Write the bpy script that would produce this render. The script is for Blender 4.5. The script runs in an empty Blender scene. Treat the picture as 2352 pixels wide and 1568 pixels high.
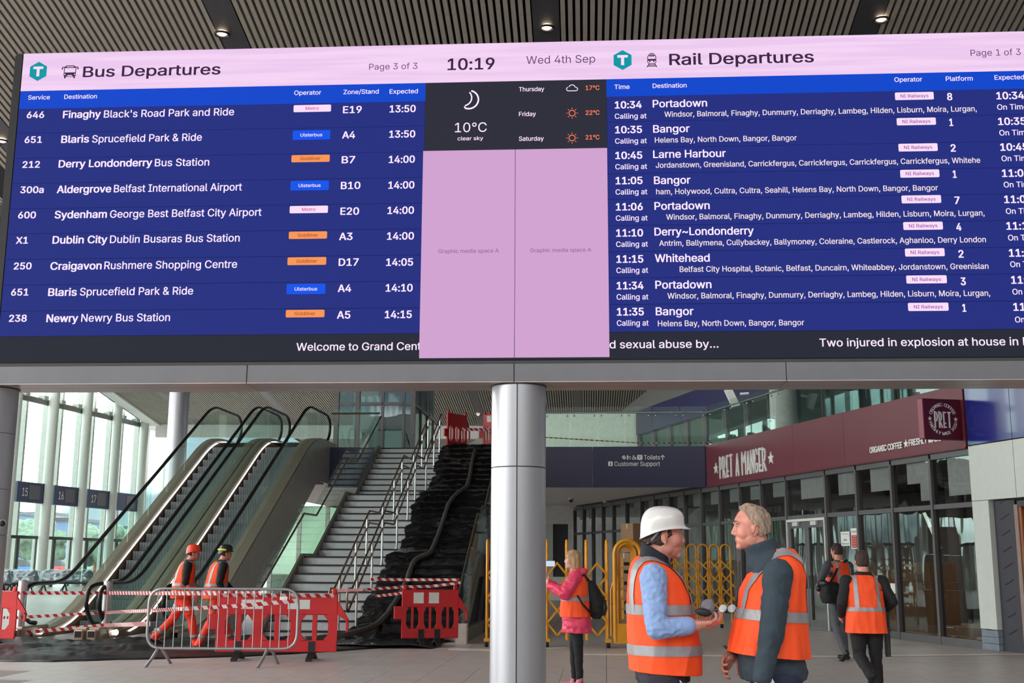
import bpy, bmesh, math, random, os
import numpy as np
from mathutils import Vector, Matrix, noise
random.seed(7)
C = bpy.context.scene.collection
D = bpy.data
# ------------------------------------------------------------------ camera
CAM_H, FOC, CX, CY = 1.5, 2650.0, 1176.0, 784.0
pitch = math.atan((1288 - CY) / FOC)
F = Vector((0, math.cos(pitch), math.sin(pitch)))
rl = 0.0046
R = (Vector((1, 0, 0)) + Vector((0, -math.sin(pitch), math.cos(pitch))) * rl).normalized()
U = R.cross(F).normalized()
CAMP = Vector((0, 0, CAM_H))
cd = D.cameras.new('camera'); cam = D.objects.new('camera', cd); C.objects.link(cam)
cam.matrix_world = Matrix((
    (R.x, U.x, -F.x, 0), (R.y, U.y, -F.y, 0), (R.z, U.z, -F.z, CAM_H), (0, 0, 0, 1)))
cd.sensor_fit = 'HORIZONTAL'; cd.sensor_width = 36.0; cd.lens = 36.0 * FOC / 2352.0
cd.clip_start = 0.05; cd.clip_end = 2000
sc = bpy.context.scene
sc.camera = cam
sc.view_settings.view_transform = 'Standard'
try: sc.view_settings.look = 'None'
except Exception: pass
sc.view_settings.gamma = 1.0; sc.view_settings.use_curve_mapping = False
sc.view_settings.exposure = 0.0
sc.cycles.transparent_max_bounces = 24

def ray(px, py): return F + R * ((px - CX) / FOC) + U * (-(py - CY) / FOC)
def PY(px, py, Y):            # point on the line of sight at world depth Y
    d = ray(px, py); return CAMP + d * (Y / d.y)
def PZ(px, py, z):
    d = ray(px, py); return CAMP + d * ((z - CAM_H) / d.z)
def PP(px, py, p0, n):
    d = ray(px, py); return CAMP + d * ((p0 - CAMP).dot(n) / d.dot(n))

# ------------------------------------------------------------------ world: bright partly cloudy sky
w = D.worlds.new('sky'); sc.world = w; w.use_nodes = True
nt = w.node_tree; nt.nodes.clear()
N = nt.nodes.new; L = nt.links.new
tc = N('ShaderNodeTexCoord'); sep = N('ShaderNodeSeparateXYZ'); L(tc.outputs['Generated'], sep.inputs[0])
cr = N('ShaderNodeValToRGB'); L(sep.outputs['Z'], cr.inputs[0])
e = cr.color_ramp.elements
e[0].position = 0.0; e[0].color = (0.80, 0.92, 1.0, 1)
e[1].position = 0.5; e[1].color = (0.22, 0.50, 0.85, 1)
m1 = e.new(0.16); m1.color = (0.42, 0.76, 0.93, 1)
nz = N('ShaderNodeTexNoise'); nz.inputs['Scale'].default_value = 5.0; nz.inputs['Detail'].default_value = 5
L(tc.outputs['Generated'], nz.inputs['Vector'])
c2 = N('ShaderNodeValToRGB'); L(nz.outputs['Fac'], c2.inputs[0])
c2.color_ramp.elements[0].position = 0.42; c2.color_ramp.elements[1].position = 0.56
mx = N('ShaderNodeMixRGB'); L(c2.outputs[0], mx.inputs['Fac']); L(cr.outputs[0], mx.inputs['Color1'])
mx.inputs['Color2'].default_value = (8.2, 8.1, 7.8, 1)
bg = N('ShaderNodeBackground'); L(mx.outputs[0], bg.inputs['Color']); bg.inputs['Strength'].default_value = 1.0
wo = N('ShaderNodeOutputWorld'); L(bg.outputs[0], wo.inputs['Surface'])

# ------------------------------------------------------------------ materials
def lin(c):
    return tuple(((x / 255.0) / 12.92 if x <= 10 else (((x / 255.0) + 0.055) / 1.055) ** 2.4) for x in c)
def M(name, rgb, rough=0.5, metal=0.0, var=0.08, scale=8.0, bump=0.0, bscale=40.0, emit=0.0, spec=0.5, coat=0.0, stretch=None, sheen=0):
    m = D.materials.new(name); m.use_nodes = True
    nt = m.node_tree; p = nt.nodes['Principled BSDF']; col = lin(rgb)
    p.inputs['Roughness'].default_value = rough; p.inputs['Metallic'].default_value = metal
    p.inputs['Specular IOR Level'].default_value = spec
    p.inputs['Coat Weight'].default_value = coat
    tc = nt.nodes.new('ShaderNodeTexCoord'); src = tc.outputs['Object']
    if stretch:
        mp = nt.nodes.new('ShaderNodeMapping'); mp.inputs['Scale'].default_value = stretch
        nt.links.new(src, mp.inputs[0]); src = mp.outputs[0]
    if emit > 0:
        p.inputs['Base Color'].default_value = (.004, .004, .004, 1); p.inputs['Specular IOR Level'].default_value = .08; p.inputs['Roughness'].default_value = .6
        p.inputs['Emission Color'].default_value = (*col, 1); p.inputs['Emission Strength'].default_value = emit
        return m
    nz = nt.nodes.new('ShaderNodeTexNoise'); nz.inputs['Scale'].default_value = scale; nz.inputs['Detail'].default_value = 4
    nt.links.new(src, nz.inputs['Vector'])
    r = nt.nodes.new('ShaderNodeValToRGB'); nt.links.new(nz.outputs['Fac'], r.inputs[0])
    r.color_ramp.elements[0].position = .3; r.color_ramp.elements[1].position = .7
    r.color_ramp.elements[0].color = (*[x * (1 - var) for x in col], 1)
    r.color_ramp.elements[1].color = (*[min(1, x * (1 + var)) for x in col], 1)
    nt.links.new(r.outputs[0], p.inputs['Base Color'])
    if bump > 0:
        n2 = nt.nodes.new('ShaderNodeTexNoise'); n2.inputs['Scale'].default_value = bscale; n2.inputs['Detail'].default_value = 6
        nt.links.new(src, n2.inputs['Vector'])
        b = nt.nodes.new('ShaderNodeBump'); b.inputs['Strength'].default_value = bump; b.inputs['Distance'].default_value = 0.02
        nt.links.new(n2.outputs['Fac'], b.inputs['Height']); nt.links.new(b.outputs[0], p.inputs['Normal'])
    return m
def glass(name, tint, refl=0.12, wavy=0.0, tscale=1.0, rough=0.0, graz=.8):
    m = D.materials.new(name); m.use_nodes = True
    nt = m.node_tree; nt.nodes.clear(); N = nt.nodes.new; L = nt.links.new
    tr = N('ShaderNodeBsdfTransparent'); tr.inputs[0].default_value = (*lin(tint), 1)
    gl = N('ShaderNodeBsdfGlossy'); gl.inputs['Roughness'].default_value = rough; gl.inputs['Color'].default_value = (.9, .95, .95, 1)
    fr = N('ShaderNodeLayerWeight'); fr.inputs[0].default_value = .5
    pw = N('ShaderNodeMath'); pw.operation = 'POWER'; L(fr.outputs['Facing'], pw.inputs[0]); pw.inputs[1].default_value = 5
    ad = N('ShaderNodeMath'); ad.operation = 'MULTIPLY_ADD'; ad.use_clamp = True; L(pw.outputs[0], ad.inputs[0]); ad.inputs[1].default_value = graz; ad.inputs[2].default_value = refl
    mi = N('ShaderNodeMixShader'); L(ad.outputs[0], mi.inputs[0]); L(tr.outputs[0], mi.inputs[1]); L(gl.outputs[0], mi.inputs[2])
    o = N('ShaderNodeOutputMaterial'); L(mi.outputs[0], o.inputs[0])
    if wavy > 0:
        tc = N('ShaderNodeTexCoord'); mp = N('ShaderNodeMapping'); mp.inputs['Scale'].default_value = (2.2, 2.2, .5); L(tc.outputs['Object'], mp.inputs[0])
        n2 = N('ShaderNodeTexNoise'); n2.inputs['Scale'].default_value = tscale; n2.inputs['Detail'].default_value = 1; L(mp.outputs[0], n2.inputs['Vector'])
        b = N('ShaderNodeBump'); b.inputs['Strength'].default_value = wavy; b.inputs['Distance'].default_value = .05
        L(n2.outputs['Fac'], b.inputs['Height']); L(b.outputs[0], gl.inputs['Normal']); L(b.outputs[0], fr.inputs['Normal'])
    return m

# ------------------------------------------------------------------ object helpers
def tag(o, label=None, cat=None, group=None, kind=None):
    if label: o['label'] = label
    if cat: o['category'] = cat
    if group: o['group'] = group
    if kind: o['kind'] = kind
    return o
def thing(name, label=None, cat=None, loc=(0, 0, 0), rz=0.0, group=None, kind=None):
    o = D.objects.new(name, None); C.objects.link(o); o.location = loc; o.rotation_euler = (0, 0, rz)
    return tag(o, label, cat, group, kind)
def mesh_of(bm, name, mat, smooth=False):
    me = D.meshes.new(name)
    if not isinstance(bm, bpy.types.Mesh):
        bmesh.ops.recalc_face_normals(bm, faces=bm.faces); bm.to_mesh(me); bm.free()
    else: me = bm; me.name = name
    for m in (mat if isinstance(mat, (list, tuple)) else [mat]): me.materials.append(m)
    if smooth:
        me.polygons.foreach_set('use_smooth', [True] * len(me.polygons))
        if smooth != 2:
            try: me.set_sharp_from_angle(angle=math.radians(45))
            except Exception: pass
    return me
def obj(name, bm, mat, parent=None, smooth=False, loc=None):
    o = D.objects.new(name, mesh_of(bm, name, mat, smooth)); C.objects.link(o)
    if parent: o.parent = parent
    if loc is not None: o.location = loc
    return o
def inst(name, me, parent, loc, rz=0):
    o = D.objects.new(name, me); C.objects.link(o); o.parent = parent; o.location = loc
    if rz: o.rotation_euler = (0, 0, rz)
    return o
def recenter(o):
    """put a parentless mesh's origin at the bottom centre of its shape"""
    me = o.data; n = len(me.vertices); co = np.empty(n * 3); me.vertices.foreach_get('co', co); co = co.reshape(-1, 3)
    c = (co.min(0) + co.max(0)) / 2; c[2] = co[:, 2].min()
    me.transform(Matrix.Translation(-Vector(c))); o.location = Vector(o.location) + Vector(c)
    return o
def B(): return bmesh.new()
def box(bm, a, b, bev=0):
    """axis aligned box between corners a and b"""
    x0, x1 = sorted((a[0], b[0])); y0, y1 = sorted((a[1], b[1])); z0, z1 = sorted((a[2], b[2]))
    v = [bm.verts.new(p) for p in ((x0, y0, z0), (x1, y0, z0), (x1, y1, z0), (x0, y1, z0), (x0, y0, z1), (x1, y0, z1), (x1, y1, z1), (x0, y1, z1))]
    fs = [bm.faces.new([v[i] for i in f]) for f in ((3, 2, 1, 0), (4, 5, 6, 7), (0, 1, 5, 4), (1, 2, 6, 5), (2, 3, 7, 6), (3, 0, 4, 7))]
    if bev:
        es = list({e for f in fs for e in f.edges})
        bmesh.ops.bevel(bm, geom=es, offset=bev, segments=1, affect='EDGES')
    return bm
def bar(bm, p, q, w, h=None, up=Vector((0, 0, 1))):
    """rectangular bar from p to q"""
    p = Vector(p); q = Vector(q); h = h or w; d = (q - p).normalized()
    s = d.cross(up)
    if s.length < 1e-4: s = d.cross(Vector((1, 0, 0)))
    s.normalize(); t = s.cross(d)
    v = []
    for c in (p, q):
        for a, b in ((-1, -1), (1, -1), (1, 1), (-1, 1)): v.append(bm.verts.new(c + s * (a * w / 2) + t * (b * h / 2)))
    for f in ((3, 2, 1, 0), (4, 5, 6, 7), (0, 1, 5, 4), (1, 2, 6, 5), (2, 3, 7, 6), (3, 0, 4, 7)): bm.faces.new([v[i] for i in f])
    return bm
def tube(bm, pts, r, seg=8, cap=True, closed=False):
    pts = [Vector(p) for p in pts]; n = len(pts); rs = r if isinstance(r, (list, tuple)) else [r] * n
    rings = []; prev = None
    for i in range(n):
        if closed: d = pts[(i + 1) % n] - pts[i - 1]
        else: d = pts[min(i + 1, n - 1)] - pts[max(i - 1, 0)]
        d.normalize()
        if prev is None:
            a = d.cross(Vector((0, 0, 1)))
            if a.length < 1e-3: a = d.cross(Vector((1, 0, 0)))
        else: a = prev - d * prev.dot(d)
        a.normalize(); prev = a; b = d.cross(a)
        rings.append([bm.verts.new(pts[i] + a * (rs[i] * math.cos(t)) + b * (rs[i] * math.sin(t))) for t in (2 * math.pi * k / seg for k in range(seg))])
    m = n if closed else n - 1
    for i in range(m):
        A, Bq = rings[i], rings[(i + 1) % n]
        for k in range(seg): bm.faces.new((A[k], A[(k + 1) % seg], Bq[(k + 1) % seg], Bq[k]))
    if cap and not closed: bm.faces.new(rings[0][::-1]); bm.faces.new(rings[-1])
    return bm
def cyl(bm, base, r, h, seg=24, r2=None, axis=Vector((0, 0, 1))):
    b = Vector(base); return tube(bm, [b, b + axis.normalized() * h], [r, r2 if r2 is not None else r], seg)
def ell(bm, c, r, seg=16, rings=10, rot=None):
    mt = Matrix.Translation(Vector(c)) @ (rot.to_4x4() if rot is not None else Matrix()) @ Matrix.Diagonal((r[0], r[1], r[2], 1))
    bmesh.ops.create_uvsphere(bm, u_segments=seg, v_segments=rings, radius=1, matrix=mt); return bm
def cap(bm, p, q, r1, r2, seg=12):
    """tapered capsule"""
    p = Vector(p); q = Vector(q); d = (q - p); ln = d.length
    if ln < 1e-6: return ell(bm, p, (r1, r1, r1), seg, 8)
    d.normalize(); pts = []; rs = []
    for t in (-.95, -.8, -.5, -.15): pts.append(p + d * (t * r1)); rs.append(r1 * math.sqrt(1 - t * t))
    for t in (.0, .33, .66, 1.0): pts.append(p + d * (ln * t)); rs.append(r1 + (r2 - r1) * t)
    for t in (.15, .5, .8, .95): pts.append(q + d * (t * r2)); rs.append(r2 * math.sqrt(1 - t * t))
    return tube(bm, pts, rs, seg)
def loft(bm, rings, seg=32, p=2.3):
    """rings: (z, cx, cy, rx, ry[, rot[, tilt]]) stacked superellipses"""
    vs = []
    for rg in rings:
        z, cx, cy, rx, ry = rg[:5]; ro = rg[5] if len(rg) > 5 else 0; ti = rg[6] if len(rg) > 6 else 0
        row = []
        for k in range(seg):
            t = 2 * math.pi * k / seg; c, s = math.cos(t), math.sin(t)
            x = math.copysign(abs(c) ** (2 / p), c) * rx; y = math.copysign(abs(s) ** (2 / p), s) * ry
            xx = x * math.cos(ro) - y * math.sin(ro); yy = x * math.sin(ro) + y * math.cos(ro)
            row.append(bm.verts.new((cx + xx, cy + yy, z + ti * xx)))
        vs.append(row)
    for a, b in zip(vs[:-1], vs[1:]):
        for k in range(seg): bm.faces.new((a[k], a[(k + 1) % seg], b[(k + 1) % seg], b[k]))
    bm.faces.new(vs[0][::-1]); bm.faces.new(vs[-1]); return bm
def prism(bm, poly, d):
    """polygon (3-D points) extruded along vector d"""
    d = Vector(d); a = [bm.verts.new(Vector(p)) for p in poly]; b = [bm.verts.new(Vector(p) + d) for p in poly]; n = len(poly)
    bm.faces.new(a[::-1]); bm.faces.new(b)
    for i in range(n): bm.faces.new((a[i], a[(i + 1) % n], b[(i + 1) % n], b[i]))
    return bm
def arc(c, r, a0, a1, n, ax, ay):
    c = Vector(c); ax = Vector(ax); ay = Vector(ay)
    return [c + ax * (r * math.cos(a0 + (a1 - a0) * i / n)) + ay * (r * math.sin(a0 + (a1 - a0) * i / n)) for i in range(n + 1)]
def remesh(bm, voxel, smooth=4, fac=0.5, wr=0.0, wscale=(6, 6, 6), seed=0):
    """fuse overlapping closed shapes into one continuous skin"""
    me = D.meshes.new('tmp'); bmesh.ops.recalc_face_normals(bm, faces=bm.faces); bm.to_mesh(me); bm.free()
    o = D.objects.new('tmp', me); C.objects.link(o)
    r = o.modifiers.new('r', 'REMESH'); r.mode = 'VOXEL'; r.voxel_size = voxel; r.use_smooth_shade = True
    if smooth:
        s = o.modifiers.new('s', 'SMOOTH'); s.factor = fac; s.iterations = smooth
    dg = bpy.context.evaluated_depsgraph_get(); dg.update()
    out = D.meshes.new_from_object(o.evaluated_get(dg), depsgraph=dg)
    D.objects.remove(o); D.meshes.remove(me)
    if wr:
        n = len(out.vertices)
        nrm = [v.normal.copy() for v in out.vertices]
        for v, nn in zip(out.vertices, nrm):
            q = Vector((v.co.x * wscale[0] + seed, v.co.y * wscale[1], v.co.z * wscale[2]))
            k = noise.noise(q) + .5 * noise.noise(q * 2.1)
            k = 1 - abs(k) * 3
            v.co += nn * (wr * max(-1, k) * .6)
    out.materials.clear()
    return out
def cut(me, planes, fill=True):
    """keep the side each plane normal points away from: planes = [(point, normal), ...]"""
    bm = bmesh.new(); bm.from_mesh(me)
    for p, n in planes:
        g = bm.verts[:] + bm.edges[:] + bm.faces[:]
        r = bmesh.ops.bisect_plane(bm, geom=g, plane_co=Vector(p), plane_no=Vector(n), clear_outer=True)
        if fill:
            ed = [x for x in r['geom_cut'] if isinstance(x, bmesh.types.BMEdge)]
            if ed:
                try: bmesh.ops.holes_fill(bm, edges=ed)
                except Exception: pass
    bm.to_mesh(me); bm.free(); return me
def strip(me, planes, off, thick=True):
    """copy of the skin between planes, pushed out along its normals"""
    m2 = me.copy(); m2.materials.clear(); cut(m2, planes, False)
    bm = bmesh.new(); bm.from_mesh(m2); bm.normal_update()
    ns = {v: v.normal.copy() for v in bm.verts}
    for v in bm.verts: v.co += ns[v] * off
    bm.to_mesh(m2); bm.free(); return m2
# fonts: Blender's own interface face when present, else its built-in one
FONT = None
try:
    fp = os.path.join(bpy.utils.system_resource('DATAFILES'), 'fonts', 'Inter.woff2')
    if os.path.exists(fp): FONT = D.fonts.load(fp)
except Exception: FONT = None
from mathutils.geometry import delaunay_2d_cdt
_tc = {}
def text_bm(s, bold=0.0, ext=0.0):
    """outline of a word, each closed contour filled with the counters inside it: (verts, faces, left, right)"""
    if s in _tc: return _tc[s]
    cu = D.curves.new('t', 'FONT'); cu.body = s; cu.size = 1; cu.resolution_u = 4; cu.fill_mode = 'NONE'
    if FONT: cu.font = FONT
    o = D.objects.new('t', cu); C.objects.link(o)
    dg = bpy.context.evaluated_depsgraph_get(); dg.update()
    me = D.meshes.new_from_object(o.evaluated_get(dg), depsgraph=dg)
    P = [v.co.copy() for v in me.vertices]; nb = {}
    for e_ in me.edges: a, b = e_.vertices; nb.setdefault(a, []).append(b); nb.setdefault(b, []).append(a)
    D.objects.remove(o); D.curves.remove(cu); D.meshes.remove(me)
    seen = set(); loops = []
    for st0 in range(len(P)):
        if st0 in seen or st0 not in nb: continue
        lp = [st0]; seen.add(st0); cur = st0; nxt = min(nb[st0])
        while nxt not in seen: lp.append(nxt); seen.add(nxt); cur = nxt; c_ = [k for k in nb[cur] if k not in seen]; nxt = c_[0] if c_ else st0
        loops.append([Vector((P[k].x, P[k].y, 0)) for k in lp])
    # contours that touch in x form one glyph; each is triangulated and kept where its winding number is not zero
    bb = sorted(((min(p.x for p in l), max(p.x for p in l), l) for l in loops), key=lambda t: t[0]); groups = []
    for x0, x1, l in bb:
        if groups and x0 < groups[-1][1]: groups[-1][1] = max(groups[-1][1], x1); groups[-1][2].append(l)
        else: groups.append([x0, x1, [l]])
    vs = []; fs = []
    for _, _, ls in groups:
        pts = []; ed = []
        for l in ls:
            b0 = len(pts); pts += [p.xy for p in l]; ed += [(b0 + k, b0 + (k + 1) % len(l)) for k in range(len(l))]
        ov, _e, of = delaunay_2d_cdt(pts, ed, [], 0, 1e-6)[:3]
        A_ = np.array([tuple(pts[a]) for a, b in ed]); B_ = np.array([tuple(pts[b]) for a, b in ed]); O_ = np.array([tuple(v) for v in ov]); T_ = np.array(of)
        if len(T_) == 0: continue
        cc = O_[T_].mean(1); ax, ay, bx_, by = A_[:, 0], A_[:, 1], B_[:, 0], B_[:, 1]
        py = cc[:, 1][:, None]; px = cc[:, 0][:, None]; up = (ay <= py) & (by > py); dn = (ay > py) & (by <= py)
        with np.errstate(divide='ignore', invalid='ignore'): xi = ax + (py - ay) * (bx_ - ax) / (by - ay)
        wnd = ((up & (xi > px)).astype(int) - (dn & (xi > px)).astype(int)).sum(1)
        base = len(vs); vs += [Vector((v[0], v[1], 0)) for v in ov]; fs += [tuple(base + int(k) for k in t) for t, w_n in zip(T_, wnd) if w_n != 0]
    used = sorted({k for f in fs for k in f}); mp_ = {k: n for n, k in enumerate(used)}; vs = [vs[k] for k in used]; fs = [tuple(mp_[k] for k in f) for f in fs]
    xs = [v.x for v in vs]; _tc[s] = (vs, fs, min(xs), max(xs)); return _tc[s]
_v, _f, _a, _b = text_bm('H'); CAPH = max(v.y for v in _v)
def put_text(bm, s, u0, u1, z, caph, w=0.0, bold=0.0, ext=0.0, mat=None, depth=0.0):
    """text in the local x-z plane, facing -y, from u0 to u1, vertical centre z; bold thickens the strokes"""
    if bold > 0:
        d = bold * caph * 1.35
        for k, (i, j) in enumerate(((-1, .35), (1, .35), (-1, -.35), (1, -.35), (0, .5), (0, -.5), (0, 0))):
            put_text(bm, s, u0 + d + i * d, u1 - d + i * d, z + j * d, caph * (1 - bold * .6), w - k * .00015, 0, ext, mat, depth)
        return bm
    vs, fs, a, b = text_bm(s, bold, ext); sx = (u1 - u0) / (b - a); sy = caph / CAPH; n = []
    for v in vs:
        p = Vector((u0 + (v.x - a) * sx, -v.z * max(ext and 1, 0) * (depth / ext if ext else 0) + w, z - caph / 2 + v.y * sy))
        n.append(bm.verts.new(mat @ p if mat else p))
    for f in fs:
        try: bm.faces.new([n[i] for i in f])
        except ValueError: pass
    return bm
# ------------------------------------------------------------------ palette
m_floor = M('floor_stone', (174, 167, 164), .38, 0, .10, 2.5, .12, 60, spec=.5)
m_joint = M('joint', (128, 122, 120), .8)
m_slat = M('slat_grey', (158, 152, 142), .6, 0, .05)
m_void = M('ceiling_void', (22, 22, 30), .8)
m_steel = M('brushed_steel', (178, 180, 186), .36, .6, .05, 3, .05, 200, stretch=(1, 1, .05))
m_steel2 = M('satin_steel', (150, 148, 146), .4, .7, .06, 4)
m_bronze = M('warm_steel', (150, 128, 108), .34, .85, .1, 4)
m_clad = M('gantry_cladding', (112, 113, 118), .38, .35, .04, 3)
m_clad2 = M('gantry_soffit', (170, 160, 158), .32, .4, .05, 3)
m_black = M('matt_black', (22, 22, 26), .55)
m_rubber = M('handrail_rubber', (26, 25, 26), .35)
m_dkgrey = M('dark_grey', (62, 62, 66), .5)
m_frame = M('frame_grey', (104, 102, 104), .45, .3)
m_white = M('white_paint', (224, 224, 220), .5)
m_pale = M('pale_panel', (206, 212, 206), .35, 0, .03)
m_soffit = M('soffit_white', (236, 230, 226), .6, 0, .03)
m_navy = M('navy_panel', (20, 20, 68), .28, 0, .06, 1.2)
m_blue2 = M('blue_panel', (34, 40, 128), .18, 0, .06, 1, coat=.3)
m_maroon = M('maroon_panel', (112, 44, 58), .42, 0, .04, 1.5)
m_maroon2 = M('maroon_sign', (92, 16, 36), .4, 0, .03, 2)
m_maroon3 = M('maroon_edge', (150, 70, 92), .4, 0, .03, 2)
m_letter = M('letter_white', (238, 238, 234), .4)
m_red = M('red_plastic', (198, 30, 36), .42, 0, .08, 5, .05, 30)
m_red2 = M('bright_red_plastic', (228, 62, 62), .42, 0, .08, 5)
m_yel = M('yellow_paint', (232, 160, 22), .38, 0, .10, 6)
m_sheet = M('black_polythene', (18, 18, 22), .24, 0, .2, 3, 1.0, 8, spec=1.0, coat=.3, stretch=(.6, 1.6, 1.6))
m_sheetf = M('black_polythene_matt', (18, 18, 22), .42, 0, .2, 3, .6, 6, spec=.45, stretch=(.5, 1.6, 1.6))
m_hose = M('grey_hose', (82, 76, 72), .6, 0, .12, 12, .3, 60)
m_concr = M('step_stone', (182, 182, 186), .6, 0, .07, 6)
m_nose = M('nosing_dark', (36, 32, 33), .7)
m_card = M('cardboard', (142, 108, 82), .8, 0, .08, 4)
m_cardtape = M('parcel_tape', (176, 148, 112), .4)
m_wood = M('door_timber', (150, 88, 52), .5, 0, .2, 6, stretch=(4, 4, .4))
m_membr = M('membrane', (62, 62, 72), .6, 0, .06, 6)
m_galv = M('galvanised', (160, 160, 164), .42, .75, .08, 9)
m_led = M('strip_light', (255, 255, 255), emit=6)
m_lamp = M('lamp_glow', (255, 226, 190), emit=5)
m_tree = M('foliage', (118, 134, 116), .8, 0, .3, 3, .5, 8)
m_bldg = M('far_building', (96, 108, 136), .7)
m_bldg2 = M('far_building_pink', (168, 140, 150), .7)
g_facade = glass('facade_glass', (236, 250, 248), .03)
g_green = glass('balustrade_glass', (243, 251, 248), .035, graz=.6)
g_shop = glass('shop_glass', (222, 224, 224), .06, .16, .8, graz=.3)
g_lift = glass('lift_glass', (205, 222, 222), .07, .1, 1.0, graz=.4)
g_up = glass('upper_glass', (170, 200, 195), .1)

def striped(name, c1, c2, period, axis=(1, 0, 0), rough=.4, slant=.5):
    m = D.materials.new(name); m.use_nodes = True; nt = m.node_tree; p = nt.nodes['Principled BSDF']; p.inputs['Roughness'].default_value = rough
    tc = nt.nodes.new('ShaderNodeTexCoord'); sp = nt.nodes.new('ShaderNodeSeparateXYZ'); nt.links.new(tc.outputs['UV'], sp.inputs[0])
    ad = nt.nodes.new('ShaderNodeMath'); ad.operation = 'MULTIPLY_ADD'; nt.links.new(sp.outputs['Y'], ad.inputs[0]); ad.inputs[1].default_value = slant; nt.links.new(sp.outputs['X'], ad.inputs[2])
    dv = nt.nodes.new('ShaderNodeMath'); dv.operation = 'DIVIDE'; nt.links.new(ad.outputs[0], dv.inputs[0]); dv.inputs[1].default_value = period
    fr = nt.nodes.new('ShaderNodeMath'); fr.operation = 'FRACT'; nt.links.new(dv.outputs[0], fr.inputs[0])
    gt = nt.nodes.new('ShaderNodeMath'); gt.operation = 'GREATER_THAN'; nt.links.new(fr.outputs[0], gt.inputs[0]); gt.inputs[1].default_value = .5
    mi = nt.nodes.new('ShaderNodeMixRGB'); nt.links.new(gt.outputs[0], mi.inputs[0]); mi.inputs[1].default_value = (*lin(c1), 1); mi.inputs[2].default_value = (*lin(c2), 1)
    nt.links.new(mi.outputs[0], p.inputs['Base Color']); return m
m_tape = striped('barrier_tape', (200, 30, 44), (238, 226, 226), .15, slant=.8)
def ribbon(pts, w, sag=.0, twist=.0, n=8, seed=1):
    """flat tape through pts with real stripes running along it (uv = metres)"""
    rnd = random.Random(seed); bm = B(); uvl = bm.loops.layers.uv.new('UVMap'); P = []
    for a, b in zip(pts[:-1], pts[1:]):
        a = Vector(a); b = Vector(b)
        for i in range(n):
            t = i / n; P.append(a.lerp(b, t) - Vector((0, 0, sag * 4 * t * (1 - t))))
    P.append(Vector(pts[-1])); s = 0; prev = None; ph = rnd.random() * 3
    for i, p in enumerate(P):
        if i: s += (p - P[i - 1]).length
        d = (P[min(i + 1, len(P) - 1)] - P[max(i - 1, 0)]).normalized(); a = twist * math.sin(s * 1.7 + ph)
        sd = d.cross(Vector((0, 0, 1))).normalized(); up = Vector((0, 0, 1)) * math.cos(a) + sd * math.sin(a)
        q = (bm.verts.new(p + up * w / 2), bm.verts.new(p - up * w / 2), s)
        if prev:
            f = bm.faces.new((prev[0], prev[1], q[1], q[0]))
            for lp, uv in zip(f.loops, ((prev[2], w), (prev[2], 0), (q[2], 0), (q[2], w))): lp[uvl].uv = uv
        prev = q
    bmesh.ops.solidify(bm, geom=bm.faces[:], thickness=.002)
    return bm

# ------------------------------------------------------------------ floor
fl = thing('floor', kind='structure')
bm = B(); box(bm, (-60, -25, -.3), (45, 130, -.012)); obj('floor_slab', bm, m_joint, fl)
YA = math.radians(4.6); SA, CA = math.sin(YA), math.cos(YA)
# paving that can be told apart: 1.2 x 0.6 m slabs, each its own piece; the surface beyond is one continuous piece
bm = B(); box(bm, (0, 0, -.012), (.594, 1.194, 0)); me_t = mesh_of(bm, 'paving_slab', m_floor)
def floor_cell(x, y): return x * CA + y * SA, -x * SA + y * CA
nt_ = 0
for j in range(3):
    for i in range(-14, 12):
        u = i * .6; v = 13.4 + j * 1.2 + (.6 if i % 2 else 0) * 0
        X, Y = floor_cell(u, v)
        if abs(X) / Y > .47: continue
        inst('paving_slab', me_t, fl, (X, Y, 0), -YA); nt_ += 1
bm = B()
def quadbox(bm, u0, v0, u1, v1, z0, z1):
    P = [floor_cell(u, v) for u, v in ((u0, v0), (u1, v0), (u1, v1), (u0, v1))]
    prism(bm, [(x, y, z0) for x, y in P], (0, 0, z1 - z0))
for i in range(-46, 50): # far paving, rows too fine to pick apart
    u0 = i * 1.2
    for j in range(22): 
        v0 = 17.0 + j * 3.0
        if 17.0 + j*3 < 17: continue
        quadbox(bm, u0, v0, u0 + 1.194, v0 + 2.994, -.012, 0)
o = obj('far_paving', bm, m_floor, fl); o['kind'] = 'stuff'
bm = B(); quadbox(bm, -30, -25, 30, 13.4, -.012, 0); quadbox(bm, -30, 13.4, -8.4, 17.0, -.012, 0); quadbox(bm, 7.2, 13.4, 30, 17.0, -.012, 0); obj('near_paving', bm, m_floor, fl)
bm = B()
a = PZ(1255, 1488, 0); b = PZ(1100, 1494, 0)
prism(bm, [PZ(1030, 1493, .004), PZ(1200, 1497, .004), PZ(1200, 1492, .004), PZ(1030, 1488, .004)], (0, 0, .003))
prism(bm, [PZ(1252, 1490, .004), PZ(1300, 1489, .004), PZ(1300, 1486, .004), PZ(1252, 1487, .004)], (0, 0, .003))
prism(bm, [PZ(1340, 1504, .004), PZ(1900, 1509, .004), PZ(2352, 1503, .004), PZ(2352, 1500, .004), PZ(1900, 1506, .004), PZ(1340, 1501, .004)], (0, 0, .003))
t1 = obj('pale_strip_1', bm, M('floor_strip', (220, 214, 210), .3), None); tag(t1, kind='structure')  # thin pale strips lying on the paving

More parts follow.
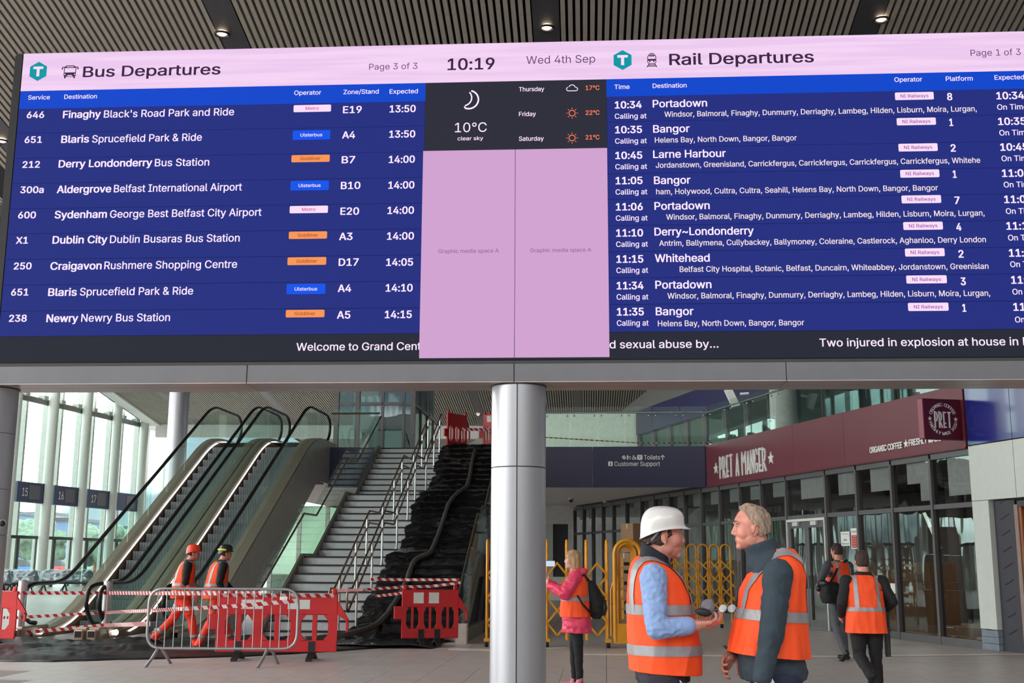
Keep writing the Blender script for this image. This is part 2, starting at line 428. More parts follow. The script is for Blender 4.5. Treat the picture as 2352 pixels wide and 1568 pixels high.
# ------------------------------------------------------------------ ceiling: folded slatted planes
ce = thing('ceiling', kind='structure')
def ceil_seg(y0, z0, y1, z1, x0, x1, individual, yaw=math.radians(3.6), pitch_=.1413, bandc=None, first=None):
    """slats run away from the camera between depths y0 and y1"""
    t = math.tan(yaw); slope = math.atan2(z1 - z0, y1 - y0); ln = math.hypot(y1 - y0, z1 - z0) / math.cos(yaw)
    bm = B(); box(bm, (-.042, 0, 0), (.042, ln, .12)); me = mesh_of(bm, 'slat', m_slat)
    rx = math.atan2(z1 - z0, (y1 - y0) / math.cos(yaw))
    mt = Matrix.Rotation(-yaw, 4, 'Z') @ Matrix.Rotation(rx, 4, 'X')
    allb = B() if not individual else None; x = x0; n = 0
    bands = []
    k0 = math.floor((x0 - bandc) / 6.0); 
    for k in range(k0, k0 + 60):
        bx = bandc + k * 6.0
        if bx - 3 > x1: break
        for i in range(40):
            xs = bx + .25 + (i + .5) * (5.5 / 40)
            if xs < x0 or xs > x1: continue
            if individual:
                o = D.objects.new('slat', me); C.objects.link(o); o.parent = ce; o.matrix_local = Matrix.Translation((xs, y0, z0)) @ mt; n += 1
            else:
                v = [mt @ Vector(p) + Vector((xs, y0, z0)) for p in ((-.042, 0, 0), (.042, 0, 0), (.042, ln, 0), (-.042, ln, 0), (-.042, 0, .12), (.042, 0, .12), (.042, ln, .12), (-.042, ln, .12))]
                v = [allb.verts.new(p) for p in v]
                for f in ((3, 2, 1, 0), (0, 1, 5, 4), (1, 2, 6, 5), (3, 0, 4, 7)): allb.faces.new([v[q] for q in f])
        if x0 <= bx <= x1: bands.append(bx)
    if not individual: o = obj('slat_run', allb, m_slat, ce); o['kind'] = 'stuff'
    for bx in bands:
        b2 = B(); box(b2, (-.25, 0, .0), (.25, ln, .05)); o = obj('service_channel', b2, m_dkgrey if individual else m_frame, ce)
        o.matrix_local = Matrix.Translation((bx, y0, z0)) @ mt
    b2 = B(); prism(b2, [(x0 - 1, y0, z0 + .3), (x1 + 1, y0, z0 + .3), (x1 + 1 + t * (y1 - y0), y1, z1 + .3), (x0 - 1 + t * (y1 - y0), y1, z1 + .3)], (0, 0, .2))
    obj('ceiling_void', b2, m_void, ce)
    return mt
# near fold (seen above the board), then the far fold (seen below the gantry), then the lower one behind
zA = lambda y: 11.36 - .209 * (y - 20.3)
zB = lambda y: 11.0 - .136 * (y - 65)
xb = PY(1253, 2, 20.3).x
ceil_seg(17.5, zA(17.5), 27.5, zA(27.5), xb - 12.8 , xb + 12.2, True, bandc=xb - .16)
xb2 = PY(1326, 897, 65.2).x - math.tan(math.radians(3.6)) * 27
ceil_seg(38, zB(38), 73, zB(73), -24.9, 40, False, bandc=xb2)
ceil_seg(73.5, zB(73) - .45, 112, zB(73) - 2.2, -14, 45, False, bandc=xb2 + 2)
bm = B(); box(bm, (-22.6, 73, zB(73) - .8), (45, 73.4, zB(73) + .4)); obj('ceiling_step', bm, m_white, ce)
bm = B(); box(bm, (-24, 27.6, zA(27.5)), (24, 37.9, zA(27.5) + .3)); obj('ceiling_step', bm, m_void, ce)
bm = B(); box(bm, (-26, -8, 13.2), (24, 17.4, 13.5)); obj('ceiling_deck', bm, m_soffit, ce)
bm = B(); prism(bm, [(-25.2, 38, zB(38) - .1), (-24.5, 38, zB(38) - .1), (-22.3, 73, zB(73) - .1), (-23.0, 73, zB(73) - .1)], (0, 0, .5)); obj('ceiling_edge', bm, m_white, ce)
# recessed downlights in the channels
def downlight(p, lab, s=1.0):
    t = thing('downlight', lab, 'ceiling light', p, group=None)
    b = B(); tube(b, arc((0, 0, 0), .13 * s, 0, 2 * math.pi, 20, (1, 0, 0), (0, 1, 0))[:-1], .022 * s, 8, closed=True); obj('bezel', b, m_black, t, 1)
    b = B(); ell(b, (0, 0, .03), (.10 * s, .10 * s, .05 * s), 16, 8); obj('lens', b, m_lamp, t, 1)
zz = lambda px, py: PP(px, py, Vector((0, 20.3, 11.36 - .05)), Vector((0, .209, 1)).normalized())
downlight(zz(510, 79), 'recessed ceiling downlight above the left half of the board'); downlight(zz(1256, 65), 'recessed ceiling downlight above the middle of the board')
downlight(zz(2024, 46), 'recessed ceiling downlight above the right half of the board'); downlight(zz(4, 325), 'recessed ceiling downlight beside the left edge of the board')
zz2 = lambda px, py: PP(px, py, Vector((0, 65, 11 - .05)), Vector((0, .136, 1)).normalized())
downlight(zz2(1098, 953), 'small ceiling downlight beside the centre column at the upper level', 1.2)

# ------------------------------------------------------------------ enclosing walls out of frame, added to cut sky light from behind and right
w_ = thing('wall_rear', kind='structure'); q = B(); box(q, (-33, -22.3, 0), (24, -22, 13.4)); obj('rear_wall', q, M('rear_wall_grey', (120, 118, 116), .7), w_)
q = B(); prism(q, [(5.65 - .238 * (Y_ - 33) + 9.6, Y_, 0) for Y_ in (12, 112)] + [(5.65 - .238 * (Y_ - 33) + 9.9, Y_, 0) for Y_ in (112, 12)], (0, 0, 14)); obj('side_wall', q, D.materials['rear_wall_grey'], w_)
q = B(); box(q, (-8, 112, 0), (30, 112.4, 12)); obj('side_wall', q, D.materials['rear_wall_grey'], w_)
q = B(); box(q, (20, -22, 0), (20.3, 12.5, 13.4)); obj('side_wall', q, D.materials['rear_wall_grey'], w_)
# ------------------------------------------------------------------ glazed facade on the left
fc = thing('wall_left', kind='structure')
fx = lambda Y: -25.74 + .179 * (Y - 58)
ft = Vector((.179, 1, 0)).normalized(); fn = Vector((1, -.179, 0)).normalized()
Yc = [49.05 + 3.35 * k for k in range(0, 9)]
def fp(Y, off, z): return Vector((fx(Y), Y, z)) + fn * off
bm = B(); cyl(bm, (0, 0, 0), .27, 11.4, 20); me_c = mesh_of(bm, 'round_column', M('facade_column', (196, 200, 192), .45, 0, .03), 1)
for Y in Yc: inst('round_column', me_c, fc, fp(Y, 0, 0))
m_mull = M('facade_mullion', (176, 176, 168), .5)
bm = B(); box(bm, (-.16, -.08, 0), (.16, .08, 12.5)); me_m = mesh_of(bm, 'mullion', m_mull)
ang = -math.atan(.179)
for k in range(20):   # the same glazing carried on towards the camera's side
    inst('round_column', me_c, fc, fp(49.05 - 3.35 * (k + 1), 0, 0))
for k, Y in enumerate(Yc[:-1]):
    for q in (.22, .62): inst('mullion', me_m, fc, fp(Y + 3.35 * q, -.9, 0), ang)
    bm = B()
    a = fp(Y, -1.0, 0); b = fp(Y + 3.35, -1.0, 0)
    prism(bm, [a, b, b + Vector((0, 0, 12.5)), a + Vector((0, 0, 12.5))], -fn * .02); obj('glass_pane', bm, g_facade, fc)
    bm = B(); bar(bm, fp(Y - .1, -.35, 9.85), fp(Y + 3.45, -.35, 9.85), .14, .3); obj('bracket_rail', bm, m_steel2, fc)
    for q in (.3, .8):
        bm = B(); bar(bm, fp(Y + 3.35 * q, -.35, 10.05), fp(Y + 3.35 * q + .35, -.35, 10.05), .4, .22); obj('rail_bracket', bm, m_mull, fc)
    bm = B(); bar(bm, fp(Y, -.5, 2.62), fp(Y + 3.35, -.5, 2.62), .2, .16); obj('transom', bm, m_dkgrey, fc)
    bm = B(); bar(bm, fp(Y + 1.2, -.7, 0), fp(Y + 1.2, -.7, 2.55), .5, .3); obj('door_leaf', bm, m_white, fc)
    bm = B(); bar(bm, fp(Y + 2.2, -.7, 0), fp(Y + 2.2, -.7, 2.55), .1, .1); bar(bm, fp(Y + .45, -.7, 0), fp(Y + .45, -.7, 2.55), .08, .08); obj('door_post', bm, m_dkgrey, fc)
# stand number boxes between the columns
m_sign = M('stand_sign', (70, 78, 106), .45); m_signd = M('stand_sign_dark', (36, 42, 78), .45)
for k, num in ((2, None), (3, '15'), (4, '16'), (5, '17'), (6, None)):
    Y = Yc[k]; lab = {'15': 'bus stand sign reading 15, first numbered sign from the left pillar', '16': 'bus stand sign reading 16, middle of the three numbered ones', '17': 'bus stand sign reading 17, nearest the escalator', }.get(num, ('blank wrapped bus stand sign at the far left edge, partly behind the pillar' if k == 2 else 'shrouded bus stand sign just right of sign 17, behind the escalator'))
    t = thing('stand_sign', lab, 'sign', fp(Y + .72, -.2, 4.4), math.atan2(1, .179), group='bus stand signs along the glazed facade')
    b = B(); box(b, (0, -.18, 0), (2.75, .18, 1.05), .02); obj('housing', b, m_sign, t)
    b = B(); box(b, (2.3, -.19, 0), (2.78, -.16, 1.05)); box(b, (2.751, -.185, 0), (2.79, .185, 1.05)); obj('end_panel', b, m_signd, t)
    b = B(); box(b, (1.05, -.2, .18), (2.0, -.17, .9)); obj('display', b, M('display_grey', (112, 112, 120), .3), t)
    if num:
        b = B(); put_text(b, num, .42, .92, .52, .42, w=-.186, bold=.01); obj('numerals', b, m_letter, t)
# the place outside: forecourt, far buildings and trees beyond the glass
bm = B(); box(bm, (-160, -30, -.5), (-60, 250, -.06)); o = obj('floor_forecourt', bm, M('forecourt', (190, 190, 186), .9)); tag(o, kind='structure')
def bldg(px0, px1, ytop, Y, mat, lab):
    a = PY(px0, ytop, Y); b = PY(px1, ytop, Y); t = thing('far_building', lab, 'building', ((a.x + b.x) / 2, Y, -.06)); h = a.z + .06; wd = (b.x - a.x) / 2
    q = B(); box(q, (-wd, 0, 0), (wd, 12, h)); obj('wall', q, mat, t)
    q = B(); box(q, (-wd - .3, -.3, h), (wd + .3, 12.3, h + .4)); obj('roof', q, m_dkgrey, t)
    q = B()
    for i in range(int(wd * 2 / 3)):
        for j in range(max(1, int(h / 3.2))): box(q, (-wd + 1 + i * 3, -.05, 1.2 + j * 3.1), (-wd + 2.4 + i * 3, .0, 2.7 + j * 3.1))
    obj('window_row', q, m_dkgrey, t)
    return t
bldg(-60, 30, 1180, 150, m_bldg, 'far building outside the glass at the left edge, slate blue')
bldg(58, 118, 1182, 170, m_bldg2, 'far pinkish building outside the glass between stand columns 15 and 16')
bldg(128, 166, 1196, 140, m_bldg, 'far slate building outside below stand sign 16')
bldg(272, 330, 1215, 150, m_bldg, 'far low blue building outside behind the escalator')
def blob_tree(px, ytop, Y, r, lab, seed):
    p = PY(px, ytop, Y); t = thing('far_tree', lab, 'tree', (p.x, Y, -.06)); rn = random.Random(seed)
    q = B()
    for i in range(26): 
        a = rn.random() * 6.28; rr = rn.random() ** .5 * r; zc = p.z - r * .35 - rn.random() * r * 1.3
        ell(q, (math.cos(a) * rr, math.sin(a) * rr, zc), (r * .42, r * .42, r * .35), 8, 6)
    me = remesh(q, .35, 1, .3, .35, (1.5, 1.5, 1.5), seed); obj('foliage', me, m_tree, t, 2)
    q = B(); tube(q, [(0, 0, 0), (0, .1, p.z - r)], [.25, .12], 8); obj('trunk', q, m_wood, t)
blob_tree(90, 1190, 118, 2.2, 'far tree outside the glass below stand sign 15', 1)
blob_tree(226, 1200, 120, 2.2, 'rounded far tree framed between the third and fourth facade columns', 2)
blob_tree(246, 1212, 138, 2.6, 'low far tree seen outside through the gap between the sign 17 column and the escalator', 3)
def car(px, Y, mat, lab):
    p = PY(px, 1300, Y); t = thing('car', lab, 'car', (p.x, Y, -.06)); q = B(); loft(q, [(.35, 0, 0, 2.0, .85), (.8, 0, 0, 2.1, .9), (1.0, 0, 0, 2.0, .85)], 24, 4); obj('body', q, mat, t, 1)
    q = B(); loft(q, [(1.0, -.2, 0, 1.3, .8), (1.5, -.3, 0, .8, .65)], 24, 4); obj('cabin', q, m_dkgrey, t, 1)
    for x in (-1.2, 1.3):
        q = B(); cyl(q, (x, -.92, .33), .33, 1.84, 16, axis=Vector((0, 1, 0))); obj('wheel', q, m_black, t)
car(50, 84, M('car_blue', (60, 110, 190), .3), 'blue vehicle outside the glass behind the leftmost facade column')
car(128, 92, M('car_red', (190, 60, 60), .3), 'red vehicle outside the glass behind the second facade column')
car(330, 88, M('car_red_dark', (150, 60, 60), .3), 'dark red vehicle outside the glass beside the escalator')
# ------------------------------------------------------------------ gantry + departure board
YS = math.radians(3.5); Su = Vector((math.cos(YS), -math.sin(YS), 0)); Sn = Vector((math.sin(YS), math.cos(YS), 0))
SO = PY(1184, 860, 12.2); SO.z = 0
def S(px, py):
    p = PP(px, py, SO, Sn) - SO; return p.dot(Su), p.z
ga = thing('gantry', 'grey metal clad beam and round columns carrying the departure board', 'gantry', SO, -YS)
zb = S(1184, 875)[1]; zt = S(1184, 827)[1]
xs_j = [-8.5, S(567, 860)[0], S(1181, 850)[0], S(1806, 845)[0], 8.0]
BD = .62
for a, b in zip(xs_j[:-1], xs_j[1:]):
    q = B(); box(q, (a + .004, 0, zb), (b - .004, .03, zt - .035), .003); prism(q, [(a + .004, 0, zt - .035), (b - .004, 0, zt - .035), (b - .004, .09, zt), (a + .004, .09, zt)], (0, .02, 0)); obj('beam_panel', q, m_clad, ga)
    q = B(); box(q, (a + .004, .0, zb - .012), (b - .004, BD * .47, zb)); obj('soffit_panel', q, m_clad2, ga)
    q = B(); box(q, (a + .004, BD * .49, zb - .012), (b - .004, BD, zb)); obj('soffit_panel', q, m_clad2, ga)
q = B(); box(q, (-8.5, .02, zb + .002), (8, BD, zt)); obj('beam_core', q, m_dkgrey, ga)
rc = .296
def column(x, cap_px):
    zj = S(1186, 1070)[1] if cap_px else S(0, 990)[1]
    for sgn in (0, 1):
        for z0, z1 in (((0, zj - .006), (zj + .006, zb - .012)) if cap_px else ((0, 1.75), (1.756, 2.25), (2.256, zj), (zj + .006, zb - .012))):
            q = B(); a0 = -math.pi / 2 - .012 if sgn else -math.pi / 2 + .03
            pts = [(x + .0 + (rc * math.cos(t)), BD / 2 + rc * math.sin(t)) for t in ([-math.pi / 2 + .02 + (math.pi - .04) * i / 20 for i in range(21)] if sgn == 0 else [math.pi / 2 + .02 + (math.pi - .04) * i / 20 for i in range(21)])]
            prism(q, [(p[0], p[1], z0) for p in pts], (0, 0, z1 - z0)); obj('column_shell', q, m_steel, ga, 1)
    q = B(); cyl(q, (x, BD / 2, 0), rc - .012, zb - .012, 40); obj('column_core', q, m_dkgrey, ga, 1)
    q = B(); tube(q, arc((x, BD / 2, zb - .02), rc + .004, 0, 2 * math.pi, 40, (1, 0, 0), (0, 1, 0))[:-1], .008, 6, closed=True); obj('collar', q, m_dkgrey, ga, 1)
xc = S(1186, 1400)[0] + .0
column(xc, True); column(S(-55, 905)[0], False); column(xc + 6.4, False)

bo = thing('departure_board', 'wide blue and pink illuminated bus and rail departures board above the gantry', 'board', SO, -YS)
def scr(name, rgb, e=1.0):
    m = M(name, rgb, emit=e); return m
K = 1.0
s_pink = D.materials.new('screen_pink_header'); s_pink.use_nodes = True
nt = s_pink.node_tree; p = nt.nodes['Principled BSDF']; p.inputs['Base Color'].default_value = (.004, .004, .004, 1); p.inputs['Specular IOR Level'].default_value = .08
tc = nt.nodes.new('ShaderNodeTexCoord'); mp = nt.nodes.new('ShaderNodeMapping'); mp.inputs['Scale'].default_value = (.25, 1, 7); nt.links.new(tc.outputs['Object'], mp.inputs[0])
nz = nt.nodes.new('ShaderNodeTexNoise'); nz.inputs['Scale'].default_value = 2; nt.links.new(mp.outputs[0], nz.inputs['Vector'])
r = nt.nodes.new('ShaderNodeValToRGB'); nt.links.new(nz.outputs['Fac'], r.inputs[0]); r.color_ramp.elements[0].position = .42; r.color_ramp.elements[1].position = .58
r.color_ramp.elements[0].color = (*lin((236, 200, 238)), 1); r.color_ramp.elements[1].color = (*lin((244, 212, 245)), 1)
nt.links.new(r.outputs[0], p.inputs['Emission Color']); p.inputs['Emission Strength'].default_value = 1
s_navy = scr('screen_navy', (32, 45, 128)); s_blue = scr('screen_blue', (4, 70, 205)); s_dark = scr('screen_charcoal', (42, 43, 56)); s_media = scr('screen_mauve', (208, 162, 208)); s_media2 = scr('screen_mauve_bright', (214, 166, 216))
s_tick = scr('screen_ticker', (36, 40, 52)); s_txt = scr('screen_text', (250, 226, 252), 1.1); s_txt2 = scr('screen_text_warm', (246, 226, 232)); s_ink = scr('screen_ink', (58, 32, 66)); s_ink2 = scr('screen_ink_soft', (98, 62, 112))
s_teal = scr('screen_teal', (0, 152, 164)); s_or = scr('screen_orange', (255, 128, 88)); s_gold = scr('badge_orange', (248, 150, 84)); s_goldt = scr('badge_orange_ink', (170, 70, 40)); s_ul = scr('badge_blue', (8, 84, 236)); s_wh = scr('badge_pink_white', (250, 222, 248)); s_mag = scr('badge_magenta_ink', (214, 60, 150)); s_pur = scr('badge_purple_ink', (150, 60, 170)); s_line = scr('row_gap', (14, 22, 84)); s_grey = scr('media_ink', (150, 108, 150))
def rect(name, x0, z0, x1, z1, mat, w=0.0, t=.01, parent=None, bev=0):
    q = B(); 
    if bev:
        pts = []
        for cx, cz, a in ((x1 - bev, z1 - bev, 0), (x0 + bev, z1 - bev, 1), (x0 + bev, z0 + bev, 2), (x1 - bev, z0 + bev, 3)):
            for i in range(4): ang = a * math.pi / 2 + i * math.pi / 6; pts.append((cx + bev * math.cos(ang), w, cz + bev * math.sin(ang)))
        prism(q, pts, (0, t, 0))
    else: box(q, (x0, w, z0), (x1, w + t, z1))
    return obj(name, q, mat, parent or bo)
xl = S(26, 447)[0]; xr = -xl + .02; x1 = S(972, 480)[0]; x2 = S(1183, 480)[0]; x3 = S(1396, 480)[0]
z_top = S(1184, 98)[1]; z_h = S(1184, 186)[1]; z_b1 = S(977, 232)[1]; z_r0 = S(1184, 764)[1]; z_bot = S(1184, 825)[1]
# casing
q = B(); box(q, (xl - .09, .012, zt + .002), (xr + .09, .40, z_top + .005)); obj('casing', q, m_black, bo)
q = B(); box(q, (xl - .10, .0, zt + .002), (xl - .012, .05, z_top - .02)); obj('side_frame', q, m_black, bo)
q = B(); box(q, (xr + .012, .0, zt + .002), (xr + .1, .05, z_top - .02)); obj('side_frame', q, m_black, bo)
hdr = rect('header_band', xl, z_h, xr, z_top, s_pink)
tick = rect('ticker_band', xl, z_bot, xr, z_r0 - .002, s_tick)
def T(parent, name, s, pxa, pya, pxb, pyb, cap_px, mat, bold=0.0, dw=-.003):
    """lettering between two measured ends; pya / pyb are the centre heights of its ends"""
    ua, za = S(pxa, pya); ub, zb_ = S(pxb, pyb); q = B()
    put_text(q, s, ua, ub, (za + zb_) / 2, cap_px * 12.2 / FOC, w=dw, bold=bold); return obj(name, q, mat, parent)
BO, RE = .024, .013
T(hdr, 'title', 'Bus Departures', 191, 166, 507, 158, 28, s_ink, BO); T(hdr, 'page_number', 'Page 3 of 3', 848, 154, 959, 151, 16, s_ink2, 0)
T(hdr, 'clock', '10:19', 1028, 148, 1136, 146, 30, s_ink, BO); T(hdr, 'date', 'Wed 4th Sep', 1209, 138, 1367, 135, 20, s_ink2, 0)
T(hdr, 'title', 'Rail Departures', 1537, 137, 1869, 130, 29, s_ink, BO); T(hdr, 'page_number', 'Page 1 of 3', 2229, 122, 2344, 119, 16, s_ink2, 0)
def logo(px, py):
    u, z = S(px, py); q = B(); r = .118
    prism(q, [(u + r * math.sin(a) * .98, -.003, z + r * math.cos(a)) for a in [i * math.pi / 3 for i in range(6)]], (0, .002, 0)); lg = obj('emblem', q, s_teal, hdr)
    q = B(); box(q, (u - .058, -.006, z + .028), (u + .058, -.004, z + .058)); box(q, (u - .017, -.006, z - .062), (u + .017, -.004, z + .03)); obj('emblem_letter', q, s_wh, hdr)
logo(88, 164); logo(1430, 138)
def ico_bus(px, py):
    u, z = S(px, py); q = B(); w = -.004
    def seg(a, b, t=.008): bar(q, (u + a[0], w, z + a[1]), (u + b[0], w, z + b[1]), t, .002, up=Vector((0, 1, 0)))
    for s_ in (-1, 1):
        seg((s_ * .068, .045), (s_ * .068, -.055)); seg((s_ * .07, .055), (s_ * .092, .048)); seg((s_ * .092, .05), (s_ * .092, .022), .012); seg((s_ * .055, -.06), (s_ * .055, -.085), .018)
    seg((-.066, .045), (.066, .045)); seg((-.045, .066), (.045, .066), .01); seg((-.07, .045), (-.045, .066)); seg((.07, .045), (.045, .066)); seg((-.045, .058), (-.05, .045), .012); seg((.045, .058), (.05, .045), .012)
    prism(q, [(u - .068, w, z - .014), (u + .068, w, z - .014), (u + .045, w, z - .045), (u - .045, w, z - .045)], (0, .002, 0)); prism(q, [(u - .068, w, z - .045), (u - .03, w, z - .045), (u - .03, w, z - .065), (u - .06, w, z - .065)], (0, .002, 0)); prism(q, [(u + .03, w, z - .045), (u + .068, w, z - .045), (u + .06, w, z - .065), (u + .03, w, z - .065)], (0, .002, 0)); seg((-.03, -.064), (.03, -.064), .005)
    obj('bus_icon', q, s_ink, hdr)
def ico_train(px, py):
    u, z = S(px, py); q = B(); w = -.004
    def seg(a, b, t=.008): bar(q, (u + a[0], w, z + a[1]), (u + b[0], w, z + b[1]), t, .002, up=Vector((0, 1, 0)))
    for s_ in (-1, 1):
        seg((s_ * .045, .04), (s_ * .045, -.03)); seg((s_ * .045, .04), (s_ * .028, .068)); seg((s_ * .028, -.045), (s_ * .058, -.085)); seg((s_ * .045, -.03), (s_ * .03, -.045)); seg((s_ * .022, -.01), (s_ * .022, -.025), .014)
    seg((-.03, .068), (.03, .068)); seg((-.02, .08), (.02, .08), .006); seg((-.03, -.045), (.03, -.045)); seg((-.045, -.06), (.045, -.06)); seg((-.055, -.075), (.055, -.075))
    prism(q, [(u - .045, w, z + .012), (u + .045, w, z + .012), (u + .045, w, z - .008), (u - .045, w, z - .008)], (0, .002, 0)); seg((-.03, .05), (.03, .05), .014)
    obj('train_icon', q, s_ink, hdr)
ico_bus(161, 164); ico_train(1497, 138)
# left list
hb = rect('column_heading_bar', xl, z_b1, x1, z_h - .001, s_blue)
for s_, a, b, y in (('Service', 65, 115, 224), ('Destination', 148, 223, 222), ('Operator', 676, 738, 213), ('Zone/Stand', 789, 870, 211), ('Expected', 895, 960, 210)): T(hb, 'heading', s_, a, y, b, y - .5, 11.5, s_txt, RE)
bus = [('646', 62, 102, 264, 'Finaghy', 145, 232, "Black's Road Park and Ride", 239, 538, 263, 257, 'Metro', 675, 760, 240, 258, 'E19', 788, 831, 252, '13:50', 895, 955, 250),
 ('651', 57, 97, 321, 'Blaris', 141, 205, 'Sprucefield Park & Ride', 212, 464, 320, 315, 'Ulsterbus', 673, 758, 298, 322, 'A4', 786, 816, 310, '13:50', 894, 954, 308),
 ('212', 52, 92, 378, 'Derry Londonderry', 135, 350, 'Bus Station', 356, 481, 376, 372, 'Goldliner', 670, 757, 355, 373, 'B7', 785, 816, 367, '14:00', 893, 953, 366),
 ('300a', 47, 101, 436, 'Aldergrove', 131, 256, 'Belfast International Airport', 262, 556, 435, 429, 'Ulsterbus', 668, 755, 414, 438, 'B10', 783, 828, 426, '14:00', 892, 952, 425),
 ('600', 42, 83, 494, 'Sydenham', 126, 246, 'George Best Belfast City Airport', 253, 601, 493, 487, 'Metro', 666, 753, 472, 490, 'E20', 782, 825, 485, '14:00', 890, 951, 483),
 ('X1', 37, 65, 552, 'Dublin City', 121, 247, 'Dublin Busaras Bus Station', 253, 551, 551, 546, 'Goldliner', 664, 751, 531, 549, 'A3', 779, 810, 543, '14:00', 889, 951, 542),
 ('250', 32, 73, 611, 'Craigavon', 116, 234, 'Rushmere Shopping Centre', 240, 545, 611, 606, 'Goldliner', 661, 749, 590, 609, 'D17', 778, 824, 602, '14:05', 887, 949, 602),
 ('651', 26, 66, 671, 'Blaris', 111, 177, 'Sprucefield Park & Ride', 184, 444, 671, 667, 'Ulsterbus', 659, 747, 651, 676, 'A4', 776, 807, 662, '14:10', 886, 948, 661),
 ('238', 21, 62, 731, 'Newry', 107, 180, 'Newry Bus Station', 187, 391, 731, 728, 'Goldliner', 657, 745, 711, 729, 'A5', 774, 805, 723, '14:15', 884, 946, 722)]
def badge(row, s_, a, b, y0, y1, fm, tm, tw):
    u0, za = S(a, y0); u1, zb_ = S(b, y1); zc = (za + zb_) / 2; 
    zc = (S((a + b) / 2, (y0 + y1) / 2)[1]); h = (y1 - y0) * 12.2 / FOC / 2
    bd = rect('operator_badge', u0, zc - h, u1, zc + h, fm, -.004, .003, row, .012); q = B(); um = (u0 + u1) / 2
    put_text(q, s_, um - tw, um + tw, zc, 8.2 * 12.2 / FOC, w=-.006, bold=RE); obj('badge_lettering', q, tm, row)
yl = [234, 289, 348, 407, 466, 525, 585, 645, 706, 767]
def place_child(row, items): pass
for i, r_ in enumerate(bus):
    zt_ = S(972, yl[i])[1] if i else z_b1 - .001; zb_ = S(972, yl[i + 1])[1]
    if i == 8: zb_ = z_r0
    row = rect('departure_row', xl, zb_ + .003, x1 - .003, zt_ - .003 if i else zt_, s_navy)
    T(row, 'service_number', r_[0], r_[1], r_[3], r_[2], r_[3] - .4, 17, s_txt, .032)
    sl = (r_[11] - r_[10]) / (r_[9] - r_[5]); T(row, 'destination_town', r_[4], r_[5], r_[10], r_[6], r_[10] + sl * (r_[6] - r_[5]), 19, s_txt, .03); T(row, 'destination', r_[7], r_[8], r_[10] + sl * (r_[8] - r_[5]), r_[9], r_[11], 19, s_txt, RE)
    fm, tm, tw = {'Metro': (s_wh, s_mag, .076), 'Ulsterbus': (s_ul, s_txt, .125), 'Goldliner': (s_gold, s_goldt, .115)}[r_[12]]
    badge(row, r_[12], r_[13], r_[14], r_[15], r_[16], fm, tm, tw)
    T(row, 'stand', r_[17], r_[18], r_[20], r_[19], r_[20] - .3, 18, s_txt, .028); T(row, 'expected_time', r_[21], r_[22], r_[24], r_[23], r_[24] - .3, 18, s_txt, .028)
# right list
hb = rect('column_heading_bar', x3, S(1396, 222)[1], xr, z_h - .001, s_blue)
for s_, a, b, y in (('Time', 1411, 1446, 200), ('Destination', 1499, 1577, 197), ('Operator', 2054, 2118, 183), ('Platform', 2172, 2234, 181), ('Expected', 2284, 2352, 178)): T(hb, 'heading', s_, a, y, b, y - 1, 11.5, s_txt, RE)
LIS = 'Windsor, Balmoral, Finaghy, Dunmurry, Derriaghy, Lambeg, Hilden, Lisburn, Moira, Lurgan,'; HB_ = 'Helens Bay, North Down, Bangor, Bangor'
rail = [('10:34', 241, 'Portadown', 1499, 1624, 238, LIS, 1526, 2243, 264, 248, 2055, 2145, 211, 230, '8', 2182, 222, 2288, 220, 246, 2290),
 ('10:35', 298, 'Bangor', 1500, 1584, 296, HB_, 1504, 1830, 322, 316, 2059, 2150, 270, 288, '1', 2187, 281, 2292, 279, 305, 2295),
 ('10:45', 357, 'Larne Harbour', 1500, 1667, 354, 'Jordanstown, Greenisland, Carrickfergus, Carrickfergus, Carrickfergus, Carrickfergus, Whitehe', 1506, 2251, 381, 366, 2063, 2154, 329, 348, '2', 2190, 340, 2297, 338, 364, 2300),
 ('11:05', 415, 'Bangor', 1502, 1586, 414, 'ham, Holywood, Cultra, Cultra, Seahill, Helens Bay, North Down, Bangor, Bangor', 1507, 2154, 442, 429, 2067, 2158, 389, 408, '1', 2195, 400, 2301, 398, 424, 2305),
 ('11:06', 475, 'Portadown', 1503, 1630, 473, LIS, 1530, 2261, 499, 488, 2070, 2162, 448, 467, '7', 2199, 460, 2306, 458, 485, 2310),
 ('11:10', 535, 'Derry~Londonderry', 1503, 1731, 532, 'Antrim, Ballymena, Cullybackey, Ballymoney, Coleraine, Castlerock, Aghanloo, Derry London', 1514, 2264, 560, 548, 2074, 2166, 509, 528, '4', 2203, 521, 2311, 519, 546, 2315),
 ('11:15', 595, 'Whitehead', 1504, 1630, 593, 'Belfast City Hospital, Botanic, Belfast, Duncairn, Whiteabbey, Jordanstown, Greenislan', 1561, 2270, 620, 609, 2078, 2170, 570, 589, '2', 2208, 583, 2317, 581, 607, 2320),
 ('11:34', 656, 'Portadown', 1505, 1634, 654, LIS, 1533, 2274, 680, 672, 2081, 2175, 632, 651, '3', 2213, 646, 2322, 643, 670, 2325),
 ('11:35', 716, 'Bangor', 1506, 1593, 715, HB_, 1511, 1847, 743, 740, 2085, 2179, 695, 714, '1', 2217, 707, 2327, 705, 734, 2331)]
yr = [222, 280, 340, 399, 458, 518, 578, 638, 699, 760]
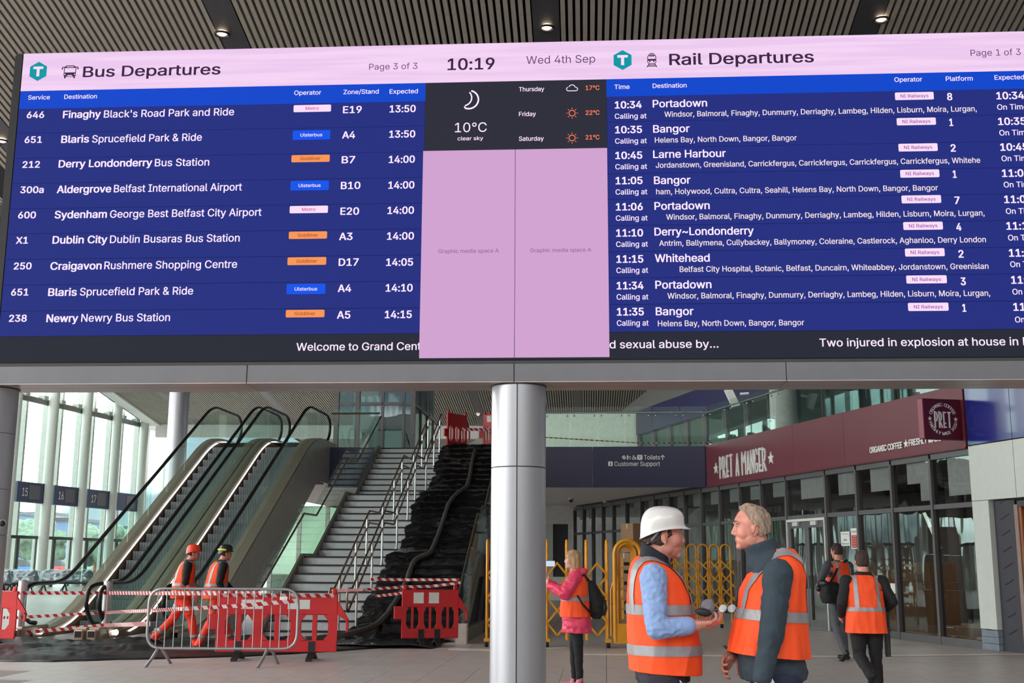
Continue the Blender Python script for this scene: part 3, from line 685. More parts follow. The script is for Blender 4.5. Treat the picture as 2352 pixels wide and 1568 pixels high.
for i, r_ in enumerate(rail):
    zt_ = S(1396, yr[i])[1]; zb_ = S(1396, yr[i + 1])[1] if i < 8 else z_r0
    row = rect('departure_row', x3 + .003, zb_ + .003, xr, zt_ - .003 if i else zt_, s_navy)
    dx = i * .6
    T(row, 'departure_time', r_[0], 1412 + dx, r_[1], 1474 + dx, r_[1] - .6, 18, s_txt, .032); T(row, 'destination', r_[2], r_[3], r_[5], r_[4], r_[5] - (r_[4] - r_[3]) * .012, 19, s_txt, RE + .008)
    T(row, 'calling_at', 'Calling at', 1412 + dx, r_[1] + 26, 1485 + dx, r_[1] + 25, 13, s_txt, RE); T(row, 'calling_points', r_[6], r_[7], r_[9], r_[8], r_[10], 13.5, s_txt2, RE)
    badge(row, 'NI Railways', r_[11], r_[12], r_[13], r_[14], s_wh, s_pur, .15)
    T(row, 'platform', r_[15], r_[16] - 7, r_[17], r_[16] + (5 if r_[15] != '1' else 2), r_[17], 18, s_txt, .032)
    T(row, 'expected_time', r_[0], r_[18], r_[19], r_[18] + 64, r_[19] - 1, 18, s_txt, .032); T(row, 'status', 'On Time', r_[21], r_[20], r_[21] + 70, r_[20] - 1, 13.5, s_txt, RE)
# weather and media panels
wz = S(1184, 343)[1]
wp = rect('weather_panel', x1, wz, x3, z_h - .001, s_dark)
T(wp, 'temperature', '10°C', 1045, 293, 1118, 292, 24, s_txt, 0); T(wp, 'conditions', 'clear sky', 1051, 318, 1110, 317.5, 9.5, s_txt, RE)
for d_, b, y, tp in (('Thursday', 1250, 205, '17°C'), ('Friday', 1231, 262, '22°C'), ('Saturday', 1249, 318.5, '21°C')):
    T(wp, 'forecast_day', d_, 1192, y, b, y - .5, 11, s_txt, RE); T(wp, 'forecast_temperature', tp, 1345, y - 3, 1377, y - 3.5, 11.5, s_or, RE + .008)
def ring(q, u, z, r, t, a0=0, a1=2 * math.pi, n=20, w=-.004):
    pts = [(u + r * math.cos(a0 + (a1 - a0) * i / n), w, z + r * math.sin(a0 + (a1 - a0) * i / n)) for i in range(n + 1)]
    for a, b in zip(pts[:-1], pts[1:]): bar(q, a, b, t, .002, up=Vector((0, 1, 0)))
for y in (260, 317):
    u, z = S(1314, y); q = B(); ring(q, u, z, .034, .009)
    for k in range(8): a = k * math.pi / 4; bar(q, (u + .05 * math.cos(a), -.004, z + .05 * math.sin(a)), (u + .064 * math.cos(a), -.004, z + .064 * math.sin(a)), .008, .002, up=Vector((0, 1, 0)))
    obj('sun_icon', q, s_or, wp)
u, z = S(1314, 203); q = B(); bar(q, (u - .045, -.004, z - .03), (u + .045, -.004, z - .03), .008, .002, up=Vector((0, 1, 0))); ring(q, u - .04, z - .008, .022, .008, math.pi * .6, math.pi * 1.5, 8); ring(q, u + .042, z - .01, .02, .008, -math.pi / 2, math.pi * .5, 8); ring(q, u, z + .005, .036, .008, .1, math.pi - .3, 10); obj('cloud_icon', q, s_txt, wp)
u, z = S(1080, 229); q = B()
ring(q, u - .015, z, .108, .018, -math.pi * .62, math.pi * .42, 24); ring(q, u - .078, z + .022, .095, .015, -math.pi * .43, math.pi * .24, 20)
bar(q, (u - .065, -.004, z - .08), (u - .05, -.004, z - .105), .016, .002, up=Vector((0, 1, 0))); obj('moon_icon', q, s_txt, wp)
zm = S(1184, 821)[1]
for a, b in ((x1 - .012, x2 - .003), (x2 + .003, x3)):
    mp_ = rect('media_panel', a, zm, b, wz - .003, s_media, -.006, .012)
    c_ = (1007, 577, 1146, 576) if a < x2 - .1 else (1218, 575, 1358, 574); T(mp_, 'media_caption', 'Graphic media space A', *c_, 9.5, s_grey, RE, -.009)
T(tick, 'ticker_text', 'Welcome to Grand Cent', 681, 797, 967, 794, 18.5, s_txt, RE); T(tick, 'ticker_text', 'd sexual abuse by…', 1400, 791, 1650, 789, 18.5, s_txt, RE); T(tick, 'ticker_text', 'Two injured in explosion at house in N', 1882, 787, 2366, 783, 18.5, s_txt, RE)
# ------------------------------------------------------------------ building frame for stairs and escalators (yaw 4.6 degrees)
def W(u, v, z=0.0): return Vector((u * CA + v * SA, -u * SA + v * CA, z))
def at_u(px, py, u): return PP(px, py, W(u, 0), Vector((CA, -SA, 0)))
ZT = 4.75
# ---- upper floor slab
v_e = 33.5
mz = thing('floor_upper', kind='structure')
def wall_x(Y): return 5.65 - .238 * (Y - 33)
wn = Vector((-1, -.238, 0)).normalized(); wt = Vector((-.238, 1, 0)).normalized()   # out of the shop wall / along it
def WP(Y, off, z): return Vector((wall_x(Y), Y, z)) + wn * off
q = B(); A0 = W(-2.62, v_e + .12); A1 = WP(33.1, 0, 0)
prism(q, [(A0.x, A0.y, 3.66), (A1.x + .5, 33.2, 3.66), (wall_x(58) + 9, 58, 3.66), (W(-2.62, 58).x, 58, 3.66)], (0, 0, 1.06)); obj('slab', q, m_soffit, mz)
q = B(); P = [W(-8.1, v_e + .12), W(-6.75, v_e + .12), W(-6.75, 52), W(-8.1, 52)]; prism(q, [(p.x, p.y, 3.66) for p in P], (0, 0, 1.06)); obj('slab', q, m_soffit, mz)
q = B(); P = [W(-6.72, v_e + .36), W(-2.65, v_e + .36), W(-2.65, 52), W(-6.72, 52)]; prism(q, [(p.x, p.y, 3.66) for p in P], (0, 0, 1.06)); obj('slab', q, m_soffit, mz)
q = B(); P = [W(-11.3, v_e + 1.4), W(-8.12, v_e + 1.4), W(-8.12, 52), W(-11.3, 52)]; prism(q, [(p.x, p.y, 3.66) for p in P], (0, 0, 1.06)); obj('slab', q, m_soffit, mz)
# navy fascia in flat panels
def fasc(pts, z0, z1, mat, name='fascia_panel', th=.05):
    for a, b in zip(pts[:-1], pts[1:]):
        a = Vector(a); b = Vector(b); d = (b - a).normalized(); n = Vector((-d.y, d.x, 0)); a2 = a + d * .006; b2 = b - d * .006
        q = B(); prism(q, [(a2.x, a2.y, z0), (b2.x, b2.y, z0), (b2.x, b2.y, z1), (a2.x, a2.y, z1)], n * th); obj(name, q, mat, mz)
zf0 = PY(1440, 1120, 33.6).z; zf1 = ZT + .02
fA = W(-2.55, v_e); fB = PY(1361, 1080, 33.55); fC = WP(33.15, .02, 0)
fasc([(fA.x, fA.y, 0), (fB.x, 33.5, 0), (fC.x, fC.y, 0)], zf0, zf1, m_navy)
a = W(-8.1, v_e); b = W(-6.75, v_e); fasc([(a.x, a.y, 0), (b.x, b.y, 0)], zf0, zf1, m_navy)
# wayfinding lettering and pictograms on the fascia
FS = thing('wayfinding_sign', 'white Toilets and Customer Support lettering and pictograms on the navy fascia', 'sign', (fB.x, 33.5, 0), math.atan2(fC.y - 33.5, fC.x - fB.x))
ffd = Vector((fC.x - fB.x, fC.y - 33.5, 0)).normalized(); ffn = Vector((-ffd.y, ffd.x, 0))
def FSx(px, py):
    p = PP(px, py, Vector((fB.x, 33.5, 0)), ffn) - Vector((fB.x, 33.5, 0)); return p.dot(ffd), p.z
def ftext(s, a, b, y, caph, bold=.008):
    u0, z = FSx(a, y); u1, _ = FSx(b, y); q = B(); put_text(q, s, u0, u1, z, caph * 33.5 / FOC, w=-.008, bold=bold); obj('lettering', q, m_letter, FS)
ftext('Toilets', 1479, 1516, 1050, 10); ftext('Customer Support', 1411, 1516, 1065, 10)
def fbar(q, pts, t=.02):
    P = [FSx(*p) for p in pts]
    for a, b in zip(P[:-1], P[1:]): bar(q, (a[0], -.006, a[1]), (b[0], -.006, b[1]), t, .004, up=Vector((0, 1, 0)))
q = B(); fbar(q, [(1522, 1056), (1522, 1045)]); fbar(q, [(1518, 1050), (1522, 1045), (1526.5, 1050)]); obj('arrow', q, m_letter, FS)
q = B(); fbar(q, [(1464.5, 1045.5), (1474.5, 1045.5), (1474.5, 1054.5), (1464.5, 1054.5), (1464.5, 1045.5)], .03); fbar(q, [(1467.5, 1047.5), (1467.5, 1054)], .035); fbar(q, [(1471.5, 1047.5), (1471.5, 1054)], .035); obj('toilet_pictogram', q, m_letter, FS)
q = B(); fbar(q, [(1455, 1045), (1455, 1050), (1459, 1050), (1461, 1055)], .025); fbar(q, [(1452.5, 1050), (1452.5, 1054), (1456, 1055), (1458, 1052.5)], .018); obj('wheelchair_pictogram', q, m_letter, FS)
q = B(); fbar(q, [(1441.5, 1045), (1441, 1055)], .03); fbar(q, [(1442, 1049), (1449, 1049)], .02); fbar(q, [(1444, 1053), (1449, 1053)], .015); obj('changing_pictogram', q, m_letter, FS)
q = B(); fbar(q, [(1433, 1046), (1437.5, 1050), (1433, 1054), (1429, 1050), (1433, 1046)], .02); fbar(q, [(1430, 1047), (1436, 1054)], .02); obj('round_pictogram', q, m_letter, FS)
q = B(); a = FSx(1397, 1059.5); b = FSx(1407, 1070); box(q, (a[0], -.008, b[1]), (b[0], -.004, a[1])); obj('information_plate', q, m_letter, FS)
q = B(); u, z = FSx(1402, 1065); put_text(q, 'i', u - .018, u + .018, z, .1, w=-.011, bold=.02); obj('information_letter', q, m_navy, FS)
# soffit fittings
for px, py, l in ((1311, 1147, 'left'), (1391, 1154, 'right')):
    p = PZ(px, py, 3.6); t = thing('dome_camera', 'small white dome camera under the upper floor, the %s one of the pair' % l, 'camera', p); q = B(); cyl(q, (0, 0, -.0), .1, .055, 20); obj('base', q, m_white, t, 1); q = B(); ell(q, (0, 0, -.02), (.075, .075, .08)); obj('dome', q, m_dkgrey, t, 1)

# ---- stairs
R_ = ZT / 27; T_ = .35; uL, uR = -6.56, -2.76
st = thing('staircase', 'wide grey stone staircase in three flights with dark nosings', 'staircase', (0, 0, 0), -YA)
noses = []     # (v, z)
v = 22.3; z = 0
for f in range(3):
    for k in range(9):
        z += R_; noses.append((v, z)); v += T_
    v += 1.05
q = B(); box(q, (uL, 0, -.19), (uR, T_ + .02, 0)); me_s = mesh_of(q, 'step', m_concr)
q = B(); box(q, (uL, 0, -.19), (uR, 1.42, 0)); me_l = mesh_of(q, 'landing', m_concr)
q = B(); box(q, (uL + .02, -.012, -.034), (uR - .02, .05, .003)); me_n = mesh_of(q, 'nosing', m_nose)
for i, (v, z) in enumerate(noses):
    land = i in (8, 17)
    o = inst('landing' if land else 'step', me_l if land else me_s, st, (0, v, z)); inst('nosing', me_n, o, (0, 0, 0))
def slope_pts(dz, ext0=.0, ext1=0.0, u=0, v_off=0.0):
    """polyline that follows the nosings, dz above them"""
    P = [(u, noses[0][0] - ext0, noses[0][1] + dz - R_)]
    for a, b in ((0, 8), (9, 17), (18, 26)): P += [(u, noses[a][0] - .3 + v_off, noses[a][1] - R_ + dz), (u, noses[b][0] + v_off, noses[b][1] + dz)]
    P.append((u, noses[26][0] + ext1, noses[26][1] + dz)); return P
def flight_poly(u, i0, i1, d0, d1):
    a = noses[i0]; b = noses[i1]; return [(u, a[0] - .3, a[1] - R_ + d0), (u, b[0], b[1] + d0), (u, b[0], b[1] + d1), (u, a[0] - .3, a[1] - R_ + d1)]
m_string = M('stringer', (136, 130, 122), .4, .6)
for side, u, s_ in (('left', uL, -1), ('right', uR, 1)):
    th = (s_ * .06, 0, 0)
    for i0, i1 in ((0, 8), (9, 17), (18, 26)):
        q = B(); prism(q, flight_poly(u, i0, i1, -.42, .06), th); obj('stringer', q, m_string, st)
    for i in (8, 17):
        a, b = noses[i], noses[i + 1]; q = B(); prism(q, [(u, a[0], a[1] - .42), (u, b[0] - .3, a[1] - .42), (u, b[0] - .3, a[1] + .06), (u, a[0], a[1] + .06)], th); obj('stringer', q, m_string, st)
bl = {}
for side, u, s_ in (('left', uL - .09, -1), ('right', uR + .09, 1)):
    t = thing('stair_balustrade', 'glass balustrade with steel handrail along the %s side of the stairs' % side, 'balustrade', (0, 0, 0), -YA)
    th = (.017, 0, 0)
    for i0, i1 in ((0, 8), (9, 17), (18, 26)):
        n_ = 3; a, b = noses[i0], noses[i1]; va, za, vb, zb2 = a[0] - .3, a[1] - R_, b[0], b[1]
        for k in range(n_):
            f0, f1 = k / n_ + .004, (k + 1) / n_ - .004
            if side == 'right' and i0 == 0 and k == 0: pass
            y0, y1 = va + (vb - va) * f0, va + (vb - va) * f1; z0, z1 = za + (zb2 - za) * f0, za + (zb2 - za) * f1
            q = B(); prism(q, [(u, y0, z0 + .02), (u, y1, z1 + .02), (u, y1, z1 + 1.12), (u, y0, z0 + 1.12)], th); obj('glass_panel', q, g_green, t)
    for i in (8, 17):
        a, b = noses[i], noses[i + 1]; q = B(); box(q, (u, a[0] + .01, a[1] + .02), (u + .017, b[0] - .31, a[1] + 1.12)); obj('glass_panel', q, g_green, t)
    q = B(); ui = u - s_ * .08; P = slope_pts(.92, .55, .0, ui); P = [(ui, P[0][1] + .02, P[0][2] - .28)] + P; tube(q, P, .022, 8); obj('handrail', q, m_bronze, t, 1)
    q = B()
    for i in (1, 4, 7, 10, 13, 16, 19, 22, 25): bar(q, (u, noses[i][0], noses[i][1] + .87), (ui, noses[i][0], noses[i][1] + .9), .02)
    obj('rail_bracket', q, m_steel2, t)
    if side == 'right':
        q = B(); box(q, (u - .1, 21.75, 0), (u + .1, 22.0, .35)); obj('end_block', q, m_white, t)
        q = B(); box(q, (u - .04, 21.95, 0), (u + .06, 33.2, .25)); obj('base_rail', q, m_string, t)
# upper edge glass, left of the stair head, and its rail
t = thing('upper_balustrade', 'short glass balustrade at the stair head in front of the lift tower', 'balustrade', (0, 0, 0), -YA)
for u0, u1 in ((-8.0, -7.35), (-7.33, -6.7)):
    q = B(); box(q, (u0, 33.55, ZT), (u1, 33.567, ZT + 1.15)); obj('glass_panel', q, g_green, t)
q = B(); tube(q, [(-8.05, 33.48, ZT + 1.02), (-6.6, 33.48, ZT + 1.02)], .025, 8); obj('handrail', q, m_bronze, t, 1)
# centre rails
m_post = M('bright_post', (205, 205, 208), .25, .8)
for nm, u in (('left', -5.12), ('right', -4.78)):
    t = thing('centre_handrail', 'steel handrail on posts up the middle of the stairs, the %s one of two' % nm, 'handrail', (0, 0, 0), -YA)
    for dz in (.98, .72):
        P = slope_pts(dz, .62, .25, u); n = len(P)
        q = B(); tube(q, P, .021, 8); obj('rail', q, m_bronze, t, 1)
    q = B(); P = [(u, noses[0][0] - .62, .98), (u, noses[0][0] - .72, .9), (u, noses[0][0] - .72, .62), (u, noses[0][0] - .62, .56), (u, noses[0][0] - .3, .72)]
    tube(q, P, .021, 8); obj('rail_end', q, m_bronze, t, 1)
    for i in (0, 4, 7, 9, 13, 16, 18, 22, 25):
        q = B(); z0 = noses[i][1]; tube(q, [(u, noses[i][0] + .12, z0), (u, noses[i][0] + .12, z0 + 1.02)], .024, 8); cyl(q, (u, noses[i][0] + .12, z0), .05, .015, 12); o = obj('post', q, m_post, t, 1)

# ---- escalators
def rounded(P, r, n=6):
    out = [Vector(P[0])]
    for a, b, c in zip(P[:-2], P[1:-1], P[2:]):
        a, b, c = Vector(a), Vector(b), Vector(c); d1 = (a - b); d2 = (c - b); k = min(r, d1.length * .49, d2.length * .49); p1 = b + d1.normalized() * k; p2 = b + d2.normalized() * k
        for i in range(n + 1):
            s = i / n; out.append(p1 * (1 - s) ** 2 + b * 2 * s * (1 - s) + p2 * s * s)
    out.append(Vector(P[-1])); return out
vk0, vk1, vend = 23.35, 31.75, 34.35
def prof(dz, u, v0=22.0, v1=34.1, r=1.0): return rounded([(u, v0, dz), (u, vk0, dz), (u, vk1, ZT + dz), (u, v1, ZT + dz)], r)
m_deck = M('escalator_deck', (172, 158, 142), .4, .55, .06, 2); m_skirt = M('escalator_skirt', (150, 122, 100), .36, .6, .06, 2)
m_stepm = M('escalator_step', (104, 110, 114), .5, .3, .05, 30); m_truss = M('truss_cladding', (190, 186, 182), .42, .3, .06, 2)
def wallstrip(q, Pt, Pb, d):
    """closed solid between two matching polylines, thickness d"""
    n = len(Pt); d = Vector(d); a = [q.verts.new(p) for p in Pt]; b = [q.verts.new(p) for p in Pb]; a2 = [q.verts.new(Vector(p) + d) for p in Pt]; b2 = [q.verts.new(Vector(p) + d) for p in Pb]
    for i in range(n - 1):
        for f in ((a[i], a[i + 1], b[i + 1], b[i]), (a2[i + 1], a2[i], b2[i], b2[i + 1]), (a[i + 1], a[i], a2[i], a2[i + 1]), (b[i], b[i + 1], b2[i + 1], b2[i])): q.faces.new(f)
    for i in (0, n - 1): q.faces.new((a[i], b[i], b2[i], a2[i]))
def escalator(u0, u1, lab, left_outer, right_outer):
    t = thing('escalator', lab, 'escalator', (0, 0, 0), -YA)
    # moving steps, resting
    sw0, sw1 = u0 + .175, u1 - .16; q = B(); box(q, (sw0, 0, -.24), (sw1, .40, 0)); 
    for k in range(14): box(q, (sw0 + .02 + k * (sw1 - sw0 - .04) / 14, -.008, -.235), (sw0 + .02 + (k + .55) * (sw1 - sw0 - .04) / 14, .0, -.005))
    me = mesh_of(q, 'step', m_stepm); rise = ZT / 23.0; run = (vk1 - vk0 - .1) / 23.0
    for k in range(23): inst('step', me, t, (0, vk0 + .1 + run * k, .0 + rise * k + .03))
    q = B(); box(q, (sw0, 21.2, .0), (sw1, vk0 + .3, .02)); obj('comb_plate', q, m_steel2, t)
    q = B(); box(q, (sw0, vk1, ZT - .02), (sw1, 35.2, ZT)); obj('landing_plate', q, m_steel2, t)
    for side, u, s_ in ((0, u0, 1), (1, u1, -1)):
        hp = rounded([(u, 22.25, .28), (u, 21.95, .30), (u, 21.66, .62), (u, 21.72, .95), (u, 22.1, 1.03), (u, vk0, 1.03), (u, vk1, ZT + 1.03), (u, 34.05, ZT + 1.03), (u, 34.4, ZT + .9), (u, 34.42, ZT + .5), (u, 34.1, ZT + .25)], .55, 5)
        q = B(); tube(q, hp, .042, 8); obj('handrail', q, m_rubber, t, 1)
        # glass between deck and handrail
        N_ = 11
        def zt_at(v): 
            f = max(0, min(1, (v - vk0) / (vk1 - vk0))); k = .28
            base = ZT * f
            for c, s in ((vk0, 1), (vk1, -1)):
                d = abs(v - c)
                if d < .9: base += s * (.9 - d) ** 2 / (4 * .9) * (ZT / (vk1 - vk0))
            return base
        vs_ = [21.85 + (34.25 - 21.85) * i / N_ for i in range(N_ + 1)]
        for a, b in zip(vs_[:-1], vs_[1:]):
            m_ = [a + .006 + (b - a - .012) * i / 5 for i in range(6)]
            q = B(); top = [(u, v, zt_at(v) + (.98 if 22.0 < v < 34.1 else .8)) for v in m_]; bot = [(u, v, zt_at(v) + .19) for v in m_]
            wallstrip(q, top, bot, (.012, 0, 0)); obj('glass_panel', q, g_green, t)
        dp = [21.9 + (34.3 - 21.9) * i / 40 for i in range(41)]
        # inner skirt and sloping inner deck
        q = B(); wallstrip(q, [(u + s_ * .13, v, zt_at(v) + .12) for v in dp], [(u + s_ * .13, v, zt_at(v) - .28) for v in dp], (s_ * .01, 0, 0)); obj('skirt_panel', q, m_skirt, t, 1)
        q = B(); wallstrip(q, [(u + s_ * .01, v, zt_at(v) + .19) for v in dp], [(u + s_ * .01, v, zt_at(v) + .15) for v in dp], (s_ * .12, 0, -.02)); obj('inner_deck', q, m_deck, t, 1)
        # led strip on the skirt
        if side == 0:
            q = B(); dq = [v for v in dp if v > 22.6 and v < 33.0]; tube(q, [(u + s_ * .152, v, zt_at(v) + .085) for v in dq], .012, 6); obj('strip_light', q, m_led, t)
            q = B(); ell(q, (u + .17, 22.15, .12), (.05, .03, .055), 12, 8); obj('round_light', q, m_led, t, 1)
        # newel base
        ww = .13 if (side == 0) != False else .13
        q = B(); box(q, (u - .11, 21.55, 0), (u + .11, 22.6, .24), .02); box(q, (u - .09, 21.42, .0), (u + .09, 21.56, .20), .02); obj('newel_base', q, m_deck, t)
        q = B(); box(q, (u - .055, 21.40, .07), (u + .055, 21.43, .18)); obj('handrail_inlet', q, m_black, t)
    # outer decks and cladding
    for on, u, s_ in ((left_outer, u0, -1), (right_outer, u1, 1)):
        wd = on
        q = B(); wallstrip(q, [(u - s_ * .01, v, zt_at(v) + .19) for v in dp], [(u - s_ * .01, v, zt_at(v) + .14) for v in dp], (s_ * wd, 0, 0)); obj('outer_deck', q, m_deck, t, 1)
    if right_outer > .15:
        u = u1 + right_outer - .03
        q = B(); cols = [vk0 - 1.4, 24.9, 27.3, 29.7, 32.1, 34.3]
        for a, b in zip(cols[:-1], cols[1:]):
            q = B(); m_ = [a + .008 + (b - a - .016) * i / 6 for i in range(7)]
            wallstrip(q, [(u, v, zt_at(v) + .135) for v in m_], [(u, v, max(0.0, (v - vk0 - .6) / (vk1 - vk0) * ZT - .95) if v < vk1 + .6 else ZT - 1.05) for v in m_], (.03, 0, 0)); obj('cladding_panel', q, m_truss, t)
    q = B(); m_ = [vk0 - .5 + i for i in range(12)]
    wallstrip(q, [(u0 - .1, v, zt_at(v) - .3) for v in m_], [(u0 - .1, v, max(-.0, min(ZT - 1.05, (v - vk0 - .6) / (vk1 - vk0) * ZT - .93))) for v in m_], (u1 - u0 + .1, 0, 0)); obj('truss', q, m_dkgrey, t)
    return t
escalator(-11.06, -9.81, 'left escalator of the pair, its steps at rest', .16, .115)
escalator(-9.56, -8.31, 'right escalator of the pair, steel clad side facing the stairs', .115, .24)

# ---- lift tower on the upper floor
lt = thing('lift_tower', 'glazed lift tower with grey steel frame behind the stair head', 'lift', (0, 0, 0), -YA)
fu0 = -8.42; fu1 = -5.98; fv0 = 35.7; fv1 = 39.9; zt0 = ZT - .02; zt1 = 10.4
zl = [zt0, 6.35, 7.95, zt1]
q = B()
for u in (fu0, -7.75, fu1): 
    q = B(); box(q, (u - .07, fv0 - .07, zt0), (u + .07, fv0 + .07, zt1)); obj('corner_post', q, m_frame, lt)
for u in (-6.95, -6.28):
    q = B(); box(q, (u - .04, fv0 - .05, zt0), (u + .04, fv0 + .05, zt1)); obj('mullion', q, m_frame, lt)
for z in zl[1:]:
    q = B(); box(q, (fu0, fv0 - .05, z - .05), (fu1, fv0 + .05, z + .05)); box(q, (fu1 - .05, fv0, z - .05), (fu1 + .05, fv1, z + .05)); obj('transom', q, m_frame, lt)
for v in (fv0 + 1.4, fv0 + 2.8, fv1):
    q = B(); box(q, (fu1 - .05, v - .05, zt0), (fu1 + .05, v + .05, zt1)); obj('mullion', q, m_frame, lt)
ug = [fu0, -7.75, -6.95, -6.28, fu1]; vg = [fv0, fv0 + 1.4, fv0 + 2.8, fv1]
for z0, z1 in zip(zl[:-1], zl[1:]):
    for a, b in zip(ug[:-1], ug[1:]): q = B(); box(q, (a + .04, fv0, z0 + .05), (b - .04, fv0 + .012, z1 - .05)); obj('glass_pane', q, g_lift, lt)
    for a, b in zip(vg[:-1], vg[1:]): q = B(); box(q, (fu1, a + .05, z0 + .05), (fu1 + .012, b - .05, z1 - .05)); obj('glass_pane', q, m_pale if z0 < 5 and False else g_lift, lt)
q = B(); box(q, (fu0 - .05, fv1 - .1, zt0), (fu1 - .1, fv1, zt1)); obj('rear_wall', q, m_dkgrey, lt)
q = B(); box(q, (-7.0, fv0 + .7, 4.9), (-6.45, fv0 + .75, 5.6)); box(q, (-8.1, fv0 + 1, 5.6), (-7.3, fv0 + 1.1, 7.0)); obj('inner_panel', q, m_pale, lt)
q = B()
for k in range(9): box(q, (-7.6, fv0 + 1.2, 8.0 + k * .24), (-6.2, fv0 + 1.26, 8.06 + k * .24))
obj('louvre', q, m_pale, lt)
q = B(); box(q, (-7.7, fv0 + .8, 7.75), (-6.1, fv0 + 2.2, 7.9)); box(q, (-7.1, fv0 + 1.0, zt0), (-7.0, fv0 + 1.1, zt1)); obj('guide_frame', q, m_dkgrey, lt)
for a, b in ((0, 1), (1, 2), (2, 3)):
    q = B(); box(q, (fu1 - .3, vg[a] + .12, zt0), (fu1 - .27, vg[b] - .12, 6.4)); obj('inner_lining', q, m_pale, lt)
# white sloped parapet seen right of the upper flight
wp_ = thing('sloped_parapet', 'white sloping parapet wall on the upper floor, right of the stair head', 'wall', PY(1100, 1060, 37.5))
o0 = Vector(wp_.location); q = B(); prism(q, [PY(x, y, 37.5) - o0 for x, y in ((1058, 1060), (1062, 1029), (1122, 990), (1180, 955), (1180, 1060))], (0, .15, 0)); obj('panel', q, m_white, wp_)

# ---- upper level right: glass edge along the fascia, far walls and the navy bulkhead
t = thing('upper_balustrade', 'long glass balustrade along the upper floor edge above the navy fascia and shop sign', 'balustrade', (0, 0, 0))
A = Vector((fA.x, fA.y + .08, ZT)); Bq = WP(33.15, -.05, ZT)
def glaz(A, Bq, n):
    for k in range(n):
        a = A.lerp(Bq, k / n + .002); b = A.lerp(Bq, (k + 1) / n - .002); d = (b - a).normalized(); nn = Vector((-d.y, d.x, 0))
        q = B(); prism(q, [a, b, b + Vector((0, 0, 1.17)), a + Vector((0, 0, 1.17))], nn * .017); obj('glass_panel', q, g_green, t)
        q = B()
        for f in (.12, .88): c = a.lerp(b, f) + Vector((0, 0, .92)); ell(q, c, (.03, .03, .03), 8, 6)
        obj('rail_fixing', q, m_post, t, 1)
glaz(A, Bq, 7)
rp = [Vector((A.x, A.y + .08, ZT + 1.02)), Vector((Bq.x + .05, Bq.y + .06, ZT + 1.02))]
C2 = WP(17.8, -.05, ZT); glaz(Bq, C2, 11); rp.append(Vector((C2.x + .1, C2.y, ZT + 1.02)))
q = B(); tube(q, rp, .024, 8); obj('handrail', q, m_post, t, 1)
w2 = thing('wall_upper', kind='structure')
bx = lambda Y: 5.83 - .238 * (Y - 53.8)
q = B(); a = PY(1200, 1000, 54.2); b = PY(1464, 1000, 54.2); zt_ = PY(1300, 949, 54.2).z; box(q, (a.x, 54.2, 3.66), (b.x, 54.5, zt_)); obj('rear_partition', q, M('pale_green_wall', (186, 196, 182), .5), w2)
zb1 = PY(1463, 999, 53.8).z; zb2 = PY(1463, 945, 53.8).z
def BPt(Y, off, z): return Vector((bx(Y), Y, z)) + wn * off
q = B(); P = [BPt(53.8, .0, 0), BPt(20, .0, 0), BPt(20, -.4, 0), BPt(53.8, -.4, 0)]; prism(q, [(p.x, p.y, zb1) for p in P], (0, 0, zb2 - zb1)); obj('bulkhead', q, m_navy, w2)
q = B(); P = [BPt(53.8, -.1, 0), BPt(20, -.1, 0)];
Yu = [53.8 - 1.9 * k for k in range(18)]
for a, b in zip(Yu[:-1], Yu[1:]):
    pa, pb = BPt(a, -.2, ZT), BPt(b, -.2, ZT); q = B(); prism(q, [pa, pb, pb + Vector((0, 0, zb1 - ZT)), pa + Vector((0, 0, zb1 - ZT))], wn * .02); obj('glass_pane', q, g_up, w2)
    q = B(); bar(q, BPt(a, -.12, ZT), BPt(a, -.12, zb1), .07, .14); obj('mullion', q, m_frame, w2)
q = B(); P = [BPt(56, -3.2, 0), BPt(20, -3.2, 0), BPt(20, -3.4, 0), BPt(56, -3.4, 0)]; prism(q, [(p.x, p.y, ZT) for p in P], (0, 0, 4)); obj('inner_wall', q, m_dkgrey, w2)
q = B(); p = PY(1800, 960, 36.5); cyl(q, (p.x, 36.5, ZT), .42, 7, 32); obj('round_column', q, m_white, w2, 1)
q = B(); p = PY(2213, 925, 24); box(q, (p.x - .08, 24, ZT), (p.x + .08, 24.2, 7.2)); obj('post', q, m_white, w2)
q = B(); P = [PY(1665, 895, 40), PY(1683, 895, 40), PY(1700, 930, 40), PY(1683, 934, 40)]; lf = thing('light_fitting', 'white angled wall luminaire on the navy bulkhead', 'light', P[3]); prism(q, [p - P[3] for p in P], (0, .2, 0)); obj('housing', q, m_white, lf)
q = B(); p = PY(1700, 905, 40) - P[3]; tube(q, [p, p + Vector((.3, 0, .02))], .05, 8); obj('bracket', q, m_white, lf, 1)
# green exit signs glowing in the dark upper level
m_exit = M('exit_glow', (170, 255, 150), emit=1.6)
for px, lab in ((1394, 'green exit sign on the pale rear wall of the upper floor'), (1593, 'green exit sign deep in the upper floor glazing'), (1605, '')):
    if not lab: continue
    p = PY(px, 1033, 53.6) ; t = thing('exit_sign', lab, 'sign', p); q = B(); box(q, (-.28, 0, -.12), (.28, .06, .12), .01); obj('casing', q, m_dkgrey, t); q = B(); box(q, (-.26, -.01, -.1), (-.02, .0, .1)); box(q, (.03, -.01, -.1), (.26, .0, .1)); obj('lit_face', q, m_exit, t)
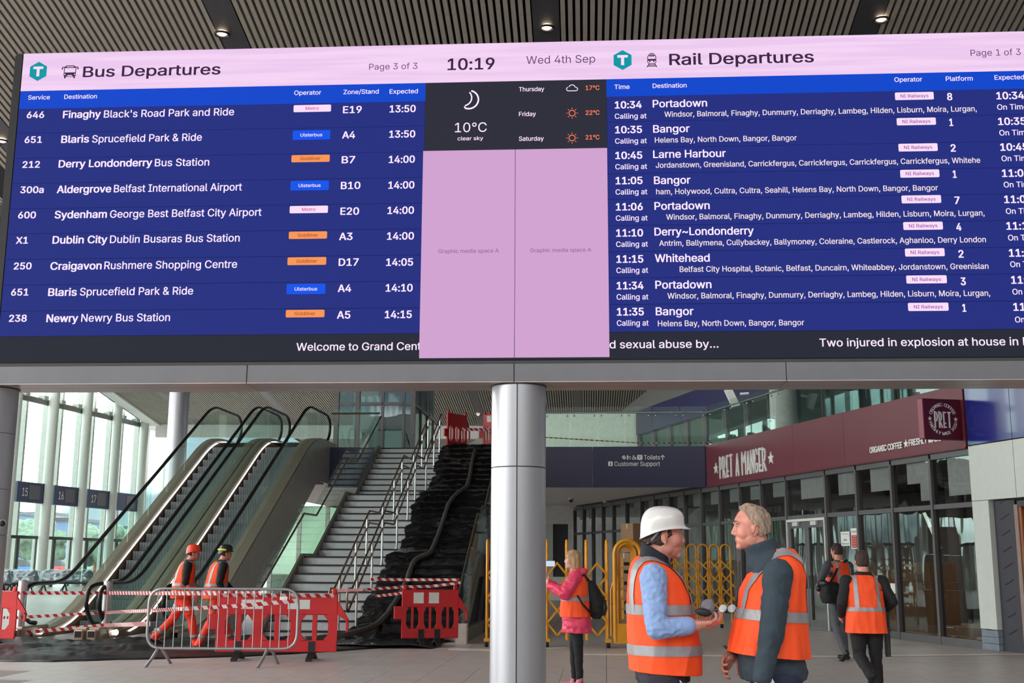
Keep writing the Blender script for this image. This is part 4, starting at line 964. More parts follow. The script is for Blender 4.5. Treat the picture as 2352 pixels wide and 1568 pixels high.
# rooms under the upper floor
w3 = thing('wall_back', kind='structure'); g_rear = glass('rear_glass', (142, 158, 146), .05)
Yb = 46.2
p0 = PY(1253, 1200, Yb); p1 = PY(1316, 1200, Yb)
q = B(); box(q, (W(-2.6, 46).x, Yb, 0), (p1.x, Yb + .2, 3.66)); 
q.free()
zw0, zw1 = PY(1280, 1262, Yb).z, PY(1280, 1203, Yb).z; xa, xb_, xc_ = PY(1180, 1200, Yb).x, PY(1305, 1200, Yb).x, PY(1316, 1200, Yb).x
q = B(); box(q, (xa - 1.5, Yb, zw1), (xc_, Yb + .2, 3.66)); box(q, (xb_, Yb, 0), (xc_, Yb + .2, zw1)); box(q, (xa - 1.5, Yb, 0), (xa, Yb + .2, zw1)); box(q, (xa, Yb, 0), (xb_, Yb + .2, .9)); obj('partition', q, m_white, w3)
q = B(); box(q, (xa, Yb + .1, .9), (xb_ - .9, Yb + .12, zw1)); obj('window_pane', q, M('dark_green_glass', (14, 42, 38), .15), w3)
q = B(); box(q, (xb_ - .9, Yb + .05, .9), (xb_ - .6, Yb + .15, zw1)); obj('window_post', q, m_pale, w3)
q = B(); box(q, (xb_ - .6, Yb + .1, .9), (xb_, Yb + .12, zw1)); obj('window_pane', q, m_dkgrey, w3)
q = B(); P = []
for k in range(10):
    a = W(-13.5 + k * 1.15, 46.5); b = W(-12.35 + k * 1.15, 46.5); q = B(); prism(q, [(a.x, a.y, 0), (b.x, b.y, 0), (b.x, b.y, 3.66), (a.x, a.y, 3.66)], (0, .02, 0)); obj('glass_pane', q, g_rear, w3)
    q = B(); bar(q, (a.x, a.y, 0), (a.x, a.y, 3.66), .12, .16); obj('mullion', q, m_mull, w3)
for u, v, r_ in ((-7.2, 41, .22), (-8.3, 45, .25), (-5.2, 44, .22)):
    q = B(); p = W(u, v); cyl(q, (p.x, p.y, 0), r_, 3.66, 20); obj('round_column', q, m_white, w3, 1)
q = B(); p = PY(407, 1000, 36.5); cyl(q, (p.x, 36.5, 0), .31, 13.0, 32); o = obj('round_column', q, m_steel, None, 1); o.location = (0, 0, 0); recenter(o); tag(o, 'tall round grey column rising behind the left escalator', 'column')
# ------------------------------------------------------------------ shop front on the right
wr = thing('wall_right', kind='structure')
def wall_at(px):            # depth where the line of sight in column px meets the shop wall
    t = ((px - CX) / FOC); return (5.65 + .238 * 33) / (t + .238)
ZF0, ZF1, ZTR = 3.60, 4.75, 2.55
mull = [1321, 1342, 1363, 1386, 1410, 1440, 1474, 1505, 1539, 1573, 1612, 1654, 1700, 1749, 1806, 1897, 1968, 2049, 2140, 2240]
Ym = [wall_at(p) for p in mull]
def wbox(q, Y0, Y1, z0, z1, o0, o1):
    P = [WP(Y0, o0, 0), WP(Y1, o0, 0), WP(Y1, o1, 0), WP(Y0, o1, 0)]; prism(q, [(p.x, p.y, z0) for p in P], (0, 0, z1 - z0)); return q
m_mframe = M('shop_frame', (98, 96, 98), .42, .35, .04, 3)
door_i = 14
for k, Y in enumerate(Ym):
    obj('mullion', wbox(B(), Y - .035, Y + .035, .0, ZF0 - .12, -.06, .07), m_mframe, wr)
for k, (a, b) in enumerate(zip(Ym[:-1], Ym[1:])):
    obj('head_rail', wbox(B(), b + .035, a - .035, ZF0 - .14, ZF0 - .02, -.05, .05), m_mframe, wr)
    obj('transom', wbox(B(), b + .035, a - .035, ZTR - .04, ZTR + .05, -.05, .05), m_mframe, wr)
    obj('glass_pane', wbox(B(), b + .035, a - .035, ZTR + .05, ZF0 - .14, -.01, .002), g_shop, wr)
    if k != door_i:
        obj('glass_pane', wbox(B(), b + .035, a - .035, .14, ZTR - .04, -.01, .002), g_shop, wr)
        obj('sill', wbox(B(), b + .035, a - .035, .0, .14, -.06, .06), m_mframe, wr)
# fascia panels in the shop's maroon
fj = [wall_at(x) for x in (1630, 1832, 1950, 2232)]
for a, b in zip(fj[:-1], fj[1:]): obj('fascia_panel', wbox(B(), b + .004, a - .004, ZF0, ZF1 + .02, -.05, .10), m_maroon, wr)
obj('drip_edge', wbox(B(), fj[-1], fj[0], ZF0 - .03, ZF0, -.05, .12), m_maroon2, wr)
# blue panels, white panels and exposed lining right of the shop
Y0, Y1, Y2 = wall_at(2236), wall_at(2340), wall_at(2430)
for a, b in ((Y0, Y1), (Y1, Y2), (Y2, Y2 - 3)): obj('blue_panel', wbox(B(), b + .006, a - .006, 3.62, 6.4, -.03, .10), m_blue2, wr)
for a, b in ((Y0, Y1), (Y1, Y2), (Y2, Y2 - 3)): obj('white_panel', wbox(B(), b + .006, a - .006, ZTR + .06, 3.60, -.03, .10), m_pale, wr)
Yw = wall_at(2274); obj('white_panel', wbox(B(), Yw, Y0 - .01, .36, ZTR + .05, -.03, .10), m_pale, wr)
m_blk = M('block', (128, 138, 150), .8, 0, .1, 10)
for j in range(3): obj('block', wbox(B(), Yw, Y0 - .01, .115 * j + .003, .115 * (j + 1) - .003, -.03, .09), m_blk, wr)
Yd = wall_at(2322); obj('lining_board', wbox(B(), Yd, Yw - .01, .0, ZTR + .03, -.10, .0), m_membr, wr)
q = B()
for i in range(9):
    zc = .25 + i * .28; a = WP(Yw - .06, .004, zc); b = WP(Yd + .05, .004, zc + .18)
    bar(q, a.lerp(b, .25), a.lerp(b, .75), .006, .02)
obj('lining_print', q, m_black, wr)
dr = thing('door_1', kind='structure')
obj('door_frame', wbox(B(), Yd - .09, Yd, 0, 2.5, -.1, .02), M('door_frame_grey', (150, 128, 118), .5), dr)
obj('door_frame', wbox(B(), Yd - .16, Yd - .10, 0, 2.46, -.12, .0), m_wood, dr); obj('door_leaf', wbox(B(), Yd - 1.1, Yd - .17, 0, 2.42, -.14, -.08), m_wood, dr)
obj('door_head', wbox(B(), Yd - 1.2, Yd - .09, 2.46, 2.56, -.1, .02), m_dkgrey, dr)
q = wbox(B(), Yd - .75, Yd - .45, .8, 2.1, -.082, -.07); obj('door_glazing', q, m_dkgrey, dr)
# glazed double door
d2 = thing('door_2', kind='structure'); a, b = Ym[door_i], Ym[door_i + 1]; mid = (a + b) / 2 + .0
zdt = ZTR - .05
obj('door_frame', wbox(B(), a - .075, a - .035, 0, zdt, -.05, .09), m_white, d2); obj('door_frame', wbox(B(), b + .035, b + .075, 0, zdt, -.05, .09), m_white, d2); obj('door_head', wbox(B(), b + .035, a - .035, zdt - .05, zdt + .01, -.05, .09), m_white, d2)
for y0, y1 in ((b + .085, mid - .005), (mid + .005, a - .085)):
    dl = obj('door_leaf', wbox(wbox(wbox(wbox(B(), y0, y1, .02, .2, -.02, .05), y0, y1, zdt - .2, zdt - .06, -.02, .05), y0, y0 + .1, .2, zdt - .2, -.02, .05), y1 - .1, y1, .2, zdt - .2, -.02, .05), m_mframe, d2)
    obj('glass_pane', wbox(B(), y0 + .1, y1 - .1, .2, zdt - .2, .0, .012), g_shop, dl)
    obj('door_closer', wbox(B(), (y0 + y1) / 2 - .12, (y0 + y1) / 2 + .14, zdt - .15, zdt - .06, .05, .11), m_pale, dl)
    obj('door_handle', wbox(B(), (mid - .07 if y1 < mid else mid + .05), (mid - .05 if y1 < mid else mid + .07), .9, 1.2, .06, .09), m_steel2, dl)
# room behind the glass
wi = thing('wall_shop_interior', kind='structure')
m_int = M('interior_grey', (96, 94, 92), .7); m_intd = M('interior_dark', (62, 62, 62), .7)
obj('rear_wall', wbox(B(), 19, 46, 0, 3.6, -7.2, -7.0), m_int, wi); obj('end_wall', wbox(B(), 19.0, 19.2, 0, 3.6, -7.2, -.2), m_int, wi)
obj('ceiling_board', wbox(B(), 19, 46, 3.62, 3.7, -7.2, .0), m_intd, wi)
for k in range(14, 19):
    a, b = Ym[k], Ym[k + 1]; L_ = a - b; zlo = 2.98 if k != 17 else 3.05
    obj('hanging_panel', wbox(B(), b + .05, a - .3 * L_, zlo if k != 18 else 2.75, 3.5, -.10, -.06), m_letter, wi)
    if k == 17: obj('hanging_panel', wbox(B(), b + .05, b + .38 * L_, 2.7, 3.05, -.10, -.06), m_letter, wi)
for k in range(0, 14):
    a, b = Ym[k], Ym[k + 1]; L_ = a - b; obj('hanging_panel', wbox(B(), b + .05, a - .35 * L_, 3.1, 3.5, -.10, -.06), m_pale, wi)
for Yk in (29.2, 37.5): q = B(); p = WP(Yk, -5.2, 0); cyl(q, (p.x, p.y, 0), .25, 3.6, 24); obj('round_column', q, m_int, wi, 1)
q = B(); p = WP(24.6, -1.2, 2.55); bar(q, p, p + Vector((.18, -.3, -.75)) , .05, .05); tl = obj('fluorescent_tube', q, M('tube_glow', (225, 245, 220), emit=1.2)); recenter(tl); tag(tl, 'pale tube light hanging at a slant inside the shop window', 'light')
# unseen area lights added inside the shop to brighten its dark interior
for Yk, e_ in ((23.0, 70), (27.5, 70), (33, 60), (39, 60)):
    ldt = D.lights.new('shop_fill', 'AREA'); ldt.shape = 'RECTANGLE'; ldt.size = 1.2; ldt.size_y = 3.0; ldt.energy = e_; ldt.color = (1, .95, .88); lo_ = D.objects.new('shop_fill', ldt); C.objects.link(lo_); lo_.location = WP(Yk, -2.6, 3.5); lo_.parent = wi
# ---- lettering on the fascia
LO = WP(33, .104, 0); sg = thing('shop_sign', 'white raised shop name with a star at each end on the maroon fascia', 'sign', LO, math.atan2(-1, .238)); sg2 = thing('shop_slogan', 'small white organic coffee lettering low on the maroon fascia', 'sign', LO, math.atan2(-1, .238))
ld = Vector((.238, -1, 0)).normalized(); ln_ = Vector((ld.y, -ld.x, 0))
def LX(px, py):
    p = PP(px, py, LO, wn) - LO; return p.dot(ld), p.z
def star(q, u, z, r, w0=-.03, w1=.0):
    P = [(u + rr * math.sin(i * math.pi / 5), w0, z + rr * math.cos(i * math.pi / 5)) for i in range(10) for rr in ((r if i % 2 == 0 else r * .42),)]
    c = q.verts.new((u, w0, z)); c2 = q.verts.new((u, w1, z)); a = [q.verts.new(p) for p in P]; b = [q.verts.new((p[0], w1, p[2])) for p in P]
    for i in range(10): j = (i + 1) % 10; q.faces.new((c, a[i], a[j])); q.faces.new((c2, b[j], b[i])); q.faces.new((a[i], b[i], b[j], a[j]))
GL = {'P': [[(0, 0), (0, 1)], [(0, 1), (.55, .93), (.8, .72), (.55, .45), (.12, .38)]], 'R': [[(0, 0), (0, 1)], [(0, 1), (.55, .93), (.75, .75), (.55, .5), (.12, .4)], [(.25, .4), (.85, 0)]],
      'E': [[(.1, 0), (.1, 1)], [(.1, .97), (.75, .97)], [(.1, .27), (.65, .27)], [(.1, .03), (.8, .03)]], 'T': [[(.5, 0), (.5, 1)], [(.05, .97), (.95, .97)]],
      'A': [[(0, 0), (.42, 1)], [(.42, 1), (.9, 0)], [(.18, .22), (.74, .22)]], 'M': [[(.05, 0), (0, 1)], [(0, 1), (.5, .55)], [(.5, .55), (1, 1)], [(1, 1), (.97, 0)]], 'N': [[(.05, 0), (.05, 1)], [(.05, 1), (.9, .05)], [(.9, 0), (.9, 1)]],
      'G': [[(.85, .78), (.75, .96), (.45, 1), (.15, .9), (.05, .5), (.15, .1), (.45, 0), (.8, .06), (.88, .35)], [(.55, .35), (.9, .35)]]}
def glyph(parent, ch, u0, u1, z0, z1, t, mat, w0=-.03):
    q = B(); mx_ = lambda p: (u0 + p[0] * (u1 - u0), w0 / 2, z0 + p[1] * (z1 - z0))
    for s in GL[ch]:
        for a, b in zip(s[:-1], s[1:]):
            A_, B_ = Vector(mx_(a)), Vector(mx_(b)); e_ = (B_ - A_).normalized() * t * .3; bar(q, A_ - e_, B_ + e_, t, abs(w0), up=Vector((0, 1, 0)))
    return obj('letter', q, mat, parent)
def sgp(cx_, cy_): return 1640 + cx_ / 14.256, 1000 + cy_ / 14.256
for ch, x0, x1, yt, yb in (('P', 205, 295, 710, 1390), ('R', 310, 415, 690, 1375), ('E', 430, 520, 650, 1350), ('T', 530, 630, 620, 1330), ('A', 735, 845, 600, 1305), ('M', 930, 1070, 545, 1270), ('A', 1100, 1215, 525, 1245), ('N', 1225, 1340, 480, 1220), ('G', 1350, 1475, 450, 1195), ('E', 1490, 1605, 415, 1175), ('R', 1610, 1745, 405, 1150)):
    a = LX(*sgp(x0 + 8, (yt + yb) / 2)); b = LX(*sgp(x1 - 8, (yt + yb) / 2)); zt0_ = LX(*sgp((x0 + x1) / 2, yt))[1]; zb0_ = LX(*sgp((x0 + x1) / 2, yb))[1]
    glyph(sg, ch, a[0], b[0], zb0_, zt0_, .062, m_letter)
for cx_, cy_ in ((85, 1085), (1885, 745)):
    u, z = LX(*sgp(cx_, cy_)); q = B(); star(q, u, z, .17); obj('star', q, m_letter, sg)
a = LX(1999, 1034); b = LX(2074, 1022); q = B(); put_text(q, 'ORGANIC COFFEE', a[0], b[0], a[1], .125, w=-.02, bold=.05); obj('lettering', q, m_letter, sg2)
u, z = LX(2082.5, 1019); q = B(); star(q, u, z, .095, -.02); obj('star', q, m_letter, sg2)
a = LX(2089, 1017); q = B(); put_text(q, 'FRESHLY MADE', a[0], a[0] + (b[0] - LX(1999, 1034)[0]) * .88, a[1], .125, w=-.02, bold=.05); obj('lettering', q, m_letter, sg2)
# ---- projecting sign, square to the wall
Ys_ = wall_at(2226); base = WP(Ys_, .12, 0)
pd = wn.copy(); ps = thing('projecting_sign', 'square dark maroon hanging sign with round white coffee lettering', 'sign', base, 0)
def PX_(px, py): # on the sign's face (plane through base spanned by pd and up)
    fnn = Vector((-pd.y, pd.x, 0)); p = PP(px, py, base, fnn) - base; return p.dot(pd), p.z
a_out, z_top_ = PX_(2118, 914); 
Rm = Matrix((( -pd.x, pd.y if False else -pd.y * -1 * 0 + wt.x * 1, 0, 0), (-pd.y, wt.y, 0, 0), (0, 0, 1, 0), (0, 0, 0, 1)))
ps.matrix_world = Matrix.Translation(base) @ Rm   # local x: towards the wall, local y: away from the camera
xo, zo = -PX_(2119, 914)[0], PX_(2119, 914)[1]; xi = -PX_(2205, 914)[0]; zlo = PX_(2160, 1008)[1]
thk = .16
q = B(); box(q, (xo, 0, zlo), (xi, thk, zo), .008); obj('housing', q, m_maroon2, ps)
q = B(); box(q, (xo - .012, .004, zlo + .01), (xo, thk - .004, zo - .01)); obj('edge_return', q, m_maroon3, ps)
for zc in (zlo + .12, zo - .2): q = B(); box(q, (xi, .03, zc - .08), (.06, .13, zc + .08)); obj('bracket', q, m_maroon, ps)
ccx, ccz = (xo + xi) / 2 + .0, (zlo + zo) / 2; rr = (zo - zlo) * .36
q = B()
def arc_text(q, s, r, a0, a1, caph, flip):
    n = len(s)
    for i, ch in enumerate(s):
        if ch == ' ': continue
        a = a0 + (a1 - a0) * (i + .5) / n; vs, fs, m0, m1 = text_bm(ch); sc_ = caph / CAPH * .92; wd = (m1 - m0) * sc_
        cxx, czz = ccx + r * math.cos(a), ccz + r * math.sin(a); ro = a - math.pi / 2 if not flip else a + math.pi / 2
        for o_ in (-.004, 0, .004):
            vv = []
            for v in vs:
                x = (v.x - (m0 + m1) / 2) * sc_ + o_; z = (v.y * sc_ - caph / 2); vv.append(q.verts.new((cxx + x * math.cos(ro) - z * math.sin(ro), -.006 + o_ * .1, czz + x * math.sin(ro) + z * math.cos(ro))))
            for f in fs: 
                try: q.faces.new([vv[k] for k in f])
                except ValueError: pass
arc_text(q, 'ORGANIC COFFEE', rr, math.radians(160), math.radians(20), .068, False); arc_text(q, 'FRESHLY MADE FOOD', rr, math.radians(192), math.radians(348), .064, True); obj('ring_lettering', q, m_letter, ps)
for s_ in (-1, 1): q = B(); star(q, ccx + s_ * rr, ccz, .045, -.008, 0); obj('star', q, m_letter, ps)
wl = rr * .42
for i, ch in enumerate('PRET'):
    u0 = ccx - rr * .62 + i * rr * .33; glyph(ps, ch, u0, u0 + rr * .24, ccz - .16, ccz + .13, .024, m_letter, -.014)

# ---- things in and on the shop
def cbox(name, lab, px, py, Yd_, sx, sy, sz, rz=0, z=0.0, tape=True, cat='box', group=None, marks=True):
    p = PY(px, py, Yd_); t = thing(name, lab, cat, (p.x, Yd_, z), rz, group)
    q = B(); box(q, (-sx / 2, -sy / 2, 0), (sx / 2, sy / 2, sz), .006); obj('carton', q, m_card, t)
    q = B(); box(q, (-sx / 2 - .002, -.03, sz - .12), (sx / 2 + .002, .03, sz + .002)); box(q, (-.03, -sy / 2 - .002, sz * .6), (.03, -sy / 2, sz)); obj('parcel_tape', q, m_cardtape, t)
    if marks: q = B(); box(q, (sx * .1, -sy / 2 - .004, sz * .75), (sx * .35, -sy / 2 - .001, sz * .9)); obj('paper_label', q, m_letter, t)
    return t
def incard(lab, px, off, sx, sz, z=0, sy=.5):
    Yk = wall_at(px); p = WP(Yk, -off, 0); t = thing('cardboard_box', lab, 'box', (p.x, p.y, z), -math.atan(.238) - math.pi / 2 + math.pi / 2 - .0)
    t.rotation_euler.z = math.atan2(-1, .238); q = B(); box(q, (-sx / 2, -sy / 2 + 0, 0), (sx / 2, sy / 2, sz), .006); obj('carton', q, m_card, t)
    q = B(); box(q, (-.03, -sy / 2 - .003, sz * .55), (.03, -sy / 2, sz)); obj('parcel_tape', q, m_cardtape, t)
    q = B(); box(q, (-sx * .38, -sy / 2 - .005, sz * .78), (-sx * .12, -sy / 2 - .001, sz * .9)); obj('paper_label', q, m_letter, t); return t
def pallet(lab, px, off, sx=1.2):
    Yk = wall_at(px); p = WP(Yk, -off, 0); t = thing('pallet', lab, 'pallet', (p.x, p.y, 0), math.atan2(-1, .238))
    for k in range(5): q = B(); box(q, (-sx / 2, -.4 + k * .175, .1), (sx / 2, -.4 + k * .175 + .1, .12)); obj('board', q, M('pallet_wood', (190, 150, 96), .8) if k == 0 else D.materials['pallet_wood'], t)
    for x in (-sx / 2 + .07, 0, sx / 2 - .07):
        for y in (-.35, .0, .33): q = B(); box(q, (x - .06, y - .05, 0), (x + .06, y + .05, .1)); obj('block', q, D.materials['pallet_wood'], t)
    return t
pallet('wooden pallet under the tall cartons at the right end of the window', 2205, .75, .8); incard('tall narrow cardboard carton standing on the pallet by the window end', 2205, .75, .62, 1.22, .12)
incard('upright cardboard box with printed marks, stacked on the tall carton', 2225, .75, .42, .82, 1.345)
pallet('wooden pallet behind the window pane second from the right', 2102, 1.0); pallet('wooden pallet behind the window beside the walking people', 2030, .9)
incard('wide brown carton on the pallet behind the walking people', 2030, .9, 1.1, 1.0, .12, .6); incard('reddish brown carton on top of the wide carton inside the window', 2030, .9, 1.0, .38, 1.125, .6)
incard('low flat carton on the pallet second pane from the right', 2102, 1.0, 1.0, .16, .12, .6); incard('brown carton inside just right of the glazed door', 1925, 1.2, .9, 1.35, 0); incard('brown carton seen low through the glazed door', 1868, 1.6, .8, 1.15, 0)
incard('wide brown carton inside the window behind the yellow barrier', 1590, 1.3, 1.6, 1.55, 0, .8); incard('brown carton inside the window left of the grey haired person', 1650, 1.3, 1.6, 1.5, 0, .8)
for i, (s, dz, lab) in enumerate(((.95, 0, 'bottom carton of the tall stack behind the collapsed yellow barrier'), (.85, .85, 'middle carton of the tall stack behind the collapsed yellow barrier'), (.7, 1.7, 'dented top carton of the tall stack beside the white helmet'))): cbox('cardboard_box', lab, 1458 + i * 3, 1300, 27.2, s * .8, .5, .84 if i < 2 else .66, .5, dz + i * .003)
# notices on the glass
def notice(lab, pxl, pxr, pyt, pyb, red):
    yl_ = wall_at((pxl + pxr) / 2); Pn = WP(yl_, .012, 0); a = PP(pxl, pyt, Pn, wn); b = PP(pxr, pyb, Pn, wn); wdt = (a - b).xy.length; t = thing('notice', lab, 'notice', Vector(((a.x + b.x) / 2, (a.y + b.y) / 2, b.z)), math.atan2(-1, .238)); h = a.z - b.z
    q = B(); box(q, (-wdt / 2, -.004, 0), (wdt / 2, 0, h)); obj('sheet', q, m_letter, t)
    if pxl > 2000: return
    q = B(); put_text(q, 'Graham', -wdt * .36, wdt * .36, h * .84, h * .07, w=-.007, bold=.01)
    if not red: put_text(q, 'Site', -wdt * .2, wdt * .2, h * .42, h * .12, w=-.007, bold=.02); put_text(q, 'Entrance', -wdt * .42, wdt * .42, h * .16, h * .1, w=-.007, bold=.02)
    obj('lettering', q, m_navy, t)
    if red:
        q = B(); box(q, (-wdt * .4, -.006, h * .05), (wdt * .4, -.004, h * .66)); obj('red_panel', q, m_red, t); q = B()
        for i, s_ in enumerate(('All', 'visitors', 'must', 'report to', 'site')): put_text(q, s_, -wdt * .28, wdt * .28, h * (.6 - i * .115), h * .05, w=-.009)
        obj('panel_lettering', q, m_letter, t)
notice('white site entrance notice on the shop glass', 1931, 1953, 1221, 1253, False); notice('white and red notice taped to the glass beside the mullion', 1954, 1972, 1213, 1260, True); notice('blank white sheet taped low on the glass behind the tripod carrier', 2045, 2061, 1339, 1363, False)
# ------------------------------------------------------------------ black polythene over the right half of the stairs and along the floor
def fnoise(x, y, s=0): return noise.noise(Vector((x, y, s))) 
def sheet_bm(grid, th=.01):
    q = B(); vs = [[q.verts.new(p) for p in row] for row in grid]
    for r0, r1 in zip(vs[:-1], vs[1:]):
        for a, b, c, d in zip(r0[:-1], r0[1:], r1[1:], r1[:-1]): q.faces.new((a, b, c, d))
    return q
def stair_z(v):
    if v < noses[0][0]: return 0.0
    z = 0.0
    for nv, nz_ in noses:
        if v >= nv - .03: z = nz_
    return z
def env(v):   # tightly pulled line over the nosings
    pts = [(22.3 - .35, 0)] + noses
    if v <= pts[0][0]: return 0
    for (a, za), (b, zb__) in zip(pts[:-1], pts[1:]):
        if v <= b: return za + (zb__ - za) * (v - a) / (b - a)
    return pts[-1][1]
grid = []; nv = 200
for i in range(nv):
    v = 20.4 + (34.6 - 20.4) * i / (nv - 1); row = []
    e = max(0, min(1, (v - 22) / 3)); ul = -4.72 + .22 * fnoise(v * 1.1, 3) - .0 + (0.12 * fnoise(v * 3.3, 9)); 
    if v < 23.2: ul -= (23.2 - v) * .18
    ur = -2.84 + .02 * fnoise(v * 2, 5)
    if v < 22.2: ur = -3.0 - .3 * fnoise(v * 3, 5)
    for j in range(44):
        f = j / 43; u = ul + (ur - ul) * f
        sg_ = .35 * stair_z(v) + .65 * env(v)
        h = .05 + .05 * abs(fnoise(u * 1.3 + v * 1.9, v * 2.3 - u, 1)) + .05 * max(0, fnoise(u * .9, v * 1.4, 7)) + .07 * (.3 - abs(fnoise(u * 3.1 + v * 1.2, v * 5.5, 4))) + .035 * (.3 - abs(fnoise(u * 7 - v * 3, v * 12, 2)))
        edge = min(f, 1 - f) * 8; h = h * min(1, .25 + edge)
        if v < 21.9: h *= .55
        row.append(W(u, v, sg_ + h + .012))
    grid.append(row)
q = sheet_bm(grid); st1 = obj('polythene_sheet', q, m_sheet, None, 2); tag(st1, 'crumpled black polythene sheet draped down the right side of the stairs', 'sheet')
so = st1.modifiers.new('thick', 'SOLIDIFY'); so.thickness = .006
near = [(-40, 1519), (120, 1520), (350, 1514), (560, 1508), (760, 1497), (880, 1488), (1010, 1477), (1055, 1472)]
far = [(-40, 1465), (180, 1474), (345, 1468), (560, 1466), (700, 1462), (820, 1452), (960, 1450), (1060, 1452)]
def interp(P, f):
    x = P[0][0] + (P[-1][0] - P[0][0]) * f
    for a, b in zip(P[:-1], P[1:]):
        if x <= b[0] + 1e-6: return x, a[1] + (b[1] - a[1]) * (x - a[0]) / (b[0] - a[0])
    return P[-1]
grid = []
for i in range(300):
    f = i / 299; a = PZ(*interp(near, f), 0); b = PZ(*interp(far, f), 0); row = []
    for j in range(30):
        g = j / 29; p = a.lerp(b, g); e = min(1, min(g, 1 - g) * 7)
        p.y += .09 * fnoise(p.x * 2.1, g * 3, 3) * 1.0
        h = .02 + .10 * abs(fnoise(p.x * .9, p.y * 2.8, 1)) + .08 * max(0, fnoise(p.x * .5, p.y * 1.5, 6)) + .04 * abs(fnoise(p.x * 2.6 + p.y, p.y * 5, 2)) + .012 * fnoise(p.x * 10, p.y * 10, 2)
        row.append(Vector((p.x, p.y, .006 + max(0.0, h) * e)))
    grid.append(row)
q = sheet_bm(grid); st2 = obj('polythene_sheet', q, m_sheetf, None, 2); tag(st2, 'rumpled black polythene strip lying along the floor before the escalators', 'sheet'); so = st2.modifiers.new('thick', 'SOLIDIFY'); so.thickness = .005
# hose up the sheeting
def on_ramp(px, py, lift=.16):
    best = None
    for k in range(400):
        v = 20.0 + k * .037; p0 = W(0, v); p = PP(px, py, p0, Vector((SA, CA, 0))); z = (env(v)) + lift
        if p.z <= z: best = p; break
    return best
hp = []
for x, y in ((1092, 1031), (1084, 1060), (1080, 1090), (1072, 1118), (1048, 1133), (1030, 1155), (1018, 1195), (1002, 1240), (988, 1270), (955, 1282), (945, 1300), (932, 1340), (912, 1375), (888, 1412), (862, 1437)):
    p = on_ramp(x, y); 
    if p: hp.append(p)
for x, y in ((830, 1448), (795, 1458), (750, 1464), (700, 1468)): hp.append(PZ(x, y, .24))
hp = rounded([tuple(p) for p in hp], .5, 4)
q = B(); rs = [.052 + .006 * math.sin(i * 1.9) for i in range(len(hp))]; tube(q, hp, rs, 10); ho = obj('hose', q, m_hose, None, 2); tag(ho, 'thick grey hose running down the black sheeting on the stairs', 'hose')

# ------------------------------------------------------------------ barriers
def steel_barrier():
    a = PZ(352, 1513, 0); Yb_ = a.y - .05; pl = PY(341, 1400, 17.2); pr = PY(685, 1400, 17.2)
    Y = 17.2; cx_ = (pl.x + pr.x) / 2; wd = (pr.x - pl.x) / 2; t = thing('crowd_barrier', 'galvanised steel crowd barrier in front of the walking workers', 'barrier', (cx_, Y, 0), -.012)
    z0, z1 = PY(500, 1489, Y).z, PY(500, 1352, Y).z
    fr = rounded([(0, 0, z1), (wd, 0, z1), (wd, 0, z0), (-wd, 0, z0), (-wd, 0, z1), (0, 0, z1)], .22, 6)
    q = B(); tube(q, fr[:-1], .021, 10, closed=True); obj('frame', q, m_galv, t, 1)
    n = 16
    for k in range(n): x = -wd + 2 * wd * (k + 1) / (n + 1); q = B(); tube(q, [(x, 0, z0), (x, 0, z1)], .0075, 6); obj('bar', q, m_galv, t, 1)
    for x in (-wd + .17, wd - .42):
        q = B(); tube(q, rounded([(x, -.0, z0), (x - .02, -.12, z0 - .1), (x - .06, -.34, .0)], .08, 4), .022, 8); obj('foot', q, m_galv, t, 1)
        q = B(); tube(q, rounded([(x + .05, 0, z0), (x + .07, .12, z0 - .08), (x + .09, .34, .0)], .08, 4), .022, 8); obj('foot', q, m_galv, t, 1)
    q = B(); p = PY(652, 1370, Y) - Vector(t.location); box(q, (p.x - .055, -.01, p.z - .1), (p.x + .055, .0, p.z + .0)); obj('plate', q, m_letter, t)
    q = B(); box(q, (p.x - .045, -.013, p.z - .085), (p.x + .03, -.011, p.z - .06)); obj('plate_print', q, m_blue2, t)
steel_barrier()
